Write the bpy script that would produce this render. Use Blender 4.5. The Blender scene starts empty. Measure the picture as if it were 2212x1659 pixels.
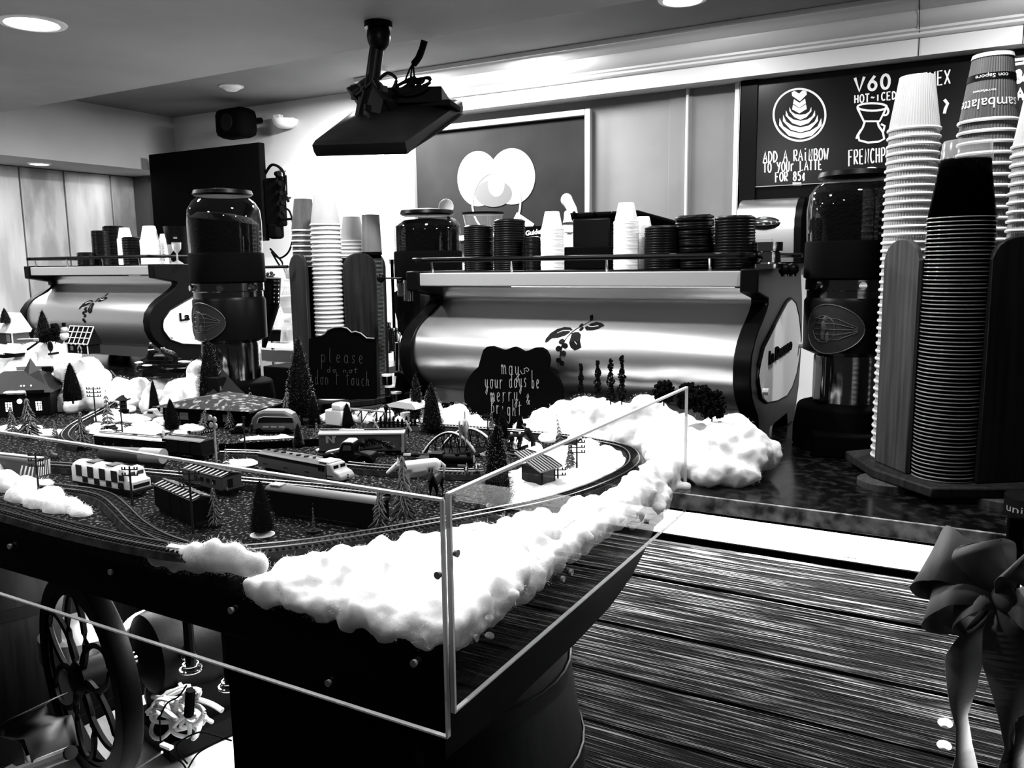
import bpy, bmesh, math, random
import numpy as np
from mathutils import Vector, Matrix, noise
random.seed(7); PI=math.pi
C=bpy.context.scene.collection
S=bpy.context.scene
# ---------------------------------------------------------------- camera
FPX=1780.; CX=1106.; CY=829.5; CAMZ=1.45
up_=np.array([-.0131,-1,-.147]); up_/=np.linalg.norm(up_)
l_=np.array([-2100-CX,610-CY,FPX]); l_-=up_*(l_@up_); l_/=np.linalg.norm(l_)
xc_=-l_; yc_=np.cross(xc_,up_)
if yc_[2]<0: yc_=-yc_
RR=np.array([xc_,yc_,up_])
camd=bpy.data.cameras.new('camera'); cam=bpy.data.objects.new('camera',camd); C.objects.link(cam)
camd.sensor_width=36; camd.lens=FPX/2212*36; camd.clip_start=.02; camd.clip_end=60
cam.matrix_world=Matrix([[RR[0][0],-RR[0][1],-RR[0][2],0],[RR[1][0],-RR[1][1],-RR[1][2],0],[RR[2][0],-RR[2][1],-RR[2][2],CAMZ],[0,0,0,1]])
S.camera=cam
S.view_settings.view_transform='Standard'; S.view_settings.look='None'; S.view_settings.gamma=1
S.view_settings.exposure=0.35
S.view_settings.use_curve_mapping=False
S.cycles.transparent_max_bounces=24; S.cycles.max_bounces=6; S.cycles.sample_clamp_indirect=6
def ray(u,v): return RR@np.array([(u-CX)/FPX,(v-CY)/FPX,1.])
def PZ(u,v,z):
    d=ray(u,v); t=(z-CAMZ)/d[2]; return Vector((d[0]*t,d[1]*t,z))
def PY(u,v,y):
    d=ray(u,v); t=y/d[1]; return Vector((d[0]*t,y,CAMZ+d[2]*t))
def PX(u,v,x):
    d=ray(u,v); t=x/d[0]; return Vector((x,d[1]*t,CAMZ+d[2]*t))
def depth(p): return (RR.T@(np.array(p)-np.array([0,0,CAMZ])))[2]
def mpp(p): return depth(p)/FPX     # metres one pixel covers at p
# ---------------------------------------------------------------- light
w=bpy.data.worlds.new('world'); S.world=w; w.use_nodes=True
w.node_tree.nodes['Background'].inputs[0].default_value=(1,1,1,1); w.node_tree.nodes['Background'].inputs[1].default_value=.025
def light(name,typ,loc,e,size=.2,rot=(0,0,0),sizey=None,spot=None):
    d=bpy.data.lights.new(name,typ); d.energy=e
    if typ=='AREA':
        d.size=size
        if sizey: d.shape='RECTANGLE'; d.size_y=sizey
        else: d.shape='DISK'
    else: d.shadow_soft_size=size
    if spot: d.spot_size=spot; d.spot_blend=.5
    o=bpy.data.objects.new(name,d); C.objects.link(o); o.location=loc; o.rotation_euler=rot; return o
SOF=2.30; CEI=2.52; YW=4.2
DOWN=[(-2.93,1.83),(-1.3,1.75),(-.1,1.75),(-.9,.75),(-2.2,.6),(-4.3,1.9)]     # one seen recessed can, then unseen ceiling lights; last added for far machine
for k,(x,y) in enumerate(DOWN): light('downlight_and_fill','AREA',(x,y,SOF-.012),(26,28,11,6,14,30)[k],.13)
light('bar_lamp','AREA',(-2.95,3.72,CEI-.03),125,.35)
light('crown_lamp','AREA',(-2.05,3.72,CEI-.03),26,.3)
light('back_lamp','AREA',(-1.134,3.45,CEI-.015),12,.14)
light('back_lamp','AREA',(.35,3.4,CEI-.015),30,.16)
light('aisle_lamp','AREA',(-4.0,3.3,CEI-.015),4,.16)
light('left_lamp','AREA',(-5.36,2.7,2.115),9,.12)
light('left_lamp','AREA',(-5.36,3.85,2.115),2,.12)
# ---------------------------------------------------------------- materials
def mat(name,col,rough=.6,metal=0,spec=.5,bump=None,noisec=None,emit=None,coat=0,sheen=0):
    m=bpy.data.materials.new(name); m.use_nodes=True; nt=m.node_tree; b=nt.nodes['Principled BSDF']
    c=(col,col,col) if isinstance(col,(int,float)) else col
    b.inputs['Base Color'].default_value=(*c,1); b.inputs['Roughness'].default_value=rough
    b.inputs['Metallic'].default_value=metal; b.inputs['Specular IOR Level'].default_value=spec
    if coat: b.inputs['Coat Weight'].default_value=coat
    if emit: b.inputs['Emission Color'].default_value=(1,1,1,1); b.inputs['Emission Strength'].default_value=emit
    if noisec or bump:
        tc=nt.nodes.new('ShaderNodeTexCoord'); mp=nt.nodes.new('ShaderNodeMapping'); nt.links.new(tc.outputs['Object'],mp.inputs[0])
    if noisec:   # (colour2, scale, lo, hi, stretch)
        c2,sc,lo,hi,st=noisec; mp.inputs['Scale'].default_value=st
        n=nt.nodes.new('ShaderNodeTexNoise'); n.inputs['Scale'].default_value=sc; n.inputs['Detail'].default_value=5
        r=nt.nodes.new('ShaderNodeValToRGB'); r.color_ramp.elements[0].position=lo; r.color_ramp.elements[1].position=hi
        r.color_ramp.elements[0].color=(*c,1); c2=(c2,c2,c2) if isinstance(c2,(int,float)) else c2; r.color_ramp.elements[1].color=(*c2,1)
        nt.links.new(mp.outputs[0],n.inputs['Vector']); nt.links.new(n.outputs['Fac'],r.inputs[0]); nt.links.new(r.outputs[0],b.inputs['Base Color'])
    if bump:     # (scale, strength, dist, stretch)
        sc,stg,di,st=bump
        mp2=nt.nodes.new('ShaderNodeMapping'); nt.links.new(tc.outputs['Object'],mp2.inputs[0]); mp2.inputs['Scale'].default_value=st
        n=nt.nodes.new('ShaderNodeTexNoise'); n.inputs['Scale'].default_value=sc; n.inputs['Detail'].default_value=6
        bp=nt.nodes.new('ShaderNodeBump'); bp.inputs['Strength'].default_value=stg; bp.inputs['Distance'].default_value=di
        nt.links.new(mp2.outputs[0],n.inputs['Vector']); nt.links.new(n.outputs['Fac'],bp.inputs['Height']); nt.links.new(bp.outputs[0],b.inputs['Normal'])
    return m
one=(1,1,1)
M={}
M['black']=mat('black_plastic',.002,.38,spec=.07)
M['matte']=mat('matte_black',.0015,.8,spec=.02)
M['soft']=mat('soft_black',.005,.55,spec=.06)
M['white']=mat('white_plastic',.85,.45)
M['paper']=mat('white_paper',.82,.7,spec=.2)
M['wall']=mat('painted_wall',.62,.75,spec=.2,bump=(60,.08,.002,one))
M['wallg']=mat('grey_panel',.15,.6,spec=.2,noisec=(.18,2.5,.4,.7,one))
M['wallw']=mat('white_wall',.72,.7,spec=.2)
M['ceil']=mat('ceiling_paint',.17,.8,spec=.1,noisec=(.23,1.6,.35,.7,one))
M['soff']=mat('soffit_paint',.33,.8,spec=.1,noisec=(.43,1.2,.35,.7,one))
M['trim']=mat('trim_paint',.62,.4,spec=.4)
M['dark']=mat('dark_void',.002,.9,spec=.05)
M['steel']=mat('brushed_steel',.78,.30,metal=.97,bump=(40,.05,.002,(.3,40,40)))
M['chrome']=mat('polished_chrome',.75,.07,metal=1)
M['dchrome']=mat('dark_chrome',.25,.12,metal=1)
M['iron']=mat('cast_iron',.0015,.5,metal=0,spec=.06,bump=(90,.2,.002,one))
M['grey']=mat('grey_paint',.05,.5,spec=.3)
M['lgrey']=mat('light_grey_paint',.26,.5)
M['beans']=mat('coffee_beans',.001,.8,spec=.02,bump=(150,1,.006,one))
M['snowy']=mat('snow_fleck',.8,.8,spec=.2)
M['frost']=mat('frosted_needles',.30,.8,spec=.1,noisec=(.03,160,.42,.6,one))
M['needle']=mat('dark_needles',.004,.9,spec=.02)
M['needle2']=mat('grey_needles',.02,.8,spec=.05)
M['tip']=mat('needle_snow',.25,.8,spec=.1)
M['bark']=mat('bark',.012,.8,spec=.2)
M['cotton']=mat('cotton_batting',.93,.95,spec=.02,bump=(160,.3,.003,one))
_b=M['cotton'].node_tree.nodes['Principled BSDF']; _b.inputs['Subsurface Weight'].default_value=.8; _b.inputs['Subsurface Radius'].default_value=(1,1,1); _b.inputs['Subsurface Scale'].default_value=.02
M['fiber']=mat('cotton_fibre',.92,.95,spec=.05)
M['ground']=mat('speckled_snow_ground',.005,.9,spec=.02,noisec=(.22,150,.56,.70,(1,1,1)),bump=(90,.6,.004,one))
M['granite']=mat('granite',.002,.16,spec=.4,noisec=(.024,38,.48,.74,one))
M['graniteedge']=mat('granite_edge',.06,.35,spec=.4,noisec=(.6,34,.36,.72,one))  # speckle is stone; the extra brightness is light put into the colour
M['wood']=mat('pale_wood',.022,.55,spec=.06,noisec=(.065,6,.3,.75,(14,14,.7)))
M['wood2']=mat('dark_wood',.008,.5,spec=.08,noisec=(.022,6,.3,.75,(14,14,.7)))
M['barrel']=mat('barrel_wood',.002,.45,spec=.12,noisec=(.008,5,.3,.7,(12,12,.6)))
M['foam']=mat('roadbed_cork',.012,.8,spec=.04,noisec=(.03,50,.4,.65,one))
M['rail']=mat('rail_metal',.26,.35,metal=.9)
M['tie']=mat('sleeper_plastic',.005,.7,spec=.08)
M['chalkb']=mat('chalkboard',.008,.7,spec=.05,noisec=(.014,3,.35,.7,one))
M['menub']=mat('menu_board',.003,.28,spec=.22)
M['hoop']=mat('dark_hoop',.006,.4,metal=.3,spec=.2)
M['badge']=mat('badge_metal',.018,.4,spec=.2)
M['chalk2']=mat('pale_chalk',.2,.9,spec=.05)
M['chalk3']=mat('mid_chalk',.085,.9,spec=.05)
M['roofsnow']=mat('snow_dusted_roof',.03,.8,spec=.05,noisec=(.28,60,.52,.66,one))
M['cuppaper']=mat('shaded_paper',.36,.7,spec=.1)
M['rock']=mat('layered_rock',.004,.8,spec=.05,noisec=(.5,30,.60,.72,(.4,.4,3)))
M['chalk']=mat('chalk',.8,.9,spec=.1)
M['chalkd']=mat('grey_chalk',.30,.9,spec=.1)
M['clearrim']=mat('clear_rim',.22,.12,spec=.9)
M['ribbon']=mat('satin_ribbon',.11,.6,spec=.12)
M['lamp']=mat('lamp_lens',.9,.5,emit=6)
M['glow']=mat('lit_window',.9,.5,emit=2.2)
M['floor']=mat('floor_boards',.008,.5,spec=.1)
M['shelf']=mat('worn_shelf_board',.38,.7,noisec=(.6,9,.3,.7,(1,3,1)))
M['sleeve']=mat('printed_sleeve',.07,.6,noisec=(.05,6,.3,.7,one))
M['ink']=mat('ink_black',.003,.6,spec=.05)
def plank_mat(name,base,c2,wood_axis,zs=90,bumpst=1.0,roughn=.45):
    m=mat(name,base,roughn,spec=.1); nt=m.node_tree; b=nt.nodes['Principled BSDF']
    tc=nt.nodes.new('ShaderNodeTexCoord'); mp=nt.nodes.new('ShaderNodeMapping'); nt.links.new(tc.outputs['Object'],mp.inputs[0])
    mp.inputs['Scale'].default_value=wood_axis
    n=nt.nodes.new('ShaderNodeTexNoise'); n.inputs['Scale'].default_value=zs; n.inputs['Detail'].default_value=2.5; n.inputs['Distortion'].default_value=.12
    r=nt.nodes.new('ShaderNodeValToRGB'); r.color_ramp.elements[0].position=.555; r.color_ramp.elements[1].position=.665
    r.color_ramp.elements[0].color=(base,base,base,1); r.color_ramp.elements[1].color=(c2,c2,c2,1)
    bp=nt.nodes.new('ShaderNodeBump'); bp.inputs['Strength'].default_value=bumpst; bp.inputs['Distance'].default_value=.004
    nt.links.new(mp.outputs[0],n.inputs['Vector']); nt.links.new(n.outputs['Fac'],r.inputs[0]); nt.links.new(r.outputs[0],b.inputs['Base Color'])
    nt.links.new(n.outputs['Fac'],bp.inputs['Height']); nt.links.new(bp.outputs[0],b.inputs['Normal']); return m
M['bar']=plank_mat('rough_bar_planks',.0008,.22,(.010,1,1),430,1.0,.9)
M['bartop']=plank_mat('lit_top_plank',.25,.8,(.022,1,1),300,.5,.7)  # paler than the other boards: glare of the light strip put into the colour
M['oldwall']=mat('whitewashed_planks',.30,.7,spec=.2,noisec=(.44,2.2,.38,.6,(4,4,.8)))
M['oldwall2']=mat('whitewashed_planks_dark',.24,.7,spec=.2,noisec=(.38,2.4,.40,.6,(4,4,1.3)))
def clear_mat(name,tr,glo,rough=.03,col=1.):
    m=bpy.data.materials.new(name); m.use_nodes=True; nt=m.node_tree; nt.nodes.clear()
    o=nt.nodes.new('ShaderNodeOutputMaterial'); t=nt.nodes.new('ShaderNodeBsdfTransparent'); g=nt.nodes.new('ShaderNodeBsdfGlossy')
    t.inputs[0].default_value=(tr,tr,tr,1); g.inputs['Roughness'].default_value=rough; g.inputs[0].default_value=(col,col,col,1)
    mx=nt.nodes.new('ShaderNodeMixShader'); f=nt.nodes.new('ShaderNodeFresnel'); f.inputs[0].default_value=1.45
    ml=nt.nodes.new('ShaderNodeMath'); ml.operation='MULTIPLY'; ml.inputs[1].default_value=glo
    ge=nt.nodes.new('ShaderNodeNewGeometry'); iv=nt.nodes.new('ShaderNodeMath'); iv.operation='SUBTRACT'; iv.inputs[0].default_value=1; iv.use_clamp=True; nt.links.new(ge.outputs['Backfacing'],iv.inputs[1]); m2=nt.nodes.new('ShaderNodeMath'); m2.operation='MULTIPLY'; m2.use_clamp=True
    nt.links.new(f.outputs[0],ml.inputs[0]); nt.links.new(ml.outputs[0],m2.inputs[0]); nt.links.new(iv.outputs[0],m2.inputs[1]); nt.links.new(m2.outputs[0],mx.inputs[0]); nt.links.new(t.outputs[0],mx.inputs[1]); nt.links.new(g.outputs[0],mx.inputs[2]); nt.links.new(mx.outputs[0],o.inputs[0]); return m
M['acry']=clear_mat('clear_acrylic',.97,1.0,.01)
M['glass']=clear_mat('clear_glass',.93,.9,.03)
M['cup']=clear_mat('clear_cup_plastic',.78,2.5,.12)
def mixclear(name,op,col):
    m=clear_mat(name,.95,1.5,.1); nt=m.node_tree; o=[n for n in nt.nodes if n.type=='OUTPUT_MATERIAL'][0]; prev=o.inputs[0].links[0].from_socket
    d=nt.nodes.new('ShaderNodeBsdfDiffuse'); d.inputs[0].default_value=(col,col,col,1); x=nt.nodes.new('ShaderNodeMixShader'); x.inputs[0].default_value=op
    nt.links.new(prev,x.inputs[1]); nt.links.new(d.outputs[0],x.inputs[2]); nt.links.new(x.outputs[0],o.inputs[0]); return m
M['edge']=mixclear('acrylic_edge',.85,.95)  # white colour stands in for light gathered in the sheet edges
M['haze']=mixclear('hazy_clear_plastic',.22,.6)
# ---------------------------------------------------------------- mesh builder
class MB:
    def __init__(s): s.v=[]; s.f=[]; s.mi=[]; s.m=0
    def add(s,vs,fs):
        o=len(s.v); s.v+= [tuple(p) for p in vs]; s.f+=[tuple(i+o for i in f) for f in fs]; s.mi+=[s.m]*len(fs); return s
    def box(s,c,d,rot=None):
        x,y,z=d[0]/2,d[1]/2,d[2]/2; vs=[Vector((a*x,b*y,e*z)) for a in(-1,1) for b in(-1,1) for e in(-1,1)]
        if rot is not None:
            R=rot if isinstance(rot,Matrix) else Matrix.Rotation(rot,3,'Z'); vs=[R@p for p in vs]
        vs=[p+Vector(c) for p in vs]
        return s.add(vs,[(0,1,3,2),(4,6,7,5),(0,4,5,1),(2,3,7,6),(0,2,6,4),(1,5,7,3)])
    def lathe(s,prof,n=24,c=(0,0,0),M4=None,cap=True,a0=0,a1=2*PI,ribs=0,ribd=0):
        full=abs(a1-a0-2*PI)<1e-6; k=n if full else n+1; vs=[]
        for (r,z) in prof:
            for i in range(k):
                a=a0+(a1-a0)*i/n; rr=r*(1+(ribd if (ribs and i%2) else 0))
                vs.append(Vector((rr*math.cos(a),rr*math.sin(a),z)))
        if M4 is not None: vs=[M4@p for p in vs]
        vs=[p+Vector(c) for p in vs]; fs=[]
        for j in range(len(prof)-1):
            for i in range(n if full else n):
                a=j*k+i; b=j*k+(i+1)%k; fs.append((a,b,b+k,a+k))
        if cap:
            if prof[0][0]>1e-5: fs.append(tuple(range(k-1,-1,-1)))
            if prof[-1][0]>1e-5: fs.append(tuple((len(prof)-1)*k+i for i in range(k)))
        return s.add(vs,fs)
    def cyl(s,p0,p1,r0,r1=None,n=12,cap=True):
        p0=Vector(p0);p1=Vector(p1); r1=r0 if r1 is None else r1; d=p1-p0
        q=d.to_track_quat('Z','Y').to_matrix() if d.length>1e-9 else Matrix.Identity(3)
        return s.lathe([(r0,0),(r1,d.length)],n,p0,q,cap)
    def tube(s,pts,r,n=6,closed=False):
        pts=[Vector(p) for p in pts]; m=len(pts); vs=[]; up=Vector((0,0,1))
        for i,p in enumerate(pts):
            a=pts[(i-1)%m] if (closed or i>0) else p; b=pts[(i+1)%m] if (closed or i<m-1) else p
            t=(b-a); t=t.normalized() if t.length>1e-9 else Vector((1,0,0))
            x=t.cross(up); x=x.normalized() if x.length>1e-3 else t.cross(Vector((0,1,0))).normalized(); y=x.cross(t)
            rr=r[i] if isinstance(r,(list,tuple)) else r
            for k in range(n): a_=2*PI*k/n; vs.append(p+x*rr*math.cos(a_)+y*rr*math.sin(a_))
        fs=[]
        for i in range(m if closed else m-1):
            for k in range(n): a=i*n+k; b=i*n+(k+1)%n; c=((i+1)%m)*n; fs.append((a,b,c+(k+1)%n,c+k))
        if not closed: fs.append(tuple(range(n-1,-1,-1))); fs.append(tuple((m-1)*n+k for k in range(n)))
        return s.add(vs,fs)
    def prism(s,poly,h,fn=None):
        """extrude a 2-D outline; fn(a,b,t) -> point, t in 0..h"""
        fn=fn or (lambda a,b,t:(a,b,t)); n=len(poly)
        vs=[fn(a,b,0) for a,b in poly]+[fn(a,b,h) for a,b in poly]
        fs=[tuple(range(n-1,-1,-1)),tuple(range(n,2*n))]+[(i,(i+1)%n,n+(i+1)%n,n+i) for i in range(n)]
        return s.add(vs,fs)
    def sph(s,c,r,n=12,m=8,rot=None):
        r=(r,r,r) if isinstance(r,(int,float)) else r; vs=[];fs=[]
        for j in range(1,m):
            for i in range(n):
                a=2*PI*i/n; b=PI*j/m; p=Vector((r[0]*math.sin(b)*math.cos(a),r[1]*math.sin(b)*math.sin(a),r[2]*math.cos(b)))
                vs.append(p)
        vs.append(Vector((0,0,r[2]))); vs.append(Vector((0,0,-r[2])))
        if rot is not None:
            R=rot if isinstance(rot,Matrix) else Matrix.Rotation(rot,3,'Z'); vs=[R@p for p in vs]
        vs=[p+Vector(c) for p in vs]; T=len(vs)-2
        for j in range(m-2):
            for i in range(n): fs.append((j*n+i,(j+1)*n+i,(j+1)*n+(i+1)%n,j*n+(i+1)%n))
        for i in range(n): fs.append((T,i,(i+1)%n)); fs.append((T+1,(m-2)*n+(i+1)%n,(m-2)*n+i))
        return s.add(vs,fs)
    def quad(s,a,b,c,d): return s.add([a,b,c,d],[(0,1,2,3)])
    def strip(s,pts,wv,th=None):
        """flat ribbon of points with width vectors"""
        vs=[];fs=[]
        for i,p in enumerate(pts):
            w_=wv[i] if isinstance(wv,list) else wv; vs+=[Vector(p)-Vector(w_),Vector(p)+Vector(w_)]
        for i in range(len(pts)-1): fs.append((2*i,2*i+1,2*i+3,2*i+2))
        return s.add(vs,fs)
    def build(s,name,mats,parent=None,smooth=35,bevel=None,local=False,subs=0,solid=None):
        vs=s.v
        if parent is not None and not local:
            inv=parent['_inv']; I=Matrix([inv[i*4:i*4+4] for i in range(4)]); vs=[tuple(I@Vector(p)) for p in vs]
        me=bpy.data.meshes.new(name); me.from_pydata([tuple(p) for p in vs],[],s.f)
        mats=mats if isinstance(mats,(list,tuple)) else [mats]
        for m in mats: me.materials.append(M[m] if isinstance(m,str) else m)
        if len(mats)>1: me.polygons.foreach_set('material_index',s.mi)
        if smooth:
            me.polygons.foreach_set('use_smooth',[True]*len(me.polygons)); me.set_sharp_from_angle(angle=math.radians(smooth))
        me.update(); o=bpy.data.objects.new(name,me); C.objects.link(o)
        if parent is not None: o.parent=parent
        if solid: md=o.modifiers.new('solid','SOLIDIFY'); md.thickness=solid; md.offset=0
        if bevel: md=o.modifiers.new('bevel','BEVEL'); md.width=bevel; md.segments=2; md.limit_method='ANGLE'
        if subs: md=o.modifiers.new('sub','SUBSURF'); md.levels=subs; md.render_levels=subs
        return o
def tag(o,label=None,cat=None,group=None,kind=None):
    if label: o['label']=label
    if cat: o['category']=cat
    if group: o['group']=group
    if kind: o['kind']=kind
    return o
INVS=[]
def thing(name,label,cat,loc=(0,0,0),rz=0,group=None,local=False,M4=None):
    o=bpy.data.objects.new(name,None); C.objects.link(o); o.empty_display_size=.02
    if M4 is None: M4=Matrix.Translation(Vector(loc))@Matrix.Rotation(rz,4,'Z')
    o.matrix_world=M4; I=M4.inverted(); o['_inv']=[I[i][j] for i in range(4) for j in range(4)]; INVS.append(o)
    return tag(o,label,cat,group)
def struct(name,mb,m,parent=None,**k):
    o=mb.build(name,m,parent,**k)
    if parent is None: o['kind']='structure'
    return o
def dup(root,M4,label=None,group=None,name=None):
    r=root.copy(); C.objects.link(r); r.matrix_world=M4
    if label: r['label']=label
    if group: r['group']=group
    for ch in list(root.children):
        c=ch.copy(); C.objects.link(c); c.parent=r
        for g in ch.children:
            d=g.copy(); C.objects.link(d); d.parent=c
    return r
def TRZ(loc,rz=0,sc=1.0): return Matrix.Translation(Vector(loc))@Matrix.Rotation(rz,4,'Z')@Matrix.Scale(sc,4)
def smooth_path(pts,k=8,closed=False):
    P=[Vector(p) for p in pts]; n=len(P); out=[]
    rng=range(n if closed else n-1)
    for i in rng:
        g=lambda j:P[j%n] if closed else P[max(0,min(n-1,j))]
        a,b,c,d=g(i-1),g(i),g(i+1),g(i+2)
        for s_ in range(k):
            t=s_/k; out.append(.5*((2*b)+(c-a)*t+(2*a-5*b+4*c-d)*t*t+(3*b-a-3*c+d)*t*t*t))
    if not closed: out.append(P[-1])
    return out
def text_mb(txt,fn,size=1.,mb=None,extr=0,bold=0):
    """font lettering; fn(x,y,z)->point.  x runs 0..width"""
    cu=bpy.data.curves.new('t','FONT'); cu.body=txt; cu.size=size; cu.extrude=extr; cu.offset=bold; cu.resolution_u=3
    o=bpy.data.objects.new('t',cu); C.objects.link(o); bpy.context.view_layer.update()
    me=bpy.data.meshes.new_from_object(o.evaluated_get(bpy.context.evaluated_depsgraph_get()))
    xs=[v.co.x for v in me.vertices]; x0=min(xs) if xs else 0; W=(max(xs)-x0) if xs else 1
    mb=mb or MB(); mb.add([fn(v.co.x-x0,v.co.y,v.co.z) for v in me.vertices],[tuple(p.vertices) for p in me.polygons])
    bpy.data.objects.remove(o); bpy.data.curves.remove(cu); bpy.data.meshes.remove(me); return mb,W
# single-stroke hand lettering, cell 1 wide (x) by 1 tall (y up)
def arc(cx,cy,rx,ry,a0,a1,n=10): return [(cx+rx*math.cos(math.radians(a0+(a1-a0)*i/n)),cy+ry*math.sin(math.radians(a0+(a1-a0)*i/n))) for i in range(n+1)]
G={
'A':[[(0,0),(.45,1),(.9,0)],[(.15,.38),(.75,.38)]],'D':[[(.1,0),(.1,1)],[(.1,1),(.5,.95)]+arc(.1,.5,.75,.48,60,-90)],
'R':[[(.1,0),(.1,1)]+[(.5,1)]+arc(.5,.75,.28,.25,90,-90)+[(.15,.5),(.8,0)]],'I':[[(.4,0),(.4,.8)]],'i':[[(.4,0),(.4,.75)],[(.4,1.0),(.4,1.1)]],
'N':[[(.1,0),(.12,1),(.75,0),(.78,1)]],'B':[[(.1,0),(.1,1),(.45,1)]+arc(.45,.76,.28,.24,90,-90)+[(.12,.52)]+[(.5,.52)]+arc(.5,.26,.32,.26,90,-90)+[(.1,0)]],
'O':[arc(.45,.5,.4,.5,0,360,16)],'0':[arc(.45,.5,.36,.5,0,360,16)],'W':[[(0,1),(.25,0),(.48,.75),(.7,0),(1,1)]],'T':[[(0,1),(.9,1)],[(.45,1),(.43,0)]],
'Y':[[(0,1),(.42,.5)],[(.85,1),(.3,-.05)]],'U':[[(.1,1),(.1,.3)]+arc(.42,.3,.32,.3,180,360)+[(.76,1)]],'r':[[(.15,0),(.15,.75)],[(.15,.5),(.35,.72),(.7,.72)]],
'L':[[(.1,1),(.1,0),(.8,.05)]],'E':[[(.8,1),(.1,1),(.1,0),(.8,0)],[(.1,.52),(.65,.52)]],'F':[[(.85,1),(.1,1),(.1,-.1)],[(.1,.52),(.65,.55)]],
'8':[arc(.42,.74,.27,.25,-90,270,14)+arc(.42,.25,.33,.25,90,450,14)],'5':[[(.75,1),(.2,1),(.15,.55)]+arc(.4,.32,.33,.3,100,-140)],
'c':[arc(.45,.38,.28,.28,50,310),[(.5,.85),(.38,-.08)]],'C':[arc(.5,.5,.42,.5,45,315)],'H':[[(.1,0),(.1,1)],[(.75,0),(.75,1)],[(.1,.5),(.75,.52)]],
'P':[[(.1,0),(.1,1),(.4,1)]+arc(.45,.74,.32,.26,90,-90)+[(.1,.48)]],'S':[arc(.42,.75,.3,.25,30,270)+arc(.42,.25,.32,.25,90,-150)],
'V':[[(0,1),(.4,0),(.85,1)]],'6':[[(.65,1),(.25,.6)]+arc(.43,.3,.33,.3,160,520,16)],'-':[[(.1,.45),(.3,.6),(.55,.42),(.8,.55)]],'M':[[(0,0),(.12,1),(.45,.3),(.8,1),(.92,0)]],
'X':[[(0,0),(.8,1)],[(0,1),(.8,0)]],'K':[[(.1,0),(.1,1)],[(.75,1),(.12,.5),(.8,0)]],'G':[arc(.5,.5,.42,.5,45,330)+[(.9,.45),(.55,.45)]],
'n':[[(.1,.6),(.1,0)],[(.1,.4),(.35,.62),(.6,.45),(.62,0)]],
# script lower case
'm_':[[(-.15,.5),(.02,.64),(.04,0)],[(.04,.4),(.2,.62),(.35,.52),(.36,0)],[(.36,.4),(.54,.62),(.68,.52),(.70,.03),(.82,.08)]],
'a_':[arc(.4,.3,.26,.3,30,370,12)+[(.66,.6)],[(.66,.5),(.66,.05),(.82,.05)]],
'y_':[[(.1,.6),(.12,.2),(.3,.02),(.55,.2),(.6,.6)],[(.6,.6),(.58,-.2),(.4,-.45),(.2,-.3),(.4,-.08),(.85,.1)]],
'o_':[arc(.4,.3,.26,.3,90,450,14)+[(.85,.55)]],'u_':[[(.1,.6),(.1,.15),(.3,0),(.55,.2),(.6,.6)],[(.6,.6),(.6,.05),(.8,.05)]],
'r_':[[(.1,.62),(.14,0)],[(.14,.38),(.32,.62),(.62,.56)]],'d_':[arc(.35,.3,.26,.3,30,370,12),[(.65,1.25),(.62,.05),(.8,.05)]],
's_':[[(.62,.5),(.42,.63),(.2,.52),(.28,.36),(.56,.22),(.46,.02),(.15,.06)]],'b_':[[(.1,1.2),(.12,0)],arc(.36,.25,.24,.27,180,-170,12)],
'e_':[[(.12,.28),(.6,.4)]+arc(.38,.32,.25,.3,20,320,12)],'i_':[[(.2,.6),(.2,.0),(.4,.05)],[(.2,.85),(.2,.9)]],
'g_':[arc(.35,.3,.25,.3,30,370,12),[(.62,.6),(.6,-.4),(.35,-.6),(.15,-.45)]],'h_':[[(.1,1.2),(.1,0)],[(.1,.35),(.3,.6),(.5,.5),(.52,0),(.68,.05)]],
'l_':[[(.25,1.15),(.2,.1),(.45,.02)]],'p_':[[(.1,.6),(.1,-.55)],arc(.38,.3,.26,.28,150,-170,12)],'n_':[[(.1,.6),(.1,0)],[(.1,.4),(.35,.62),(.6,.45),(.62,0)]],'c_':[arc(.42,.3,.28,.3,50,310,10)],
't_':[[(.3,1.1),(.3,.05),(.5,.0)],[(.02,.75),(.7,.85)]],'&_':[[(.7,0),(.15,.75),(.4,1),(.55,.75),(.1,.25),(.3,0),(.75,.4)]],'B_':[[(.1,0),(.15,1.1),(.5,1.15),(.6,.85),(.15,.6),(.6,.5),(.65,.15),(.1,0)]],
}
def letters(txt,u0,v0,u1,v1,h,script=False,gap=.0,slant=0):
    """hand lettering as pixel polylines between two baseline points"""
    out=[]; n=len(txt); du=(u1-u0)/n; dv=(v1-v0)/n
    for i,ch in enumerate(txt):
        if ch==' ': continue
        g=G.get(ch+'_' if script else ch) or G.get(ch)
        if not g: continue
        for pl in g:
            out.append([(u0+du*(i+.06+a*.86)+slant*b*h,v0+dv*(i+a)-b*h) for a,b in pl])
    return out
def chalk(pls,plane,hw,normal,name,m,parent,lift=.0):
    """draw pixel polylines on a real surface as thin strokes"""
    mb=MB(); nrm=Vector(normal)
    for qi,pl in enumerate(pls):
        P=[plane(u,v)+nrm*(lift+.00012*(qi%14)+.000012*j) for j,(u,v) in enumerate(pl)]
        if len(P)<2: continue
        W=[]
        for i in range(len(P)):
            a=P[max(0,i-1)]; b=P[min(len(P)-1,i+1)]; t=(b-a).normalized() if (b-a).length>0 else Vector((1,0,0)); W.append(t.cross(nrm).normalized()*hw)
        mb.strip(P,W)
    return mb.build(name,m,parent,smooth=0)
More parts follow.
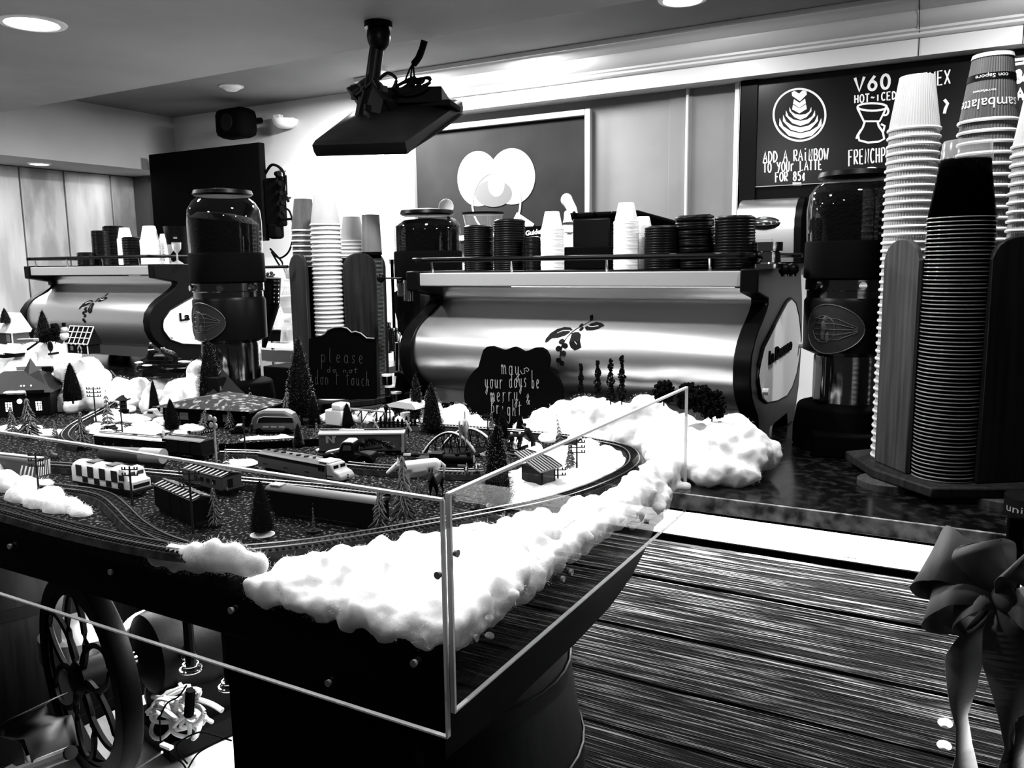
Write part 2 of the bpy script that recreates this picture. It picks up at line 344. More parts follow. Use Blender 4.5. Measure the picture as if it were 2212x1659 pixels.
# ---------------------------------------------------------------- setting
b=MB().box((-2,3,-.03),(11,8,.06)); struct('floor',b,'floor')
b=MB().box((-2,3.5,CEI+.03),(11,2.2,.06)); struct('ceiling',b,'ceil')
b=MB().box((-2,.86,(SOF+CEI)/2+.02),(11,3.72,CEI-SOF+.04)); struct('ceiling_soffit',b,'soff')
b=MB().box((-4.9,YW+.05,1.3),(3.4,.1,2.6)); b.box((-1.2,YW+.05,1.3),(4.05,.1,2.6)); b.box((1.7,YW+.05,1.3),(2,.1,2.6)); struct('wall_back',b,'wall')
b=MB()
for k in range(9):
    y0=-1+k*.62
    if y0>4.1: break
b=MB().box((-5.68,1.6,1.05),(.1,5.2,2.16)); struct('wall_left',b,'oldwall')
ys=[1.2,1.9,2.45,2.95,3.32,3.63,3.99,4.19]
for k in range(len(ys)-1):
    o=MB().box((-5.62,(ys[k]+ys[k+1])/2,1.1),(.02,ys[k+1]-ys[k]-.012,2.05)).build('trim_%d'%(k+1),'oldwall' if k%2 else 'oldwall2',bevel=.003); o['kind']='structure'
b=MB().box((-5.5,1.6,2.335),(.72,5.2,.41)); struct('ceiling_bulkhead_left',b,'soff')
b=MB().box((-5.52,YW-.012,1.06),(.17,.024,2.12)); struct('door_1',b,'grey')
# grey recess panel + joints
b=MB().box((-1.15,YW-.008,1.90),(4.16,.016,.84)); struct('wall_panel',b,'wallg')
# crown bulkhead: profile swept along X
prof=[(4.2,2.30),(4.06,2.30),(4.06,2.372),(4.045,2.374),(4.036,2.382),(4.040,2.392),(4.028,2.398),(4.028,2.408),(4.012,2.414),(3.992,2.425),(3.978,2.440),(3.972,2.456),(3.972,2.464),(3.960,2.466),(3.952,2.474),(3.940,2.478),(3.926,2.486),(3.918,2.496),(3.905,2.498),(3.905,2.519),(4.2,2.519)]
b=MB().prism(prof,4.6,lambda y,z,t:(-3.22+t,y,z)); struct('crown_moulding',b,'trim',smooth=50)
for k,u in enumerate((1984,2208)):
    p=PY(u,120,4.05); b=MB().tube([(p.x,4.056,2.30),(p.x,4.056,2.375),(p.x,4.03,2.40),(p.x,3.98,2.43),(p.x,3.955,2.47),(p.x,3.90,2.50)],.0016,5); struct('trim_%d'%(k+9),b,'soft')
# pilaster and trim strips between the grey panel and the menu board
def vstrip(u,v,w_,m,y=4.17,z0=1.45,z1=2.30,d=.02,nm='trim_20'):
    p=PY(u,v,y); o=MB().box((p.x,y,(z0+z1)/2),(w_,d,z1-z0)).build(nm,m,bevel=.002); o['kind']='structure'; return p.x
vstrip(1484,300,.012,'trim',nm='trim_11'); vstrip(1592,250,.022,'trim',nm='trim_12'); vstrip(1600,250,.010,'wall',y=4.15,nm='trim_13')
vstrip(1618,260,.085,'black',y=4.16,d=.04,nm='trim_14',z0=1.0)
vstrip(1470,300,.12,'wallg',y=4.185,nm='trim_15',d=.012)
b=MB().box((-.2,YW-.02,1.62),(1.62,.04,.38)); struct('wall_panel_dark',b,'black')
# ---------------------------------------------------------------- ceiling fittings
for k,(x,y) in enumerate(DOWN[:1]):
    t=thing('recessed_downlight','large round recessed ceiling light glowing in the low ceiling, upper left','ceiling light',(x,y,SOF))
    MB().lathe([(.085,0),(.088,-.006),(.108,-.004),(.112,0)],40).build('trim_ring','white',t,local=True)
    MB().lathe([(0,-.002),(.084,-.003)],32,cap=False).build('lens','lamp',t,local=True)
def downlight(p,label,r,h=.03,name='recessed_downlight'):
    t=thing(name,label,'ceiling light',p)
    MB().lathe([(r,0),(r*1.02,-h*.3),(r*1.25,-h*.2),(r*1.3,0)],28).build('trim_ring','white',t,local=True)
    MB().lathe([(0,-h*.15),(r,-.002)],24,cap=False).build('lens','lamp',t,local=True)
downlight((-5.36,3.31,2.13),'small round downlight glowing over the whitewashed plank wall',.055)
downlight(tuple(PZ(1475,-3,CEI)),'round ceiling lamp cut by the top edge of the photo, above the crown moulding',.08)
t=thing('smoke_detector','small white disc detector on the dark upper ceiling','detector',tuple(PZ(500,186,CEI)))
MB().lathe([(0,-.028),(.03,-.028),(.055,-.012),(.065,0)],24).build('housing','white',t,local=True)
MB().lathe([(.07,-.006),(.07,0)],24).build('base_plate','white',t,local=True)
# wall washer lamp behind the screen
p=Vector((-2.95,3.80,CEI))
t=thing('wall_washer_lamp','bright lamp head on the upper ceiling behind the hanging screen','ceiling light',p)
MB().lathe([(.05,0),(.05,-.02)],20).build('canopy','white',t,local=True)
# speaker
p=PY(510,267,3.98); s_=mpp(p)
t=thing('wall_speaker','rounded black loudspeaker high on the wall above the screen panel','speaker',p)
b=MB(); b.box((0,0,0),(85*s_,.16,62*s_)); b.build('cabinet','matte',t,local=True,bevel=.045)
MB().cyl((0,.06,.02),(0,.22,.05),.02).build('bracket','black',t,local=True)
MB().lathe([(0,0),(.05,.004),(.055,0)],20,(0,-.082,0),Matrix.Rotation(PI/2,3,'X')).build('grille','soft',t,local=True)
# sconce
p=PY(616,262,4.15)
t=thing('wall_sconce','white half bowl light fitting on the bright wall right of the speaker','wall light',p)
MB().lathe([(.0,-.045),(.05,-.04),(.075,-.02),(.085,.01),(.078,.012),(.05,-.03),(0,-.035)],28).build('bowl','white',t,local=True)
MB().box((-.06,0,.03),(.05,.04,.03)).build('arm','white',t,local=True); MB().box((0,.03,0),(.08,.02,.05)).build('back_plate','white',t,local=True)
# wall plate
p=PY(619,393,4.19)
t=thing('switch_plate','white blank switch plate on the wall beside the dark screen','switch plate',p)
MB().box((0,0,0),(.075,.012,.20)).build('plate','white',t,local=True,bevel=.003)
MB().cyl((0,-.008,.07),(0,-.004,.07),.004,n=8).build('screw','grey',t,local=True); MB().cyl((0,-.008,-.07),(0,-.004,-.07),.004,n=8).build('screw','grey',t,local=True)
# big black television on the wall
a=PY(327,335,3.92); c=PY(566,318,3.92); e=PY(575,520,3.92)
t=thing('wall_television','wide black television with a glossy face mounted on the back wall, left','television',((a.x+c.x)/2,3.92,(a.z+e.z)/2))
W_=c.x-a.x; H_=a.z-e.z
MB().box((0,0,0),(W_,.05,H_)).build('screen','matte',t,local=True,bevel=.006)
MB().box((0,-.027,-H_/2+.012),(W_,.008,.02)).build('lower_bezel','soft',t,local=True)
MB().box((W_*.3,.14,-.05),(.1,.24,.12)).build('wall_arm','matte',t,local=True)
# cable bundle and controller right of it
p=PY(600,430,3.95)
t=thing('cable_controller','black control box with antennas and looped cables beside the television','control box',p)
MB().box((-.02,0,-.02),(.12,.08,.30)).build('box','matte',t,local=True,bevel=.012)
MB().box((-.02,-.01,-.2),(.09,.07,.10)).build('plug_block','matte',t,local=True,bevel=.02)
MB().cyl((.10,-.02,.02),(.10,-.02,.14),.005,n=6).build('antenna','matte',t,local=True)
MB().cyl((.03,-.02,-.13),(.18,-.02,-.13),.008,n=6).build('antenna','matte',t,local=True)
for k,(pts,r) in enumerate([([( -.1,0,.16),(0,-.03,.21),(.08,-.02,.16),(.06,0,.05),(.09,0,-.02)],.009),([(.0,0,.14),(.08,-.03,.12),(.06,-.03,.05),(0,-.03,.02)],.009),([(.06,0,-.06),(.11,-.01,-.09),(.12,0,-.2),(.08,0,-.32),(0,0,-.37),(-.06,0,-.35)],.006),([(-.08,0,-.33),(-.03,0,-.40),(0,0,-.43),(.01,0,-.40),(-.03,0,-.36),(-.09,0,-.31)],.006)]):
    MB().tube(smooth_path(pts,6),r,6).build('cable','matte',t,local=True)
for k in range(5): MB().cyl((.04+.01*k,-.045,.15-.06*k),(.07+.008*k,-.05,.15-.06*k),.016,n=8).build('plug','matte',t,local=True)
# ---------------------------------------------------------------- television on a ceiling pole
A=PY(680,336,2.15);B=PY(880,331,2.15);Cc=PY(1002,240,2.72);D=PY(770,262,2.62)
t=thing('hanging_television','black flat television hung face down on a pole from the low ceiling, trailing cables','television',PY(820,300,2.4))
up=Vector((0,0,1)); nrm=(B-A).cross(D-A).normalized(); nrm=nrm if nrm.z>0 else -nrm
b=MB()
mid=(A+B+Cc+D)/4
def bow(pts,k,off): return [p+(mid-p)*k+nrm*off for p in pts]
ring=[A,A.lerp(B,.5),B,B.lerp(Cc,.5),Cc,Cc.lerp(D,.5),D,D.lerp(A,.55)]
lay=[bow(ring,.02,-.004),bow(ring,0,.012),bow(ring,.0,.034),bow(ring,.05,.046),bow(ring,.28,.065),bow(ring,.5,.075)]
n=len(ring); vs=[p for L in lay for p in L]; fs=[tuple(range(n))[::-1]]+[(j*n+i,j*n+(i+1)%n,(j+1)*n+(i+1)%n,(j+1)*n+i) for j in range(len(lay)-1) for i in range(n)]+[tuple((len(lay)-1)*n+i for i in range(n))]
b.add(vs,fs); b.build('screen_body','black',t)
b=MB(); b.strip([A.lerp(B,.95)+nrm*-.003,B.lerp(Cc,.5)-nrm*.004,Cc.lerp(B,.05)-nrm*.003],(A-B)*.03); b.build('bezel','soft',t)
_b=PY(818,78,2.46); top=Vector((_b.x,_b.y,SOF)); bot=PY(806,178,2.47)
b=MB(); b.cyl(top,top-Vector((0,0,.02)),.05,n=20); b.sph(PY(818,78,2.46),(.043,.043,.055),14,10); b.build('ceiling_mount','black',t)
MB().cyl(PY(816,90,2.46),PY(803,185,2.46),.026,n=14).build('pole','black',t)
b=MB(); b.sph(PY(800,205,2.45),(.06,.06,.06),10,8); b.box(PY(818,238,2.42),(.11,.11,.13),rot=Matrix.Rotation(.3,3,'Y')); b.box(PY(775,200,2.4),(.04,.04,.05)); b.cyl(PY(778,190,2.4),PY(760,205,2.38),.02,.03); b.cyl(PY(825,250,2.4),PY(815,285,2.4),.07,.045); b.build('swivel_bracket','black',t)
a=PY(828,213,2.5); c=PY(962,208,2.6)
b=MB(); b.box((a+c)/2-Vector((0,0,.01)),((c-a).length,.2,.055),rot=math.atan2(c.y-a.y,c.x-a.x)); b.box(PY(915,232,2.55),(.24,.14,.02),rot=.3); b.build('power_box','matte',t,bevel=.003)
for k in range(9):
    rr=random.uniform(.03,.07); c0=PY(random.uniform(862,925),random.uniform(176,196),2.52+random.uniform(-.06,.06)); th=random.uniform(0,PI)
    pts=[c0+Vector((math.cos(a_)*rr*1.5*math.cos(th*.3),math.sin(a_)*rr*.6,math.sin(a_+th)*rr*.55)) for a_ in np.linspace(0,2*PI,18)[:-1]]
    MB().tube(pts,.0045,5,True).build('coiled_cable','matte',t)
for pts in ([(795,160),(786,200),(776,240),(768,290),(748,318)],[(790,225),(786,255),(775,285),(762,312)],[(820,170),(838,158),(856,170),(850,190)],[(800,170),(815,195),(832,212),(850,220)],[(805,175),(790,190),(770,205)],[(745,295),(735,310),(742,322),(757,318),(760,300)]):
    MB().tube(smooth_path([PY(u,v,2.36) for u,v in pts],5),.006,5).build('cable','black',t)
b=MB()
for _ in range(7): b.box(PY(random.uniform(790,838),random.uniform(175,235),2.38),(.018,.018,.022),rot=random.random())
b.build('cable_clip','ink',t)
t=thing('ceiling_cable_whip','thick braided black cable dropping from the ceiling edge to the hanging television','cable',PY(916,92,2.7))
MB().tube(smooth_path([PY(917,88,2.68),PY(912,105,2.68),PY(904,125,2.66),PY(894,138,2.64)],6),.013,8).build('sleeve','matte',t)
for d in(-18,-6,4): MB().tube([PY(893,136,2.64),PY(892+d*.4,150,2.62),PY(892+d,176,2.58)],.0035,5).build('wire','matte',t)
# ---------------------------------------------------------------- chalkboard
def rect(x0,x1,z0,z1,y): return ((x0+x1)/2,y,(z0+z1)/2)
x0=PY(890,400,4.16).x; x1=PY(1278,300,4.16).x; z1=PY(1272,236,4.16).z; z0=1.58
t=thing('chalkboard','framed grey chalkboard with overlapping white circles and a magnifier drawn on it','chalkboard',rect(x0,x1,z0,z1,4.16))
MB().box(rect(x0,x1,z0,z1,4.172),(x1-x0-.03,.012,z1-z0-.03)).build('board','chalkb',t)
b=MB(); fw=.032
for a in ((x0+fw/2,(z0+z1)/2,fw,z1-z0),(x1-fw/2,(z0+z1)/2,fw,z1-z0),((x0+x1)/2,z1-fw/2,x1-x0-2*fw,fw),((x0+x1)/2,z0+fw/2,x1-x0-2*fw,fw)): b.box((a[0],4.155,a[1]),(a[2],.035,a[3]))
b.build('frame','lgrey',t,bevel=.004)
pl=lambda y:(lambda u,v:PY(u,v,y))
def disc(cu,cv,ru,rv,y,name,m):
    mb=MB(); pts=[PY(cu+ru*math.cos(a),cv+rv*math.sin(a),y) for a in np.linspace(0,2*PI,40)[:-1]]; mb.add(pts,[tuple(range(39))]); return mb.build(name,m,t,smooth=0)
disc(1033,386,45,60,4.1635,'chalk_circle','chalk2'); disc(1106,381,50,61,4.1630,'chalk_circle','chalk2'); disc(1066,418,40,29,4.1625,'chalk_circle','chalk3'); disc(1072,398,18,27,4.162,'chalk_circle','chalk2')
chalk([arc(1072,438,52,67,-360,0,40)],pl(4.1615),.006,(0,-1,0),'magnifier_ring','lgrey',t)
chalk([[(1113,466),(1150,491)]],pl(4.1612),.022,(0,-1,0),'magnifier_handle','chalk',t)
chalk([[(1060,386),(1082,385)]],pl(4.1608),.005,(0,-1,0),'chalk_notes','chalkd',t)
# ---------------------------------------------------------------- menu board
x0=PY(1632,300,4.15).x; x1=x0+1.35; z0=PY(1632,404,4.15).z; z1=2.295
t=thing('menu_board','black menu board hand lettered in white above the coffee grinder, right','menu board',rect(x0,x1,z0,z1,4.15))
MB().box(rect(x0,x1,z0,z1,4.16),(x1-x0,.02,z1-z0)).build('board','menub',t,bevel=.002)
MB().box(rect(x0,x1,z0-.002,z0+.003,4.148),(x1-x0,.006,.004)).build('edge_strip','lgrey',t)
P=pl(4.1485); hw=.0030
def MT(txt,u0,v0,u1,v1,h,hw_=hw,nm='lettering'): chalk(letters(txt,u0,v0,u1,v1,h),P,hw_,(0,-1,0),nm,'chalk',t)
MT('ADD A RAiNBOW',1648,352,1790,344,24); MT('TO YOUr LATTE',1648,373,1777,366,21); MT('FOR 85c',1674,392,1742,389,19)
chalk([[(1712,395),(1731,395)],[(1712,397.5),(1731,397.5)],[(1713,400),(1731,400)]],P,.0018,(0,-1,0),'price_underline','chalk',t)
MT('V60',1845,198,1928,190,30,.006); MT('HOT-ICED',1845,223,1938,214,17)
MT('FRENCHPRESS',1832,356,1962,346,31); MT('CHEMEX',1958,193,2056,180,30); MT('SAMBALATTE',2145,184,2305,164,24,.007); MT('ROAST',2150,222,2260,210,24,.007)
chalk([arc(1727,248,56,56,0,360,48)],P,.0045,(0,-1,0),'drawn_circle','chalk',t)
def leafp(pts,nm='drawn_leaf'):
    mb=MB(); mb.add([P(u,v) for u,v in pts],[tuple(range(len(pts)))]); mb.build(nm,'chalk',t,smooth=0)
for sx in(-1,1):
    for k,(y0,w1,h1) in enumerate([(291,46,36),(278,38,30),(264,32,26),(251,24,20)]):
        c0=1727+2; q=[(c0,y0+8),(c0+sx*w1*.55,y0+2),(c0+sx*w1,y0-h1*.55),(c0+sx*w1*.98,y0-h1),(c0+sx*w1*.80,y0-h1*.5),(c0+sx*w1*.45,y0-h1*.22),(c0,y0-3)]
        leafp(q if sx>0 else q[::-1])
for y0,w1 in((236,16),(224,14)):
    leafp([(1727,y0+9),(1727-w1,y0),(1727-w1+2,y0-10),(1727,y0-2),(1727+w1-2,y0-11),(1727+w1,y0-1)])
leafp([(1728,219),(1711,207),(1710,200),(1716,196),(1726,202),(1734,195),(1742,197),(1743,204)],'drawn_heart')
chalk([arc(1884,231,32,8,0,360,20),[(1852,233),(1866,262),(1900,262),(1915,232)],arc(1912,240,7,9,-90,120,8),[(1868,263),(1864,275),(1854,292),(1856,303),(1875,308),(1898,306),(1910,300),(1907,285),(1898,272),(1896,263)],[(1903,268),(1911,272),(1908,284)],[(1860,280),(1852,293),(1850,300)]],P,.0045,(0,-1,0),'drawn_dripper','chalk',t)
chalk([arc(1883,366,12,4,0,360,12),[(1880,362),(1886,362)],[(1865,370),(1905,368)]],P,.003,(0,-1,0),'drawn_press','chalk',t)
chalk([arc(2165,128,24,9,0,360,16),[(2189,130),(2212,127),(2212,136),(2185,140)],[(2040,215),(2047,224),(2042,235),(2040,245)]],P,.006,(0,-1,0),'drawn_pan','chalk',t)
# ---------------------------------------------------------------- paper towel dispenser
p=PY(1663,497,4.05); s_=mpp(p); Wd=140*s_; Hd=.30
t=thing('paper_towel_dispenser','silver paper towel dispenser with a curved lid, right of the stacked lids','dispenser',(p.x,4.12,p.z))
prof=[(.02,-Hd/2),(-.09,-Hd/2),(-.105,0),(-.10,.05),(-.075,.10),(-.03,.138),(.02,Hd/2)]
b=MB().prism(prof,Wd*.88,lambda y,z,q:(-Wd/2+q,y,z)); b.build('cover','steel',t,local=True,smooth=50)
b=MB().prism([(a*1.03,c*1.02) for a,c in prof],Wd*.1,lambda y,z,q:(Wd*.38+q,y,z)); b.build('side_panel','black',t,local=True,smooth=50)
MB().sph((-.02,-.104,.03),(.075,.012,.033),20,8).build('oval_window','chrome',t,local=True)
MB().box((-.02,-.106,-.055),(.075,.004,.028)).build('badge','lgrey',t,local=True)
# ---------------------------------------------------------------- counter and bar front
CT=.95
t=thing('granite_countertop','long black speckled granite countertop carrying the coffee machines','countertop',(-1.6,2.2,CT))
b=MB(); b.box((-1.9,2.33,CT-.017),(6.2,1.26,.034)); b.build('slab','granite',t)
b=MB(); b.box((-3.75,3.2,CT-.017),(2.5,.48,.034)); b.build('rear_slab','granite',t)
b=MB(); b.box((-1.9,1.699,CT-.019),(6.2,.006,.036)); b.build('front_edge','graniteedge',t,bevel=.002)
t=thing('bar_front','front of the bar clad in rough dark horizontal boards lit from above','bar',(0,1.85,0))
b=MB(); b.box((-1.9,1.90,.455),(6.2,.14,.91)); b.build('core','dark',t)
zz=[.914,.813,.799,.70,.565,.43,.29,.15,.02]
for k in range(len(zz)-1):
    if k==1: continue
    h=zz[k]-zz[k+1]; MB().box((-1.0,1.812,(zz[k]+zz[k+1])/2),(4.2,.028,h-.0025)).build('board','bartop' if k==0 else 'bar',t,bevel=.004)
b=MB(); b.box((-1.9,1.762,CT-.048),(6.2,.012,.026)); b.build('lip','dark',t)
t=thing('light_strip','bright light strip under the lip of the granite counter, shining on the boards','light strip',(-.4,1.785,.91))
MB().box((-.2,1.786,.912),(2.4,.010,.006)).build('diffuser','lamp',t); MB().box((-.2,1.786,.9165),(2.42,.02,.005)).build('channel','white',t)
light('strip_lamp','AREA',(-.2,1.783,.905),165,2.4,(math.radians(6),0,0),sizey=.010)
# ---------------------------------------------------------------- espresso machine
W=1.066
S_=[(.128,.425),(.130,.41),(.131,.385),(.105,.366),(.07,.345),(.03,.327),(-.005,.305),(-.03,.275),(-.04,.235),(-.036,.20),(-.022,.172),(.0,.148),(.03,.125),(.055,.108)]
def sy(z):
    for (y0,z0),(y1,z1) in zip(S_,S_[1:]):
        if z<=z0 and z>=z1: return y0+(y1-y0)*(z0-z)/(z0-z1+1e-9)
    return S_[-1][0] if z<.2 else S_[0][0]
def machine(loc):
    t=thing('espresso_machine','large espresso machine with a curved brushed steel back, nearest on the counter','espresso machine',loc)
    P=[Vector((0,y,z)) for y,z in S_]; P=smooth_path(P,5)
    b=MB(); b.prism([(p.y,p.z) for p in P]+[(.16,.10),(.16,.425)],W-.06,lambda y,z,q:(.03+q,y,z)); b.build('back_panel','steel',t,local=True,smooth=40)
    MB().box((W/2,.34,.25),(W-.07,.40,.32)).build('chassis','matte',t,local=True)
    b=MB(); b.prism([(.058,.106),(.075,.055),(.12,.05),(.12,.106)],W-.06,lambda y,z,q:(.03+q,y,z)); b.build('lower_panel','lgrey',t,local=True)
    b=MB(); b.box((W/2-.0,.28,.452),(W-.06,.555,.04)); b.build('cup_tray','lgrey',t,local=True,bevel=.003)
    MB().box((W/2,.30,.474),(W-.10,.48,.004)).build('tray_top','soft',t,local=True)
    out=[(-.008,.478),(-.008,.418),(.115,.398),(.116,.385),(.095,.368),(.055,.345),(.015,.325),(-.02,.300),(-.048,.268),(-.058,.232),(-.054,.19),(-.036,.155),(-.005,.125),(.035,.095),(.055,.05),(.06,.0),(.17,.0),(.19,.04),(.42,.04),(.44,.0),(.54,.0),(.60,.10),(.625,.25),(.60,.38),(.57,.45),(.56,.478)]
    for x0 in(-.008,W-.038): MB().prism(out,.046,lambda y,z,q:(x0+q,y,z)).build('side_frame','black',t,local=True,smooth=45,bevel=.004)
    tear=[(.405,.386),(.47,.37),(.53,.325),(.575,.26),(.565,.20),(.525,.15),(.46,.115),(.388,.10),(.25,.105),(.12,.12),(.05,.145),(.015,.19),(.02,.235),(.06,.275),(.15,.31),(.26,.35),(.34,.378)]
    for x0,s in((W+.008,1),(-.008,-1)):
        pl=MB().prism(tear,.005*s,lambda y,z,q:(x0+q,y,z)).build('side_plate','wallw',t,local=True,smooth=0)
        MB().tube([(x0+.003*s,y,z) for y,z in tear],.004,5,True).build('plate_rim','soft',pl,local=True)
        for yy,zz_ in((.06,.16),(.55,.235)): MB().cyl((x0,yy,zz_),(x0+.02*s,yy,zz_),.009,n=10).build('plate_bolt','white',pl,local=True)
    b=MB(); tb,tw=text_mb('La Dessano',lambda x,y,z:(x,y,z),.05)
    b,_=text_mb('La Dessano',lambda x,y,z:(W+.016+z,.11+x*.30/tw,.225+y*1.0+.04*x*.30/tw),.05,extr=.002,bold=.0012); b.build('side_lettering','matte',t,local=True,smooth=0)
    b=MB(); z=.512; rail=[(.03,.50,z),(.03,.03,z),(.05,.008,z),(.08,.004,z),(W-.12,.004,z),(W-.06,.012,z),(W-.035,.05,z),(W-.03,.5,z),(W-.06,.53,z),(.06,.53,z)]
    b.tube(smooth_path(rail,4,True),.0072,8,True); b.build('cup_rail','black',t,local=True)
    for x in(.08,.36,.66,W-.12): MB().cyl((x,.012,.474),(x,.006,.512),.004,n=6).build('rail_post','chrome',t,local=True)
    for x in (.10,W-.10):
        for y in (.10,.48): MB().cyl((x,y,0),(x,y,.06),.022,.028,n=14).build('foot','black',t,local=True)
    MB().box((W/2,.34,.08),(W-.08,.42,.05)).build('drip_tray','soft',t,local=True)
    # printed coffee branch
    off=Vector(M1LOC)
    def sp(u,v):
        p=PY(u,v,2.072); z=p.z-off.z; return (p.x-off.x,sy(z)-.0035,z)
    d=MB()
    def leaf(pts):
        c=(sum(p[0] for p in pts)/len(pts),sum(p[1] for p in pts)/len(pts)); vs=[sp(*c)]+[sp(*p) for p in pts]; n=len(pts)
        d.add(vs,[(0,i+1,(i+1)%n+1) for i in range(n)])
    leaf([(1176,741),(1174,733),(1180,721),(1190,713),(1203,709),(1216,710),(1225,715),(1213,713),(1200,716),(1191,722),(1203,719),(1213,717),(1222,718),(1214,726),(1200,731),(1186,732),(1179,737)])
    leaf([(1226,722),(1231,719),(1240,719),(1247,724),(1250,738),(1254,750),(1247,754),(1241,757),(1232,751),(1227,741),(1226,730)])
    leaf([(1247,710),(1255,702),(1264,699),(1277,701),(1287,706),(1278,713),(1266,716),(1254,716)])
    leaf([(1240,688),(1244,684),(1250,690),(1254,696),(1250,698),(1246,694)])
    for u,v,r in((1210,738,6),(1219,747,6),(1206,753,6.5),(1217,763,6),(1208,778,6),(1215,784,5.5),(1237,706,4),(1242,713,4)): leaf([(u+r*math.cos(a),v+r*math.sin(a)) for a in np.linspace(0,2*PI,10)[:-1]])
    d.build('printed_leaves','ink',t,local=True,smooth=0)
    d=MB(); st=smooth_path([(1250,698,0),(1232,712,0),(1222,724,0),(1213,745,0),(1211,770,0),(1214,790,0)],4)
    pts=[Vector(sp(p.x,p.y)) for p in st]; d.strip(pts,Vector((.0016,0,0))); d.build('printed_stem','ink',t,local=True,smooth=0)
    d=MB()
    for pl in ([(1195,721),(1205,716),(1220,716)],[(1234,726),(1238,738),(1245,744)],[(1252,707),(1262,709),(1275,707)]):
        d.strip([Vector(sp(*p))-Vector((0,.001,0)) for p in pl],Vector((0,0,.0016)))
    d.build('leaf_vein','wallw',t,local=True,smooth=0)
    return t
M1LOC=(-1.548,2.11,CT)
m1=machine(M1LOC)
M2=Matrix.Translation((-4.39,2.585,CT))@Matrix.Diagonal((.96,1,1.08,1))
dup(m1,M2,'second espresso machine farther along the counter, behind the miniature village')
m1o=Vector(M1LOC)
# ---------------------------------------------------------------- grinders
def grinder(x,y,hh,fill,label,badge=True,rz=0,open_top=0):
    t=thing('coffee_grinder',label,'grinder',(x,y,CT),rz); k=dict(local=True)
    b=MB(); b.lathe([(.0,0),(.135,0),(.135,.05),(.125,.115),(.09,.125),(0,.125)],28); b.box((0,-.11,.03),(.16,.12,.06)); b.build('base','matte',t,bevel=.006,**k)
    MB().lathe([(.088,.125),(.088,.24),(.084,.255)],36).build('lower_cylinder','dchrome',t,**k)
    b=MB(); b.box((-.062,-.062,.19),(.03,.04,.13),rot=.6); b.build('chute','dchrome',t,bevel=.008,**k)
    MB().lathe([(.09,.25),(.117,.262),(.118,.39),(.112,.40)],40).build('motor_housing','black',t,**k)
    b=MB(); b.lathe([(.112,.40),(.112,.418),(.116,.42),(.116,.446),(.112,.448)],40); b.build('steel_ring','dchrome',t,**k)
    for a in(-2.4,-1.4,-.5): MB().cyl((.11*math.cos(a),.11*math.sin(a),.432),(.128*math.cos(a),.128*math.sin(a),.432),.010,n=10).build('clamp_screw','chrome',t,**k)
    b=MB(); b.lathe([(.113,.446),(.122,.452),(.121,.54),(.118,.545)],40); b.build('hopper_collar','matte',t,**k)
    z0=.54; r=.117
    h=MB(); h.lathe([(r,z0),(r+.002,z0+hh*.55),(r-.002,z0+hh*.78),(r-.018,z0+hh*.93),(r-.036,z0+hh),(r-.038,z0+hh+.004)],44,cap=False); h.build('hopper_glass','glass',t,**k)
    b=MB(); zt=z0+hh*fill; n=36; rr=r-.006
    prof=[(rr,z0),(rr,zt-.015)]; 
    vs=[];fs=[]
    for (q,z,tl) in ((rr,z0,0),(rr,zt-.02,1),(rr*.75,zt,1),(rr*.3,zt+.006,1)):
        for i in range(n):
            a=2*PI*i/n; vs.append((q*math.cos(a),q*math.sin(a),z-tl*open_top*q*math.cos(a)*1.0))
    fs=[(j*n+i,j*n+(i+1)%n,(j+1)*n+(i+1)%n,(j+1)*n+i) for j in range(3) for i in range(n)]+[tuple(3*n+i for i in range(n))]
    b.add(vs,fs); b.build('coffee_beans','beans',t,**k)
    b=MB(); b.lathe([(0,z0+hh+.004),(.088,z0+hh+.004),(.096,z0+hh+.010),(.092,z0+hh+.022),(.02,z0+hh+.03),(0,z0+hh+.03)],36); b.build('hopper_lid','black',t,**k)
    if badge:
        bd=MB(); pts=[]
        for a in np.linspace(0,2*PI,29)[:-1]:
            q=-PI/2+.64*math.cos(a)-.38; zz_=.322+.062*math.sin(a)*(1-.18*math.cos(a)); pts.append((.1205*math.cos(q),.1205*math.sin(q),zz_))
        def ring(sc,rad): return [(rad*math.cos(-PI/2+.64*sc*math.cos(a)-.38),rad*math.sin(-PI/2+.64*sc*math.cos(a)-.38),.322+.062*sc*math.sin(a)*(1-.18*math.cos(a))) for a in np.linspace(0,2*PI,29)[:-1]]
        lay=[ring(s_,.1212) for s_ in(1,.75,.5,.25)]; vs=[p for L in lay for p in L]; n=28
        bd.add(vs,[(j*n+i,j*n+(i+1)%n,(j+1)*n+(i+1)%n,(j+1)*n+i) for j in range(3) for i in range(n)]+[tuple(3*n+i for i in range(n))]); o=bd.build('oval_badge','badge',t,**k)
        ln=MB()
        ln.tube(ring(1,.1215),.0016,4,True)
        def q(a,z,rd=.1222): aa=-PI/2-.38+a; return (rd*math.cos(aa),rd*math.sin(aa),z)
        for zz_ in (.295,.308,.322,.336,.349): ln.tube([q(a,.322+(zz_-.322)*(1 if a<.1 else 1-(a-.1)/.5)) for a in np.linspace(-.42,.5,8)],.0009,4)
        ln.tube([q(-.2+.26*math.cos(a),.322+.034*math.sin(a)) for a in np.linspace(0,2*PI,20)[:-1]],.0011,4,True); ln.build('badge_lines','grey',o,**k)
        fg=MB(); 
        for a,z,r1,r2 in((-.15,.348,.007,.008),(-.17,.33,.009,.016),(-.2,.308,.006,.016),(-.1,.300,.006,.014)): fg.sph(q(a,z,.1215),(r1,.002,r2),8,6)
        fg.build('badge_figure','grey',o,**k)
    return t
gR=grinder(-.285,2.34,.158,.93,'tall black coffee grinder with a full bean hopper beside the right cup holder',rz=.15)
gL=grinder(-2.187,1.962,.185,.70,'black coffee grinder with a half full glass hopper standing behind the model village',rz=.45,open_top=.12)
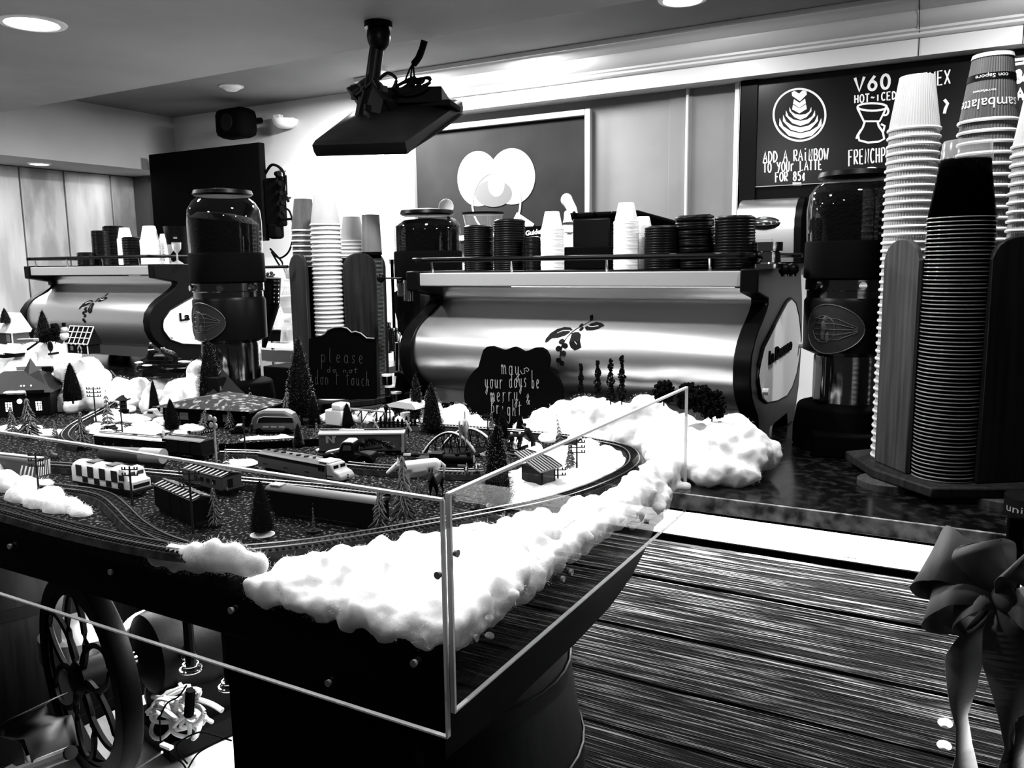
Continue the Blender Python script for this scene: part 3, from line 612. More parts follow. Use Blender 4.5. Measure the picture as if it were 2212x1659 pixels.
gM=grinder(-1.712,2.45,.125,.9,'coffee grinder with a low bean hopper, partly hidden behind the near espresso machine',badge=False,rz=.5)
# dosing arm and knob on the middle grinder
def on(y,pts,r,nm,m,par,n=8): MB().tube([PY(u,v,y) for u,v in pts],r,n).build(nm,m,par)
MB().sph(PY(823,601,2.2),.0145,10,8).build('knob','black',gM); on(2.2,[(833,601),(868,601)],.003,'lever','chrome',gM)
b=MB(); b.cyl(PY(866,612,2.2),PY(866,640,2.2),.012,n=12); b.cyl(PY(882,605,2.2),PY(882,650,2.2),.016,n=12); b.build('dosing_valve','chrome',gM)
MB().prism([(0,0),(.06,.03),(.06,-.18),(.02,-.14),(0,-.05)],.05,lambda a,z,q:(PY(850,632,2.22)+Vector((a*1.2,q,z)))).build('dosing_spout','black',gM)
MB().cyl(PY(862,740,2.22),PY(862,800,2.22),.014).build('column','dchrome',gM)
# left grinder dispenser with ribbed cone
b=MB(); b.cyl(PY(583,600,2.2),PY(583,655,2.2),.04,.035,n=16); b.cyl(PY(586,655,2.2),PY(570,750,2.2),.032,.008,n=12); b.build('dosing_funnel','black',gL)
on(2.15,[(572,577),(622,576)],.005,'lever','black',gL); b=MB()
for k in range(6): b.cyl(PY(597,605+9*k,2.17),PY(597,608+9*k,2.17),.009,n=8)
b.build('funnel_ribs','chrome',gL)
# second small hopper behind the lids
t=thing('bean_hopper','small clear tapered bean hopper with a flat black lid behind the cup lids','hopper',PY(1045,560,2.72))
c0=PY(1045,560,2.72); s_=mpp(c0)
MB().lathe([(33*s_,0),(34*s_,50*s_),(43*s_,94*s_)],28,cap=False).build('glass_cone','haze',t,local=True)
MB().lathe([(32*s_,0),(33*s_,44*s_),(0,54*s_)],24).build('coffee_beans','beans',t,local=True)
MB().lathe([(0,94*s_),(45*s_,94*s_),(46*s_,99*s_),(0,100*s_)],28).build('lid','black',t,local=True)
t=thing('white_plate','small white saucer leaning upright behind the low hopper','plate',PY(965,447,2.75))
MB().lathe([(0,0),(.018,.001),(.026,.004),(.030,.008)],28,(0,0,0),Matrix.Rotation(PI/2,3,'X')@Matrix.Rotation(.3,3,'Y'),cap=False).build('dish','white',t,local=True,solid=.002)
MB().cyl((0,.01,CT-PY(965,447,2.75).z),(0,.01,.0),.006).build('stand','black',t,local=True)
# ---------------------------------------------------------------- cups and lids
def cup_proto(name,rb,rt,h,m,ribs=0,wall=.0016,rim=.0032):
    b=MB(); b.m=0
    b.lathe([(rt*.0,h-.004),(rt*.9,h-.004),(rt*.96,h),(rt,h-.001),(rb*.985,rim*2.2)],ribs*2 if ribs else 32,cap=False,ribs=ribs,ribd=-.026 if ribs else 0)
    b.m=1 if isinstance(m,(list,tuple)) else 0
    b.lathe([(rb*.985,rim*2.2),(rb+rim*.6,rim*1.9),(rb+rim,rim),(rb+rim*.6,0),(rb*.975,.0005)],32,cap=False)
    me=b.build(name,m,smooth=22 if ribs else 50); return me
PROTO={}
def stack(x,y,z0,ztop,kind,label,group,r=None,tilt=(0,0),topm=None,cat=None,toplabel=None):
    """a column of inverted cups or lids: one object each"""
    thin={'clear':.0011}
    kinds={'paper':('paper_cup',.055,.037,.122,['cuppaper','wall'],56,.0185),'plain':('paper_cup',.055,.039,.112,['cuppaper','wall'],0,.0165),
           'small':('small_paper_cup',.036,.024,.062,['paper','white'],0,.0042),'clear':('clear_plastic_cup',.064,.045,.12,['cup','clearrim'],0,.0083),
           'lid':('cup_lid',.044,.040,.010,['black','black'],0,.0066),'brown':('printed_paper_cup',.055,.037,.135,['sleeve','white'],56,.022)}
    nm,rb,rt,h,m,ribs,pitch=kinds[kind]; sc=(r/rb) if r else 1.
    if kind not in PROTO:
        o=cup_proto(nm,rb,rt,h,m,ribs,rim=thin.get(kind,.0032)); PROTO[kind]=o; first=True
    else: first=False
    tot=ztop-z0; n=max(1,int(round((tot-h*sc)/(pitch*sc)))+1); hs=tot
    zs=[z0+k*(hs-h*sc)/max(1,n-1) for k in range(n)] if n>1 else [z0]
    if n>=3 and not toplabel: toplabel='topmost '+label
    ORD='second third fourth fifth sixth seventh eighth ninth tenth eleventh twelfth thirteenth fourteenth fifteenth sixteenth seventeenth eighteenth nineteenth twentieth'.split()
    def lab(k):
        d=n-1-k
        if d==0: return toplabel or label
        if len(label.split())<=13 and d<=len(ORD): return ORD[d-1]+' from top, '+label
        return label
    for k,z in enumerate(zs):
        o=PROTO[kind] if first else PROTO[kind].copy()
        if not first: C.objects.link(o)
        first=False; o.name=nm
        q=z-z0; j=.0006; wob=0
        o.matrix_world=Matrix.Translation((x+tilt[0]*q+random.uniform(-j,j),y+tilt[1]*q+random.uniform(-j,j),z))@Matrix.Rotation(random.uniform(0,6),4,'Z')@Matrix.Rotation(math.atan(tilt[0]) if kind!='lid' else tilt[0]*.5,4,'Y')@Matrix.Scale(sc,4)
        tag(o,lab(k),cat or ('lid' if kind=='lid' else 'cup'),group)
    return n,zs[-1],sc,h
def holder(cx,cy,rz,label,yawlab):
    t=thing('cup_holder',label,'cup holder',(cx,cy,CT),rz); k=dict(local=True)
    oc=[(.215*math.cos(a)*(1.12 if i%2==0 else .93),.215*math.sin(a)*(1.12 if i%2==0 else .93)) for i,a in enumerate(np.linspace(0,2*PI,9)[:-1])]
    MB().prism([(a,b) for a,b in oc],.022,lambda a,b,q:(a,b,.014+q)).build('base_board','wood2',t,bevel=.004,**k)
    for a in (-2.25,-.85,.8,2.3): MB().lathe([(0,0),(.062,0),(.062,.0135),(0,.0135)],28,(.175*math.cos(a),.175*math.sin(a),0)).build('foot_disc','wood',t,**k)
    MB().box((0,0,.28),(.075,.075,.49),rot=PI/4).build('core','dark',t,**k)
    for i in range(4):
        a=PI/4+i*PI/2; pr=[]
        wd=.062; hh=.505
        pr=[(-wd,0),(wd,0),(wd,hh-.045)]+[(wd*.0+ (wd-.0)*math.cos(q),hh-.045+.045*math.sin(q)) for q in np.linspace(0,PI,11)]+[(-wd,hh-.045)]
        R=Matrix.Rotation(a,3,'Z')
        MB().prism(pr,.012,lambda y_,z_,q:R@Vector((.147+q,y_,z_+.036))).build('slat','wood' if cx>-.5 and i==2 else 'wood2',t,bevel=.003,**k)
        MB().prism([(.055,0),(.152,0),(.152,.46),(.055,.46)],.010,lambda x_,z_,q:R@Vector((x_,q-.005,z_+.036))).build('fin','matte',t,**k)
    return t
hx,hy=-.017,2.072
hr=math.radians(-9)
def hp(x,y): c,s=math.cos(hr),math.sin(hr); return hx+x*c-y*s, hy+x*s+y*c
holder(hx,hy,hr,'wooden cup holder with rounded slats at the right end of the counter',0)
zb=CT+.037
def zt(u,v,y): return PY(u,v,y).z
fx,fy=hp(0,-.125)
stack(fx,fy,zb,zt(2070,470,fy)+.118,'clear','clear plastic cup nested in the tall front stack of the right cup holder','clear cups in the right holder',.064,(.004,0))
zc=zt(2070,470,fy)
t=thing('black_cup_sleeve','black insert filling the topmost clear cups of the right holder','cup insert',(fx+.004,fy,zc+.006)); MB().lathe([(.056,0),(.046,.100),(.0455,.108),(0,.109)],28).build('sleeve','matte',t,local=True)
o=MB().lathe([(.048,.116),(.045,.148),(.043,.152),(0,.152)],28,cap=False).build('clear_plastic_cup','haze',smooth=50); o.location=(fx+.004,fy,zc); tag(o,'topmost clear cup over the black insert in the right holder','cup')
lq,rq,bq=hp(-.126,0),hp(.122,0),hp(0,.125)
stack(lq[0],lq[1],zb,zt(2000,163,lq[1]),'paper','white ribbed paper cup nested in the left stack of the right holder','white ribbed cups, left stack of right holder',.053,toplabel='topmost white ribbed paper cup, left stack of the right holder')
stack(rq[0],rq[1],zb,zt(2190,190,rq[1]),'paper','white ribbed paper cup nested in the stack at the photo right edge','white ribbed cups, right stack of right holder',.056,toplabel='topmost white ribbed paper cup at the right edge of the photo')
zbt=zt(2110,124,bq[1])
n,zl,sc,h=stack(bq[0],bq[1],zb,zbt,'brown','dark printed paper cup nested in the back stack of the right holder','printed cups, back stack of right holder',.060,toplabel='topmost dark printed cup with upside down lettering, back of the right holder')
# lettering wrapped around the top printed cup (upside down)
top=[o for o in bpy.data.objects if o.get('label','').startswith('topmost dark printed')][0]
cxy=top.matrix_world.translation; sc=.060/.055
top.matrix_world=Matrix.Translation(cxy)@Matrix.Scale(sc,4)
def wrap(txt,z,size,a0,a1,m,name):
    tb,tw=text_mb(txt,lambda x,y,z_:(x,y,z_),size)
    def f(x,y,_):
        zz_=z-y; rr=.055*.985+(.037-.055*.985)*(zz_-.007)/(.134-.007)+.0012; a=a0+(a1-a0)*(1-x/tw); return (rr*math.cos(a),rr*math.sin(a),zz_)
    mb,_=text_mb(txt,f,size); return mb.build(name,m,top,smooth=0,local=True)
a0=math.radians(-90)
wrap('sambalatte',.045,.030,a0-1.35,a0+1.1,'paper','name_lettering'); wrap('torrefazione',.062,.007,a0-.7,a0+.2,'paper','small_lettering'); wrap('con Sapore',.092,.011,a0-.7,a0+.7,'paper','band_lettering')
MB().lathe([(.0395,.128),(.0372,.136),(.03,.1365)],40,cap=False).build('white_foot','white',top,local=True)
MB().lathe([(.0452,.082),(.0434,.095)],40,cap=False).build('dark_band','ink',top,local=True)
# left holder
lx,ly=-2.0,2.30; lr=math.radians(24)
holder(lx,ly,lr,'dark wooden cup holder between the left grinder and the near espresso machine',0)
def lp(x,y): c,s=math.cos(lr),math.sin(lr); return lx+x*c-y*s, ly+x*s+y*c
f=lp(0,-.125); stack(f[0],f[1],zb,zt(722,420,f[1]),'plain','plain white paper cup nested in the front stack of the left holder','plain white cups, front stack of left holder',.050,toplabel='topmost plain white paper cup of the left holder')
f=lp(.125,0); stack(f[0],f[1],zb,zt(798,520,f[1]),'clear','clear plastic cup nested in the right stack of the left holder','clear cups in the left holder',.035)
zc=zt(798,520,f[1]); t=thing('black_cup_sleeve','black insert at the top of the clear cups in the left holder','cup insert',(f[0],f[1],zc-.05)); MB().lathe([(.036,0),(.031,.14),(0,.142)],24).build('sleeve','matte',t,local=True)
o=MB().lathe([(.037,0),(.033,.15),(0,.152)],24,cap=False).build('clear_plastic_cup','haze',smooth=50); o.location=(f[0],f[1],zc-.04); tag(o,'topmost clear cup over the black insert in the left holder','cup')
f=lp(-.118,0); stack(f[0],f[1],zb,zt(688,428,f[1]),'brown','dark printed paper cup nested in the left stack of the left holder','printed cups in the left holder',.046)
f=lp(.02,.125); stack(f[0],f[1],zb,zt(762,468,f[1]),'plain','plain white paper cup in the rear stack of the left holder','plain white cups, rear stack of left holder',.045)
# scalloped sign on the left holder
def scallop(c,wu,wv,y,name,label,tilt=0,n=None):
    pass
t=thing('scalloped_sign','black scalloped sign with faint grey writing leaning on the left cup holder','sign',PY(740,870,2.02))
pts=[(668,862),(667,732),(680,728),(694,725),(700,722),(708,713),(722,707),(738,706),(750,709),(760,718),(768,716),(780,720),(792,730),(808,731),(809,862)]
MB().prism(pts,.012,lambda u,v,q:PY(u,v,2.035)+Vector((0,q,0))).build('board','matte',t,smooth=0)
MB().tube([PY(u,v,2.034) for u,v in pts[3:14]],.0022,5).build('cut_edge','lgrey',t)
chalk(letters('please',692,782,790,786,28,True)+letters('don t touch',680,830,802,834,26,True)+letters('do not',706,804,776,806,10,True),pl(2.031),.0009,(0,-1,0),'faint_lettering','grey',t)
# near scalloped sign
t=thing('holiday_sign','round scalloped black sign lettered may your days be merry and bright','sign',PY(1108,890,2.0))
pts=[(1040,768),(1044,756),(1052,749),(1062,748),(1074,752),(1088,757),(1100,753),(1110,749),(1120,753),(1130,759),(1142,757),(1156,751),(1168,751),(1178,757),(1184,768),(1186,779)]
pts+=[(1108+106*math.cos(a),852+84*math.sin(a)) for a in np.linspace(math.radians(-45),math.radians(225),34)]
MB().prism(pts,.014,lambda u,v,q:PY(u,v,1.985)+Vector((0,q+(.25*(PY(u,v,1.985).z-CT) if 0 else 0),0))).build('board','matte',t,smooth=0)
L=letters('may',1083,808,1126,812,33,True)+letters('your',1047,838,1090,840,32,True)+letters('days',1099,838,1141,836,32,True)+letters('be',1148,838,1168,840,32,True)+letters('merry',1060,868,1122,866,32,True)+letters('Bright',1060,892,1130,901,30,True)+letters('&',1136,874,1148,874,24,True)
L+=[[(1124,800),(1128,808),(1134,806),(1132,797),(1138,794),(1143,798),(1140,803),(1136,800)]]
chalk(L,pl(1.983),.0010,(0,-1,0),'script_lettering','chalkd',t)
# ---------------------------------------------------------------- things on the cup tray of the near machine
TZ=CT+.477
def ts(u,vt,hw,y,kind,label,group,tilt=(0,0),z0=TZ,vb=585):
    p=PY(u,575,y); r=hw*mpp(Vector((p.x,y,1.5))); return stack(p.x,y,z0,zt(u,vt,y),kind,label,group,r,tilt)
ts(1035,487,30,2.24,'lid','black cup lid in the stack below the clear tapered hopper','lids: stack below the hopper')
ts(1100,474,32,2.23,'lid','black cup lid in the stack left of the small lettered sign','lids: stack left of the sign',(.02,0))
ts(1152,512,19,2.22,'lid','black cup lid in the short stack under the small lettered sign','lids: short stack under the sign')
ts(1193,457,23,2.21,'small','small white cup in the stack right of the small lettered sign','small cups: left stack on the machine')
ts(1352,438,25,2.22,'small','small white cup in the tallest stack on the near machine','small cups: tallest stack on the machine')
ts(1388,468,20,2.30,'small','small white cup in the shorter stack behind the tallest one','small cups: shorter stack behind')
ts(1430,488,36,2.24,'lid','black cup lid in the stack right of the tallest white cups','lids: stack right of the white cups')
ts(1508,464,39,2.26,'lid','black cup lid in the leaning stack, second from the right','lids: leaning stack',(-.10,0))
ts(1586,466,40,2.24,'lid','black cup lid in the rightmost stack, before the towel dispenser','lids: rightmost stack')
ts(1210,540,15,2.42,'small','small white cup in the low stack beside the black box','small cups: low stack by the box')
t=thing('small_lettered_sign','little black sign with white lettering between lids and cups','sign',PY(1150,530,2.34))
MB().box(PY(1150,520,2.34),(.06,.006,.09)).build('board','matte',t)
d,tw=text_mb('Guide',lambda x,y,z:(x,y,z),.02); q=PY(1135,509,2.335); e=PY(1165,509,2.335)
b,_=text_mb('Guide',lambda x,y,z:(q.x+x*(e.x-q.x)/tw,2.3355,q.z+y*1.0+.1*x),.021,bold=.0008); b.build('lettering','paper',t,smooth=0)
chalk([[(1136,513),(1163,511)]],pl(2.3355),.0012,(0,-1,0),'underline','paper',t)
t=thing('order_tablet_box','black box with a hinged dark top standing between the white cup stacks','box',PY(1280,590,2.42))
a=PY(1233,592,2.42); c=PY(1330,520,2.42); b=MB(); b.box(((a.x+c.x)/2,2.45,TZ+.035),((c.x-a.x),.16,.07)); b.build('lower_box','matte',t,bevel=.003)
a=PY(1245,520,2.44); c=PY(1326,470,2.44); b=MB(); b.box(((a.x+c.x)/2,2.47,(TZ+.06+c.z)/2),((c.x-a.x),.12,c.z-TZ-.06)); b.build('upper_box','black',t,bevel=.006)
b=MB(); b.add([PY(1233,462,2.43),PY(1380,456,2.43),PY(1468,480,2.75),PY(1466,520,2.75),PY(1330,480,2.43),PY(1236,476,2.43)],[(0,1,2,3,4,5)]); b.build('hinged_top','matte',t,solid=.01)
for u in(1240,1283,1324): MB().sph(PY(u,460,2.42),.006,8,6).build('hinge_knob','black',t)
t=thing('squeeze_bottle','white squeeze bottle with a rounded tip behind the black box','bottle',PY(1232,560,2.56))
MB().tube(smooth_path([PY(1236,560,2.56),PY(1230,510,2.56),PY(1231,480,2.56),PY(1228,455,2.56)],4),[.026]*5+[.024]*4+[.02,.018,.016,.012],12).build('body','white',t)
b=MB(); b.sph(PY(1224,432,2.56),(.020,.02,.022),12,8); b.tube([PY(1224,432,2.56),PY(1236,452,2.56),PY(1246,478,2.56)],[.019,.016,.010],10); b.build('rounded_tip','paper',t)
t=thing('tamper_stack','short stack of polished steel filter baskets at the right end of the machine top','filter basket',PY(1655,590,2.25)); c0=PY(1655,590,2.25); c0.z=TZ
MB().lathe([(0,0),(.045,0),(.045,.012),(.036,.016),(.034,.042),(.040,.045),(.040,.068),(0,.068)],28,c0).build('basket','chrome',t)
for u in(1695,1712):
    t=thing('metal_ball_knob',('first' if u<1700 else 'second')+' round black knob beside the steel filter baskets','knob',PY(u,585,2.3)); MB().sph(PY(u,582,2.3),.017,12,8).build('ball','black',t); MB().cyl(PY(u,590,2.3),PY(u,597,2.3),.01).build('stem','chrome',t)
# ---------------------------------------------------------------- things on the far machine
TZ2=CT+.477*1.08
def ts2(u,vt,hw,y,kind,label,group): 
    p=PY(u,565,y); r=hw*mpp(Vector((p.x,y,1.5))); return stack(p.x,y,TZ2,zt(u,vt,y),kind,label,group,r)
ts2(186,545,16,2.72,'lid','black lid in the lowest stack on the far machine','lids: far machine, lowest stack')
ts2(220,498,16,2.80,'lid','black lid, second stack from left on the far machine','lids: far machine, second stack')
ts2(250,488,20,2.95,'lid','black lid in the leaning back stack on the far machine','lids: far machine, back stack')
ts2(274,492,15,2.78,'small','small white cup, left white stack on the far machine','small cups: far machine, left stack')
ts2(292,512,22,2.74,'lid','black lid between the white stacks on the far machine','lids: far machine, middle stack')
ts2(327,488,19,2.74,'small','small white cup, right white stack on the far machine','small cups: far machine, right stack')
ts2(356,505,8,2.9,'small','small white cup in the thin stack beside the black pitcher','small cups: far machine, thin stack')
t=thing('black_pitcher','black pitcher with a shiny rim on top of the far espresso machine','pitcher',PY(388,545,2.85)); c0=PY(388,570,2.85); c0.z=TZ2; s_=mpp(c0)
MB().lathe([(0,0),(20*s_,0),(24*s_,50*s_),(29*s_,80*s_),(27*s_,80*s_),(0,60*s_)],24,c0).build('body','black',t); MB().tube([c0+Vector((.02,-.035,.12)),c0+Vector((.035,-.05,.13)),c0+Vector((.045,-.04,.13))],.006,6).build('spout_lip','chrome',t)
for k,(u,hh) in enumerate(((352,52),(368,42),(384,46))):
    c0=PY(u,572,2.72); c0.z=TZ2; s_=mpp(c0); t=thing('glass_goblet',('left','middle','right')[k]+' small clear stemmed glass at the front corner of the far machine','glass',c0)
    MB().lathe([(0,0),(13*s_,0),(10*s_,3*s_),(2*s_,8*s_),(2*s_,hh*.5*s_),(9*s_,hh*.7*s_),(10*s_,hh*s_)],16,c0,cap=False).build('bowl','haze',t)
# ---------------------------------------------------------------- brewing gear on the back of the counter
def lat(name,label,cat,u,v,y,prof,m,parts=()):
    c0=PY(u,v,y); s_=mpp(c0); t=thing(name,label,cat,c0); MB().lathe([(r*s_,z*s_) for r,z in prof],24,c0,cap=False).build('body',m,t,solid=.0015)
    return t,c0,s_
t=thing('back_shelf','thin dark two tier rack behind the brewing gear, left of the cup holder','shelf',(-2.6,3.1,0))
za=PY(628,655,3.0).z; zb2=PY(623,608,3.1).z; xa=PY(575,600,3.1).x; xb_=PY(690,600,3.1).x
for z_,y_ in((za-.006,3.0),(min(zb2,PY(586,604,3.15).z-.03)-.006,3.12)): MB().box(((xa+xb_)/2,y_,z_),(xb_-xa,.13,.010)).build('tier','glass',t)
for x in(xa,xb_): MB().box((x,3.12,zb2/2),(.012,.012,zb2)).build('post','dchrome',t)
t,c0,s_=lat('pour_over_brewer','tall hourglass glass coffee brewer on the rear counter by the left holder','brewer',628,738,2.75,[(0,0),(22,0),(18,30),(9,48),(12,62),(22,92)],'haze')
MB().lathe([(23*s_,90*s_),(26*s_,98*s_),(10*s_,60*s_)],24,c0,cap=False).build('white_dripper','white',t,solid=.003)
MB().lathe([(11*s_,42*s_),(13*s_,54*s_),(11*s_,62*s_)],24,c0,cap=False).build('collar','paper',t,solid=.003)
t,c0,s_=lat('glass_carafe','round bottomed glass carafe above the pour over brewer','carafe',628,655,3.0,[(0,0),(21,1),(17,22),(10,36),(17,42),(18,46)],'haze')
MB().tube([c0+Vector((18*s_,0,44*s_)),c0+Vector((25*s_,0,36*s_)),c0+Vector((20*s_,0,10*s_))],.004,6).build('handle','matte',t)
t,c0,s_=lat('glass_dripper','clear cone dripper with metal tools standing in it behind the carafe','dripper',623,608,3.1,[(8,0),(12,6),(25,30)],'haze')
for dx in(-14,-6,2,9,15): MB().cyl(c0+Vector((dx*.3*s_,0,6*s_)),c0+Vector((dx*s_,0,(30+abs(dx)*.4)*s_)),.004,n=6).build('tool','dchrome',t)
t,c0,s_=lat('white_coffee_mug','white coffee mug with a loop handle beside the left grinder','mug',592,705,2.75,[(0,0),(13,0),(15,38),(13,38)],'white')
MB().tube([c0+Vector((a*s_,0,b_*s_)) for a,b_ in((14,34),(22,34),(23,24),(15,14))],.004,6).build('handle','white',t)
for k,(u,v) in enumerate(((580,590),(664,589),(668,606))):
    c0=PY(u+6,v+14,3.15); s_=mpp(c0); t=thing('potted_sprig','dark dried sprig '+('by the grinder lever','right of the dripper tools','low beside the holder slat')[k],'plant',c0); b=MB()
    for _ in range(14): b.sph(c0+Vector((random.uniform(-9,9)*s_,random.uniform(-.01,.01),random.uniform(-2,14)*s_)),random.uniform(2,5)*s_,6,5)
    b.build('leaves','needle2',t); MB().cyl(c0-Vector((0,0,.03)),c0,.004).build('stem','bark',t)
t=thing('equipment_shelf','bright metal shelf under the brewing gear left of the cup holder','shelf',PY(615,745,2.72)); a=PY(574,742,2.72); c=PY(672,738,2.72)
b=MB(); b.box(((a.x+c.x)/2,2.82,a.z-.006),(c.x-a.x,.3,.012)); b.build('top_board','white',t); MB().box(((a.x+c.x)/2,2.70,a.z-.05),(c.x-a.x,.02,.05)).build('front_rail','chrome',t)
MB().box(((a.x+c.x)/2,2.72,a.z-.075),(c.x-a.x,.02,.012)).build('lower_rail','white',t)
for x in(a.x+.01,c.x-.01): MB().box((x,2.9,(a.z+CT)/2),(.014,.014,a.z-CT)).build('leg','chrome',t)
b=MB(); p=PY(605,725,2.78); b.box(p-Vector((0,0,.0)),(.11,.06,.05)); o=b.build('black_tray_box','matte',bevel=.004); tag(o,'low black box on the bright shelf under the white mug','box')
t=thing('steel_counter_box','black box with a steel side standing between the left grinder and the left cup holder','box',PY(612,850,2.15)); a=PY(572,790,2.15); c=PY(655,850,2.15)
MB().box(((a.x+c.x)/2,2.2,(a.z+CT)/2),(c.x-a.x,.12,a.z-CT)).build('body','matte',t,bevel=.004); MB().box((c.x-.02,2.135,(a.z+CT)/2+.02),(.03,.008,(a.z-CT)*.8)).build('steel_side','chrome',t)
for k,(u,v,hh) in enumerate(((838,762,66),(853,758,50))):
    c0=PY(u,v,2.45); s_=mpp(c0); t=thing('milk_pitcher',('taller','shorter')[k]+' steel milk pitcher between the left cups and the middle grinder','pitcher',c0)
    MB().lathe([(0,0),(11*s_,0),(11*s_,hh*.5*s_),(8*s_,hh*.8*s_),(10*s_,hh*s_)],20,c0,cap=False).build('body','chrome',t,solid=.001); MB().tube([c0+Vector((9*s_,0,hh*.85*s_)),c0+Vector((16*s_,0,hh*.7*s_)),c0+Vector((11*s_,0,hh*.3*s_))],.003,6).build('handle','chrome',t)
for k,(u,v) in enumerate(((836,812),(842,836),(856,850))):
    c0=PY(u,v,2.3); t=thing('jar',('upper','middle','lower')[k]+' small jar with a pale lid beside the clear cups of the left holder','jar',c0); MB().cyl(c0-Vector((0,0,.03)),c0,.018,n=14).build('glass','dchrome',t); MB().cyl(c0,c0+Vector((0,0,.006)),.019,n=14).build('lid','white',t)
# small black package with pale print at the right edge
t=thing('printed_black_tin','black round tin with pale print under the right edge of the cup holder','tin',PY(2215,1105,1.83)); c0=PY(2236,1120,1.86); c0.z=CT
MB().lathe([(0,0),(.055,0),(.055,.035),(0,.035)],30,c0).build('tin','soft',t)
tb,tw=text_mb('union',lambda x,y,z:(x,y,z),.02); mb,_=text_mb('union',lambda x,y,z:(c0.x+.0555*math.cos(-2.7+x*1.2/tw),c0.y+.0555*math.sin(-2.7+x*1.2/tw),.008+CT+y),.022); mb.build('pale_print','lgrey',t,smooth=0)
# ---------------------------------------------------------------- display table, layout board
GZ=1.0; TZT=1.018
t=thing('display_table','long black table carrying the miniature railway behind clear panels','table',(-2,1.2,0))
MB().box((-1.98,1.263,.92),(2.82,.86,.07)).build('table_top','matte',t,bevel=.004)
ap=[(.845,.885),(1.69,.885),(1.66,.862),(1.60,.832),(1.53,.805),(1.42,.785),(1.25,.778),(1.0,.778),(.845,.79)]
MB().prism(ap,.04,lambda y,z,q:(-.625+q,y,z)).build('curved_apron','matte',t,smooth=30)
MB().box((-1.98,.85,.92),(2.80,.012,.068)).build('front_fascia','matte',t)
for x,y in((-3.3,.95),(-3.3,1.6),(-2.35,1.62)): MB().box((x,y,.44),(.06,.06,.88)).build('leg','matte',t)
near=[(-60,1078),(0,1092),(100,1119),(200,1143),(300,1164),(400,1180),(500,1182),(650,1169),(800,1147),(960,1119),(1100,1093),(1200,1071),(1285,1043),(1350,1012),(1371,988),(1354,964),(1290,949),(1200,936),(1100,927),(1000,920),(900,914),(800,908)]
npath=smooth_path([PZ(u,v,TZT) for u,v in near],5)
def offs(P,d):
    out=[]
    for i,p in enumerate(P):
        a=P[max(0,i-1)]; b=P[min(len(P)-1,i+1)]; tt=(b-a); tt.z=0; tt.normalize(); out.append(p+Vector((tt.y,-tt.x,0))*d)
    return out
outer=offs(npath,.026)
poly=[(p.x,max(p.y,.838)) for p in outer]+[(-1.75,1.86),(-2.0,1.80),(-3.35,1.80),(-3.35,.84)]
t=thing('layout_board','snow speckled ground board of the miniature railway','board',(-1.8,1.3,.96))
b=MB().prism(poly,.043,lambda a,b_,q:(a,b_,.9565+q)); b.build('ground','ground',t,smooth=0)
MB().quad(*[(p[0],p[1],.9562) for p in ((-3.3,1.71),(-3.3,1.79),(-1.8,1.79),(-1.8,1.71))]).build('underside','matte',t)
b=MB()
for i in range(len(outer)-1):
    a,c=outer[i],outer[i+1]; b.quad((a.x,max(a.y,.8375)-.0005,.9565),(c.x,max(c.y,.8375)-.0005,.9565),(c.x,max(c.y,.8375)-.0005,1.0015),(a.x,max(a.y,.8375)-.0005,1.0015))
b.build('riser_edge','foam',t,smooth=60)
def track(P,label,z=GZ,gauge=.0105,bed=.024,name='model_track',rampw=.003):
    t=thing(name,label,'model railway track',P[0]); Z=lambda q,h:[Vector((p.x,p.y,z+h)) for p in q]
    L=Z(offs(P,-bed),.001);R_=Z(offs(P,bed),.001);L2=Z(offs(P,-bed*.8),.012);R2=Z(offs(P,bed*.8),.012); b=MB(); n=len(P)
    vs=[]; 
    for i in range(n): vs+=[L[i],L2[i],R2[i],R_[i]]
    b.add(vs,[(4*i+k,4*i+k+1,4*i+k+5,4*i+k+4) for i in range(n-1) for k in range(3)]); b.build('roadbed','foam',t,smooth=40)
    s=MB(); d=0; 
    for i in range(n-1):
        a,c=P[i],P[i+1]; l=(c-a).length; dr=(c-a); dr.z=0; dr.normalize(); q=d
        while q<l:
            m=a+(c-a)*(q/l); s.box((m.x,m.y,z+.0135),(.0042,bed*1.32,.003),rot=math.atan2(dr.y,dr.x)); q+=.0098
        d=q-l
    s.build('sleepers','tie',t,smooth=0)
    for g in(-gauge,gauge): MB().tube(Z(offs(P,g),.0168),.0014,4).build('rail','rail',t)
    return t
track(npath,'outer loop of model railway track running along the near edge and around the right end')
br=smooth_path([PZ(u,v,TZT) for u,v in((395,1172),(340,1152),(295,1124),(262,1092),(232,1068),(190,1056),(140,1050),(60,1040),(-60,1025))],6)
track(br,'curving siding of model track joining the outer loop at the left')
mid=smooth_path([PZ(u,v,TZT) for u,v in((-40,992),(120,1000),(260,1010),(420,1024),(560,1036),(700,1048),(830,1062))],6)
track(mid,'straight model track under the dark tank car and blunt nosed locomotive')
bk=smooth_path([PZ(u,v,TZT) for u,v in((480,972),(620,978),(760,1000),(900,1010),(1000,1014),(1080,1012))],5)
track(bk,'middle model track running behind the little horses')
lf=smooth_path([PZ(u,v,TZT) for u,v in((235,800),(252,822),(262,845),(245,865),(215,885),(180,903),(152,920),(140,938),(155,952),(180,958))],6)
track(lf,'model track winding down from the far snowy hill at the left',bed=.02,gauge=.008)
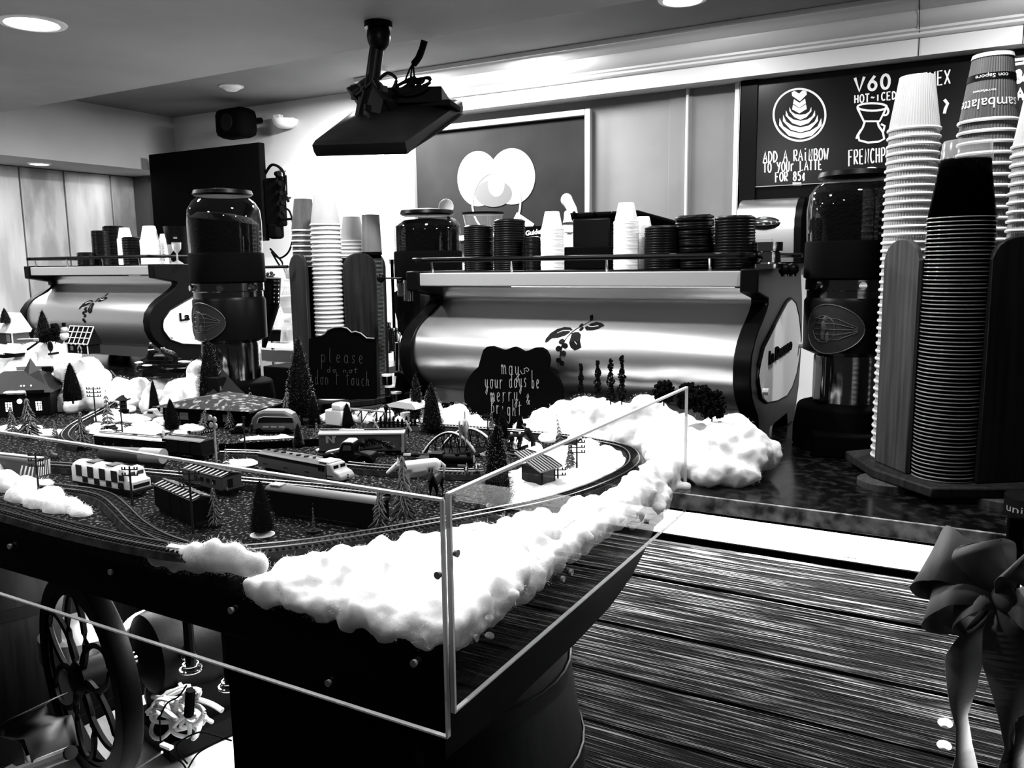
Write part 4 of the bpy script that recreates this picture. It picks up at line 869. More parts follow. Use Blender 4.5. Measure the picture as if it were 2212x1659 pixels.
# ---------------------------------------------------------------- acrylic panels
t=thing('clear_panel','long clear acrylic panel along the front of the railway table','panel',(-2,.80,.86))
MB().box((-1.975,.803,1.011),(2.846,.0055,.308)).build('sheet','acry',t,smooth=0)
MB().box((-1.975,.803,1.1665),(2.85,.0062,.0035)).build('top_edge','edge',t,smooth=0)
MB().box((-1.975,.803,.8555),(2.85,.0062,.0025)).build('bottom_edge','edge',t,smooth=0)
MB().box((-.5505,.803,1.011),(.0035,.0064,.310)).build('end_edge','edge',t,smooth=0)
for u,v in((500,1318),(947,1242),(895,1432),(710,1475),(22,1180),(240,1235)):
    p=PY(u,v,.797); MB().lathe([(0,-.003),(.0042,-.002),(.005,.003),(0,.003)],12,p,Matrix.Rotation(PI/2,3,'X')).build('screw','lgrey',t)
t=thing('clear_panel','short clear acrylic end panel facing the wooden bar front','panel',(-.547,1.28,.89))
x_=-.5445
MB().box((x_,1.282,1.031),(.0055,.945,.280)).build('sheet','acry',t,smooth=0)
MB().box((x_,1.282,1.173),(.0064,.95,.004)).build('top_edge','edge',t,smooth=0)
MB().box((x_,1.282,.8895),(.0062,.95,.0025)).build('bottom_edge','edge',t,smooth=0)
MB().box((x_,.808,1.031),(.0064,.004,.286)).build('near_edge','edge',t,smooth=0); MB().box((x_,1.7565,1.031),(.0060,.003,.286)).build('far_edge','edge',t,smooth=0)
for u,v in((985,1195),(1027,1378),(1215,1250),(1233,1236),(1400,1127)):
    p=PX(u,v,x_+.005); MB().lathe([(0,-.003),(.0042,-.002),(.005,.003),(0,.003)],12,p,Matrix.Rotation(PI/2,3,'Y')).build('screw','lgrey',t)
# ---------------------------------------------------------------- cotton batting
TEX=bpy.data.textures.new('cotton_clouds','CLOUDS'); TEX.noise_scale=.032; TEX.noise_depth=1
TEX2=bpy.data.textures.new('cotton_fine','CLOUDS'); TEX2.noise_scale=.010; TEX2.noise_depth=2
def cotton(sph,label,vox=.0055,fib=2600,flen=.008,dis=.014,zmin=None,clip=None):
    b=MB()
    for (c,r) in sph: b.sph(c,r if isinstance(r,tuple) else (r,r,r*.9),14,9)
    o=b.build('cotton_snow','cotton'); tag(o,label,'cotton',None,'stuff')
    m=o.modifiers.new('r','REMESH'); m.mode='VOXEL'; m.voxel_size=vox; m.use_smooth_shade=True
    sm=o.modifiers.new('s','SMOOTH'); sm.iterations=14; sm.factor=.6
    for tx,st in((TEX,dis*1.5),(TEX2,dis*.34)):
        d=o.modifiers.new('d','DISPLACE'); d.texture=tx; d.texture_coords='GLOBAL'; d.strength=st; d.mid_level=.5
    if zmin is not None or clip: pass
    f=MB(); vs=[];fs=[]
    for _ in range(fib):
        c,r=random.choice(sph); r3=r if isinstance(r,tuple) else (r,r,r)
        n=Vector((random.gauss(0,1),random.gauss(0,1),random.gauss(0,1)+.3)).normalized(); p=Vector(c)+Vector((n.x*r3[0],n.y*r3[1],n.z*r3[2]))*.97
        d=(n+Vector((random.gauss(0,.9),random.gauss(0,.9),random.gauss(0,.9)))).normalized(); q=d.cross(Vector((random.gauss(0,1),random.gauss(0,1),random.gauss(0,1)))).normalized()
        L=random.uniform(.4,1)*flen; w_=q*random.uniform(.00010,.00022); o_=len(vs); bend=q.cross(d)*L*random.uniform(-.6,.6)
        P=[p,p+d*L*.35+bend*.3,p+d*L*.7+bend*.9,p+d*L*.8+bend*1.6-n*L*.2]
        if zmin is not None and min(a.z for a in P)<zmin: continue
        for a in P: vs+=[a-w_,a+w_]
        fs+=[(o_+2*i,o_+2*i+1,o_+2*i+3,o_+2*i+2) for i in range(3)]
    f.add(vs,fs); g=f.build('loose_fibres','fiber',smooth=0); g.parent=o; g['kind']='stuff'
    return o
def tops(L): return [(PY(u,v,y)-Vector((0,0,r)),r) for u,v,y,r in L]
def drape(L,zb,yb,k=3,rr=None):
    """from each crest sphere run more spheres down towards the viewer"""
    out=[]
    for c,r in tops(L):
        out.append((c,r)); e=Vector((c.x+.02,yb,zb))
        for i in range(1,k+1): out.append((c.lerp(e,i/k),(rr or r)*(1-.18*i/k)))
    return out
A_=drape([(1135,903,1.97,.04),(1175,878,1.98,.05),(1215,862,1.98,.05),(1262,850,1.98,.05),(1300,858,1.98,.05),(1350,866,1.98,.05)],.985,1.935,2)
cotton(A_,'thick white cotton bank under the four slim cypress trees')
A_=drape([(1392,848,1.98,.05),(1430,872,1.98,.05),(1480,892,1.97,.05),(1530,905,1.96,.05),(1560,892,1.95,.05),(1588,890,1.93,.045),(1612,908,1.91,.045),(1628,935,1.88,.045)],1.0,1.93,2)
A_+=[(Vector((x,y,z)),r) for x,y,z,r in((-.60,1.88,1.0,.05),(-.55,1.86,1.02,.055),(-.50,1.85,1.03,.055),(-.46,1.85,1.0,.05),(-.44,1.84,.98,.04),(-.52,1.80,.99,.045),(-.47,1.80,.985,.042),(-.56,1.80,.99,.04),(-.44,1.80,.975,.03),(-.50,1.77,.975,.032),(-.45,1.88,1.04,.045),(-.43,1.86,1.01,.045),(-.66,1.92,1.01,.05),(-.75,1.94,1.01,.05),(-.42,1.82,.975,.03))]
cotton(A_,'big cotton heap spilling over the granite counter past the end panel',zmin=.951)
rc=random.Random(11)
def fluff(L,k=2):
    out=list(L)
    for c,r in L:
        rm=max(r) if isinstance(r,tuple) else r
        for _ in range(k):
            d=Vector((rc.gauss(0,1),rc.gauss(0,1),rc.gauss(0,.6)+.2)).normalized()*rm*.75; out.append((Vector(c)+Vector((d.x,d.y,d.z*.8)),rm*rc.uniform(.25,.5)))
    return out
rp=[p for p in outer if p.x>-.95 and p.y<1.75]
def edge_x(y): 
    c=[p for p in outer if abs(p.y-y)<.04 and p.x>-.9]
    return max([p.x for p in c]) if c else -.62
def edge_y(x):
    c=[p for p in outer if abs(p.x-x)<.03 and p.y<1.4]
    return min([p.y for p in c]) if c else .9
A_=[]; y=.86
while y<1.72:
    x0=edge_x(y)+.004; x=-.566
    while x>x0:
        f=(x+.566)/(x0+.566-1e-6) if x0<-.58 else 0; A_.append((Vector((x,y+rc.uniform(-.008,.008),.976+.014*min(1,f)+rc.uniform(-.006,.006))),(.018 if x>-.58 else .026,.026,rc.uniform(.022,.034)))); x-=.026
    y+=.026
for k in range(9):
    A_.append((Vector((-.566,1.50+.03*k,.962-.002*k)),(.014,.04,.040)))
A_+=[(Vector((-.60,1.79,1.0)),(.05,.05,.035)),(Vector((-.585,1.74,.99)),(.035,.04,.035)),(Vector((-.64,1.86,1.0)),(.05,.04,.03))]
near_c=[q for q in A_ if q[0].y<1.10]; far_c=[q for q in A_ if q[0].y>=1.08]
cotton(fluff(far_c,1),'white cotton packed between the end panel and the right curve of the track',dis=.012,zmin=.95)
A_=near_c; x=-.60
while x>-.93:
    y1=edge_y(x)-.006; y=.838
    while y<max(y1,.85):
        A_.append((Vector((x+rc.uniform(-.006,.006),y,.974+.016*(y-.838)/max(.02,y1-.838)+rc.uniform(-.006,.006))),(.028,.022,rc.uniform(.022,.034)*(1-.35*max(0,(-x-.75)/.2))))); y+=.024
    x-=.026
A_+=[(Vector((-.775,.885,1.005)),(.02,.02,.016)),(Vector((-.72,.90,1.008)),(.010,.010,.028))]
cotton(fluff(A_,1),'long cotton drift in the near corner of the case, under the track edge',fib=17000,flen=.012,dis=.014,zmin=.95)
A_=[]
for u in range(335,575,20):
    for dv in ((1200,1218) if 360<u<555 else (1204,)): A_.append((PY(u,dv-8*math.sin((u-335)/240*PI)+.06*(u-335),.8225),(.024,.0125,.017)))
A_+=[(PY(470,1186,.8225),(.03,.0125,.018)),(PY(430,1192,.8225),(.03,.0125,.016)),(PY(510,1192,.8225),(.025,.0125,.016))]
A_=fluff(A_,0)
cotton(A_,'separate cotton tuft in front of the track, left of the long drift',dis=.008,zmin=.95)
A_=[]; yy=1.27
while yy<1.77:
    xx=-.86
    while xx<edge_x(yy)-.068:
        q=Vector((xx+rc.uniform(-.008,.008),yy+rc.uniform(-.008,.008),1.001))
        if xx>-.80+.5*abs(yy-1.5)-.06 or yy>1.6: A_.append((q,(.026,.026,rc.uniform(.005,.013))))
        xx+=.026
    yy+=.026
A_+=[(PZ(u,v,1.002),(a,a*.7,c)) for u,v,a,c in((1215,1045,.035,.014),(1260,1022,.04,.018),(1300,1000,.035,.018),(1310,975,.03,.016),(1275,965,.035,.02),(1240,985,.04,.02),(1225,1010,.03,.015),(1180,1062,.025,.008),(1150,968,.03,.016),(1120,955,.03,.014),(1190,950,.035,.018),(1240,955,.03,.02))]
cotton(A_,'cotton snow field inside the right curve of the track around the tiled hut',dis=.008,vox=.004)
A_=[(PZ(u,v,1.0),(a*1.25,a*.8,c*1.35)) for u,v,a,c in((60,1062,.035,.024),(125,1100,.03,.02),(0,1030,.04,.03),(-20,1040,.04,.035),(15,1055,.035,.028),(50,1078,.035,.022),(85,1090,.03,.022),(115,1085,.03,.024),(150,1100,.028,.018),(175,1110,.022,.014),(100,1060,.022,.02))]
cotton(A_,'cotton snow patch between the siding and the outer loop at the left edge',dis=.008,vox=.004)
A_=drape([(785,888,1.93,.03),(830,878,1.95,.03),(880,884,1.93,.03),(960,880,1.93,.04),(990,868,1.95,.035),(1020,892,1.93,.035),(1050,905,1.92,.03),(940,866,1.96,.03)],1.0,1.87,2)
cotton(A_,'low cotton bank behind the picket fence and the arched bridge',dis=.01)
A_=drape([(105,770,1.66,.05),(140,762,1.66,.05),(185,766,1.66,.05),(208,790,1.66,.045),(60,752,1.72,.05)],1.03,1.58,3)
A_+=[(PY(150,800,1.62),.05),(PY(190,830,1.6),.05),(PY(205,860,1.6),.045),(PY(120,820,1.62),.05),(PY(130,880,1.56),.03),(PY(160,875,1.56),.035)]
cotton(A_,'tall cotton mountain carrying the gingerbread house',dis=.012)
A_=drape([(20,738,1.78,.06),(70,735,1.78,.06),(110,735,1.78,.05),(140,738,1.76,.05),(-20,742,1.78,.06)],1.02,1.7,3)
cotton(A_,'cotton hill at the far left under the snow roofed house',dis=.012)
A_=drape([(260,812,1.76,.04),(300,812,1.76,.045),(345,812,1.75,.05),(390,810,1.75,.05),(425,775,1.75,.03),(425,800,1.74,.045)],1.02,1.70,3)
cotton(A_,'cotton hill under the dark rock with two figures',dis=.012)
A_=[(PZ(rc.uniform(190,425),rc.uniform(886,945),1.002),(rc.uniform(.018,.034),rc.uniform(.014,.024),rc.uniform(.003,.007))) for _ in range(46)]
A_+=[(PZ(u,v,1.004),(a,a*.7,c)) for u,v,a,c in((240,905,.06,.012),(290,905,.06,.012),(300,930,.05,.008),(60,925,.05,.008),(100,935,.05,.008),(20,925,.05,.008),(140,935,.04,.008),(410,925,.05,.008),(340,930,.05,.008),(560,950,.06,.006),(610,948,.05,.006),(520,1000,.05,.005),(760,935,.05,.008),(320,920,.04,.012),(230,935,.03,.01),(200,925,.03,.01),(350,910,.035,.012),(270,885,.04,.014),(160,925,.02,.01),(390,935,.025,.008),(720,905,.05,.02))]
cotton(A_,'scattered cotton snow in the village square at the left',dis=.008,vox=.004)
# ---------------------------------------------------------------- trees
def brush_mesh(n=2600,seed=1,snow=.25):
    rnd=random.Random(seed); b=MB(); b.m=0
    b.lathe([(.0,0.07),(.27,.09),(.26,.3),(.18,.62),(.06,.90),(0,.97)],10,cap=False)
    for _ in range(n):
        z=.07+.93*(1-math.sqrt(rnd.random()))*1.0; R=(.42*(1-z)**.62+.015)*rnd.uniform(.82,1.05)*(1 if z>.12 else .85); a=rnd.uniform(0,2*PI); dz=rnd.uniform(-.02,.05)
        p=Vector((.25*R*math.cos(a),.25*R*math.sin(a),z)); q=Vector((R*math.cos(a),R*math.sin(a),z+dz)); s=Vector((-math.sin(a),math.cos(a),rnd.uniform(-.6,.6)))*.008
        b.m=0; b.add([p-s,p+s,q],[(0,1,2)])
        if rnd.random()<snow:
            b.m=1; e=(q-p)*.09; k=.010; b.add([q-e-s*k*110,q-e+s*k*110,q+e*.25+Vector((0,0,.007))],[(0,1,2)])
    return b
BR=[]
def brush(u,vb,vt,hw,label,z=GZ,snow=True,kind=0,lean=0,base=False,y=None,group=None):
    p=PZ(u,vb,z) if y is None else PY(u,vb,y); s_=mpp(p); h=(vb-vt)*s_; t=thing('bottle_brush_tree',label,'miniature tree',p); 
    key='b%d'%kind
    if key not in PROTO:
        b=brush_mesh(3400,kind+1,(.30,.05,.55)[kind]); PROTO[key]=b.build('foliage',['needle','tip'],t,local=True,smooth=0); o=PROTO[key]
        PROTO['trunk']=MB().cyl((0,0,0),(0,0,.12),.03,n=8).build('trunk','bark',t,local=True)
        tr=PROTO['trunk']
    else:
        o=PROTO[key].copy(); C.objects.link(o); o.parent=t; tr=PROTO['trunk'].copy(); C.objects.link(tr); tr.parent=t
    sx=hw*s_/.385; m=Matrix.Rotation(lean,4,'Y')@Matrix.Rotation(random.uniform(0,6),4,'Z')@Matrix.Diagonal((sx,sx,h,1)); o.matrix_local=m; tr.matrix_local=m
    if base: MB().lathe([(0,.006),(hw*s_*.45,.006),(hw*s_*.85,.001),(hw*s_*.85,0)],20).build('snow_base','white',t,local=True)
    return t
def frost_mesh(seed,tiers=10,full=1.):
    rnd=random.Random(seed); b=MB(); b.m=1; b.cyl((0,0,0),(0,0,.98),.022,.006,n=6)
    for k in range(tiers):
        z=.16+.80*k/tiers; R=(.40*(1-z)+.05)*full; n=max(4,int(8-4*k/tiers))
        for i in range(n):
            a=2*PI*(i+rnd.random()*.7)/n; L=R*rnd.uniform(.75,1.15); p=Vector((0,0,z)); q=Vector((L*math.cos(a),L*math.sin(a),z-.07-.05*rnd.random()))
            m=p.lerp(q,.55)+Vector((0,0,.02)); b.m=0; b.tube([p,m,q],[.012,.026,.010],5); b.m=1; b.tube([p-Vector((0,0,.012)),m-Vector((0,0,.022)),q-Vector((0,0,.010))],[.010,.020,.008],4)
    b.m=0; b.sph((0,0,.985),(.022,.022,.035),6,5); return b
def frosted(u,vb,vt,hw,label,z=GZ,kind=0,lean=0,y=None):
    p=PZ(u,vb,z) if y is None else PY(u,vb,y); s_=mpp(p); h=(vb-vt)*s_; t=thing('frosted_pine',label,'miniature tree',p); key='f%d'%kind
    if key not in PROTO: o=frost_mesh(kind+10,(10,7,12)[kind]).build('foliage',['frost','bark'],t,local=True,smooth=0); PROTO[key]=o
    else: o=PROTO[key].copy(); C.objects.link(o); o.parent=t
    sx=hw*s_/.36; o.matrix_local=Matrix.Rotation(lean,4,'Y')@Matrix.Rotation(random.uniform(0,6),4,'Z')@Matrix.Diagonal((sx,sx,h,1))
    if 'fb' not in PROTO: bb=MB().cyl((0,0,0),(0,0,.004),.012,n=10).build('base','tie',t,local=True); PROTO['fb']=bb
    else: bb=PROTO['fb'].copy(); C.objects.link(bb); bb.parent=t
    return t
def clump(u,vb,vt,hw,label,y,kind='cyp',name='cypress_tree'):
    p=PY(u,vb,y); s_=mpp(p); h=(vb-vt)*s_; r=hw*s_; t=thing(name,label,'miniature tree',p); b=MB(); rnd=random.Random(int(u))
    n=240 if kind=='cyp' else 300
    for _ in range(n):
        z=rnd.random(); w_=(r*(1-.72*z)*(.8+.35*math.sin(z*17+u))) if kind=='cyp' else r*math.sqrt(max(.05,1-(z*1.6-.7)**2)); a=rnd.uniform(0,2*PI); q=rnd.random()**.5
        rr=(rnd.uniform(.0014,.0032) if kind=='cyp' else rnd.uniform(.0018,.0050)); b.sph((w_*q*math.cos(a),w_*q*math.sin(a)*.8,h*(.02+.96*z)),(rr,rr,rr*rnd.uniform(.6,1.3)),6,4,rot=rnd.random())
    b.build('foliage','needle',t,local=True,smooth=0)
    MB().cyl((0,0,-.01),(0,0,h*.9),.0018,n=6).build('trunk','bark',t,local=True); return t
B=brush
B(567,1155,1030,31,'dark bottle brush tree on a white disc, nearest tree behind the long clear panel',base=True,kind=1)
B(457,893,728,33,'tall snow flecked brush tree directly in front of the left coffee grinder',kind=0)
B(652,915,728,36,'tallest brush tree, standing beside the black scalloped sign of the left holder',kind=0)
B(158,872,780,26,'brush tree standing against the cotton mountain of the gingerbread house',kind=1,y=1.50)
B(900,912,805,19,'rear tree of the snowy pair left of the arched bridge',kind=0); B(934,934,828,29,'front tree of the snowy pair left of the arched bridge',kind=2)
B(751,926,868,19,'small brush tree behind the lettered boxcar',kind=1)
B(1075,1098,905,39,'large brush tree hung with bright specks behind the end panel',kind=2)
B(1086,945,880,15,'left brush tree under the holiday sign lettering',kind=1); B(1124,938,893,14,'right brush tree beside the man with the cap',kind=1)
B(335,900,818,15,'tall dark tree before the rock hill',kind=1); B(305,873,835,13,'short dark tree on the white slope below the rock',kind=1); B(372,932,858,20,'broad dark tree between rock hill and station roof',kind=1)
B(645,966,912,13,'small tree between the bus and the blunt nosed locomotive',kind=2); B(330,902,862,12,'smaller tree in front of the tall dark tree below the rock',kind=1)
B(97,742,668,20,'snowy tree on the far left cotton hill',kind=2,y=1.76); B(12,700,665,14,'dark tree beside the snow roofed house at the left edge',kind=2,y=1.74)
B(1060,1080,925,22,'dark tree just behind the speck covered tree',kind=1,z=1.0); B(680,922,850,17,'narrow dark tree right of the tallest brush tree',kind=1)
F_=frosted
F_(465,1137,1040,18,'frosted pine in front of the dark ribbed boxcar'); F_(822,1148,1040,23,'frosted pine right of the long black carriage',kind=2); F_(873,1132,965,26,'tall frosted pine in front of the white horse',kind=2)
F_(490,1012,962,10,'small frosted pine between the signal post and the locomotive',kind=1); F_(498,926,868,11,'frosted pine left of the streamlined bus'); F_(546,897,838,12,'frosted pine in front of the station roof end',kind=1,lean=-.1)
F_(1212,962,895,9,'thin frosted pine leaning near the far track curve',kind=1,lean=-.15); F_(1232,1022,950,15,'frosted pine beside the telegraph pole right of the tiled hut'); F_(1062,938,885,10,'pale thin pine left of the dark pair under the sign',kind=2)
F_(234,922,842,14,'dark limbed pine in the village square',kind=1); F_(28,937,870,13,'frosted pine in front of the lit depot, leftmost'); F_(65,946,850,22,'wide feathery pine in front of the depot window',kind=2)
F_(120,948,905,8,'tiny pine beside the winding track'); F_(178,962,880,15,'feathery pine beside the winding track at the left',kind=2); F_(436,927,875,11,'crooked frosted pine in front of the station wall',kind=1,lean=.3)
F_(614,905,836,18,'pinkish feathery tree leaning behind the bus',kind=2,lean=.2); F_(1030,1100,1060,10,'short frosted bush near the corner of the case'); F_(685,955,905,9,'small dark figure like pine behind the truck',kind=1); F_(905,1075,1025,11,'leafy twig plant at the feet of the dark foal')
F_(678,1150,1085,5,'slim leafy stalk in front of the long black carriage',kind=1)
for k,(u,vb,vt,hw) in enumerate(((1255,850,785,9),(1291,852,778,12),(1319,866,773,13),(1343,866,766,13))): clump(u,vb,vt,hw,('first and shortest','second','third','fourth and tallest')[k]+' slim cypress from the left on the cotton bank',1.92)
for k,(u,vb,vt,hw) in enumerate(((1434,868,823,24),(1485,884,827,23),(1515,890,832,22),(1538,902,842,30))): clump(u,vb,vt,hw,('leftmost','second','third','largest, rightmost')[k]+' dark rounded bush in the hedge on the cotton heap',1.86+.0*k,'bush','round_bush')
for k,(u,vb,vt,hw) in enumerate(((78,738,712,10),(120,737,700,14),(100,738,712,14))): clump(u,vb,vt,hw,('left','right','middle')[k]+' snowy little bush beneath the tree on the far left hill',1.745,'bush','round_bush')
# ---------------------------------------------------------------- telegraph poles and posts
def pole(u,vb,vt,label,arms=2,aw=18,z=GZ,y=None,rot=0.):
    p=PZ(u,vb,z) if y is None else PY(u,vb,y); s_=mpp(p); h=(vb-vt)*s_; t=thing('telegraph_pole',label,'miniature pole',p)
    MB().cyl((0,0,0),(0,0,h),.0022,.0017,n=7).build('post','bark',t,local=True); MB().cyl((0,0,0),(0,0,.003),.012,.008,n=10).build('base','tie',t,local=True)
    a=aw*s_; vx,vy=RR[0][0],RR[1][0]
    for k in range(arms):
        b=MB(); zz_=h-.006-k*.011; b.tube([(-a*vx,-a*vy,zz_),(a*vx,a*vy,zz_)],.0013,5)
        for q in(-.95,-.6,.6,.95): b.cyl((a*vx*q,a*vy*q,zz_),(a*vx*q,a*vy*q,zz_+.005),.0014,n=5)
        b.build('cross_arm','bark',t,local=True)
    return t
pole(1246,1026,948,'telegraph pole with three arms right of the tiled hut',3,18); pole(85,1072,975,'telegraph pole standing in the cotton patch at the left edge',3,16)
pole(287,1102,1005,'telegraph pole before the patterned locomotive',2,17); pole(418,1157,1012,'telegraph pole with snowy arms before the ribbed boxcar',3,22)
pole(208,914,835,'tall telegraph pole against the cotton mountain',3,15); pole(265,940,868,'telegraph pole in the village square',2,12); pole(843,918,880,'thin pole behind the picket fence',1,5)
pole(530,972,898,'bare dark pole in front of the streamlined bus',1,3); pole(1054,940,893,'little pole under the left part of the holiday sign',2,9); pole(1205,1045,1008,'low pole with wide arms beside the tiled hut',2,17); pole(64,945,925,'low pole left of the feathery pine',1,9); pole(410,948,930,'short post beside the rear boxcar',1,2)
p=PZ(468,1000,GZ); s_=mpp(p); t=thing('railway_signal','tall railway signal with four round target discs','signal',p)
MB().cyl((0,0,0),(0,0,100*s_),.0022,n=8).build('post','lgrey',t,local=True)
for du,dz in((-5,100),(4,96),(-4,84),(5,82)):
    c0=Vector((du*s_*RR[0][0],du*s_*RR[1][0],dz*s_)); R=Matrix.Rotation(PI/2,3,'X')
    MB().lathe([(0,.002),(.0058,.002),(.0068,-.001),(.0045,-.0015),(.004,.001),(0,.001)],16,c0+Vector((0,-.003,0)),R,cap=False).build('target_disc','lgrey',t,local=True); MB().lathe([(0,0),(.004,0)],12,c0+Vector((0,-.0032,0)),R,cap=False).build('lens','ink',t,local=True)
p=PZ(356,975,GZ); s_=mpp(p); t=thing('crossing_sign','small white square sign on a post between the dark freight cars','sign',p); MB().cyl((0,0,0),(0,0,40*s_),.002,n=6).build('post','white',t,local=True); MB().box((0,0,42*s_),(.011,.002,.010),rot=Matrix.Rotation(.3,3,'Y')).build('plate','white',t,local=True)
p=PZ(835,925,GZ+.0); s_=mpp(p); t=thing('street_lamp','ornate black lamp post rising from the picket fence','street lamp',p)
MB().lathe([(.008,0),(.008,.016),(.003,.02),(.002,34*s_)],8).build('post','ink',t,local=True); MB().lathe([(.003,34*s_),(.007,46*s_),(.009,47*s_),(.001,54*s_),(.0005,58*s_)],6).build('lantern','ink',t,local=True)
t=thing('picket_fence','row of dark pointed pickets in front of the low cotton bank','fence',PZ(860,930,GZ)); a=PZ(813,930,GZ); c=PZ(906,930,GZ)
for k in range(11):
    q=a.lerp(c,k/10); b=MB(); h=.036+.004*math.sin(k*2.); b.prism([(-.0035,0),(.0035,0),(.0035,h*.6),(.0016,h*.68),(.004,h*.78),(0,h),(-.004,h*.78),(-.0016,h*.68),(-.0035,h*.6)],.003,lambda x,z,y:(q.x+x,q.y+y,q.z+z)); b.build('picket','ink',t,smooth=0)
for hh in(.008,.022): MB().box(((a.x+c.x)/2,(a.y+c.y)/2+.004,GZ+hh),((c-a).length,.002,.003),rot=math.atan2(c.y-a.y,c.x-a.x)).build('rail','ink',t)
for u,v in((812,915),(882,918)):
    p=PY(u,v,1.55); t=thing('toy_cross',('left','right')[u>850]+' little pale crossed sticks figure leaning on the picket fence','ornament',p); MB().tube([p+Vector((-.008,0,.01)),p+Vector((.008,0,-.014))],.0025,6).build('stick','lgrey',t); MB().tube([p+Vector((.006,0,.006)),p+Vector((-.006,0,-.008))],.002,6).build('cross_stick','lgrey',t); MB().cyl(p+Vector((0,0,-.03)),p,.0015,n=6).build('stem','ink',t)
# ---------------------------------------------------------------- rolling stock
RZ=GZ+.018   # rail height
def frame(pl,pr,pw=None,w=.03,z=None):
    """ground frame: origin at near-left corner, X to near-right corner, Y away"""
    z=GZ if z is None else z
    a=PZ(*pl,z); c=PZ(*pr,z); L=(c-a).length; rz=math.atan2(c.y-a.y,c.x-a.x)
    if pw is not None:
        d=PZ(*pw,z); w=abs(-(d.x-a.x)*math.sin(rz)+(d.y-a.y)*math.cos(rz))
    return a,rz,L,w
def car(name,label,cat,pl,pr,pw=None,w=.032,z=None):
    a,rz,L,w=frame(pl,pr,pw,w,z); w=max(.022,min(w,.045)); t=thing(name,label,cat,a,rz); return t,L,w
def trucks(t,L,w,h=.012,n=2):
    for x in ([.14*L,.86*L] if n==2 else [L*(k+.5)/n for k in range(n)]):
        b=MB(); b.box((x,w/2,h*.7),(min(.04,L*.25),w*.7,h*.5))
        for dx in(-.011,.011):
            b.cyl((x+dx,w*.12,h*.48),(x+dx,w*.24,h*.48),h*.48,n=12); b.cyl((x+dx,w*.76,h*.48),(x+dx,w*.88,h*.48),h*.48,n=12)
        b.build('wheel_truck','tie',t,local=True)
def hpx(u,v,n,z=GZ): return n*mpp(PZ(u,v,z))
k_=dict(local=True)
# patterned locomotive
t,L,w=car('model_locomotive','light patterned diesel locomotive with dark panels on the curving siding','model train',(158,1052),(286,1077),(322,1063)); h=hpx(290,1070,60)
def hull(L,w,z0,h,r=.35,n=8,x0=0): 
    pr=[(0,z0),(0,z0+h*(1-r))]+[(w/2-w/2*math.cos(a),z0+h*(1-r)+h*r*math.sin(a)) for a in np.linspace(.25,PI-.25,n)]+[(w,z0+h*(1-r)),(w,z0)]
    return MB().prism(pr,L,lambda y,z,q:(x0+q,y,z))
hull(L*.80,w,.014,h-.014).build('body','wallw',t,smooth=30,**k_)
nose=MB().prism([(L*.80,.014),(L*.80,h),(L*.90,h*.97),(L*.94,h*.62),(L,h*.58),(L*1.0,.014)],w*.98,lambda x,z,q:(x,q+w*.01,z)); nose.build('nose','wallw',t,bevel=.002,**k_)
for k in range(4):
    x=L*(.13+.2*k); b=MB(); b.box((x,-.0004,.014+h*.44),(L*.095,.0012,h*.42)); b.box((x+L*.1,-.0004,.014+h*.14),(L*.085,.0012,h*.22)); b.build('dark_panel','soft',t,**k_)
for k in range(2): MB().box((L*(.25+.33*k),w/2,h+.0005),(L*.13,w*.55,.0015)).build('roof_panel','grey',t,**k_)
for x in(.70,.76,.83,.87): MB().box((L*x,-.0006,h*.68),(L*.035,.0012,h*.2)).build('side_window','soft',t,**k_)
for q in(.28,.72): MB().box((L*.925,w*q,h*.78),(.0012,w*.3,h*.2),rot=Matrix.Rotation(.12,3,'Y')).build('windscreen','grey',t,**k_)
MB().box((L*1.001,w*.5,h*.4),(.0015,w*.8,h*.12)).build('front_stripe','soft',t,**k_); MB().box((L*.52,w/2,.012),(L*1.03,w*.96,.005)).build('running_board','tie',t,**k_); trucks(t,L,w)
# striped car at left edge
t,L,w=car('model_locomotive','grey locomotive with diagonal white end stripes, cut by the left edge','model train',(-150,1020),(78,1049),(118,1040)); h=hpx(60,1040,55)
hull(L,w,.014,h-.014,.25).build('body','grey',t,smooth=30,**k_); MB().box((L/2,w*.5,h+.001),(L,w*.3,.002)).build('roof_strip','wallw',t,**k_)
for k in range(7): MB().add([(L+.0006,w*(.02+k*.14),.018),(L+.0006,w*(.08+k*.14),.018),(L+.0006,min(w*.99,w*(.22+k*.14)),h*.9),(L+.0006,min(w*.93,w*(.16+k*.14)),h*.9)],[(0,1,2,3)]).build('stripe','white',t,smooth=0,**k_)
for k in range(4): MB().add([(L*(.86+k*.035),-.0006,.018),(L*(.875+k*.035),-.0006,.018),(min(L,L*(.905+k*.035)),-.0006,h*.75),(min(L*.99,L*(.89+k*.035)),-.0006,h*.75)],[(0,1,2,3)]).build('stripe','white',t,smooth=0,**k_)
trucks(t,L,w)
# tank car
t,L,w=car('model_tank_car','dark tank car with a pale end behind the patterned locomotive','model train',(212,1008),(345,1016),w=.03); h=hpx(280,1010,44)
b=MB(); b.tube([(0,w/2,h*.62),(.004,w/2,h*.62),(L-.004,w/2,h*.62),(L,w/2,h*.62)],[h*.30,h*.36,h*.36,h*.28],18); b.build('tank','grey',t,smooth=40,**k_)
MB().tube([(L*.66,w/2,h*.625),(L*1.002,w/2,h*.625)],h*.372,18).build('pale_end_band','lgrey',t,**k_); MB().box((L/2,w/2,h*.26),(L,w*.8,.004)).build('frame','tie',t,**k_); trucks(t,L,w)
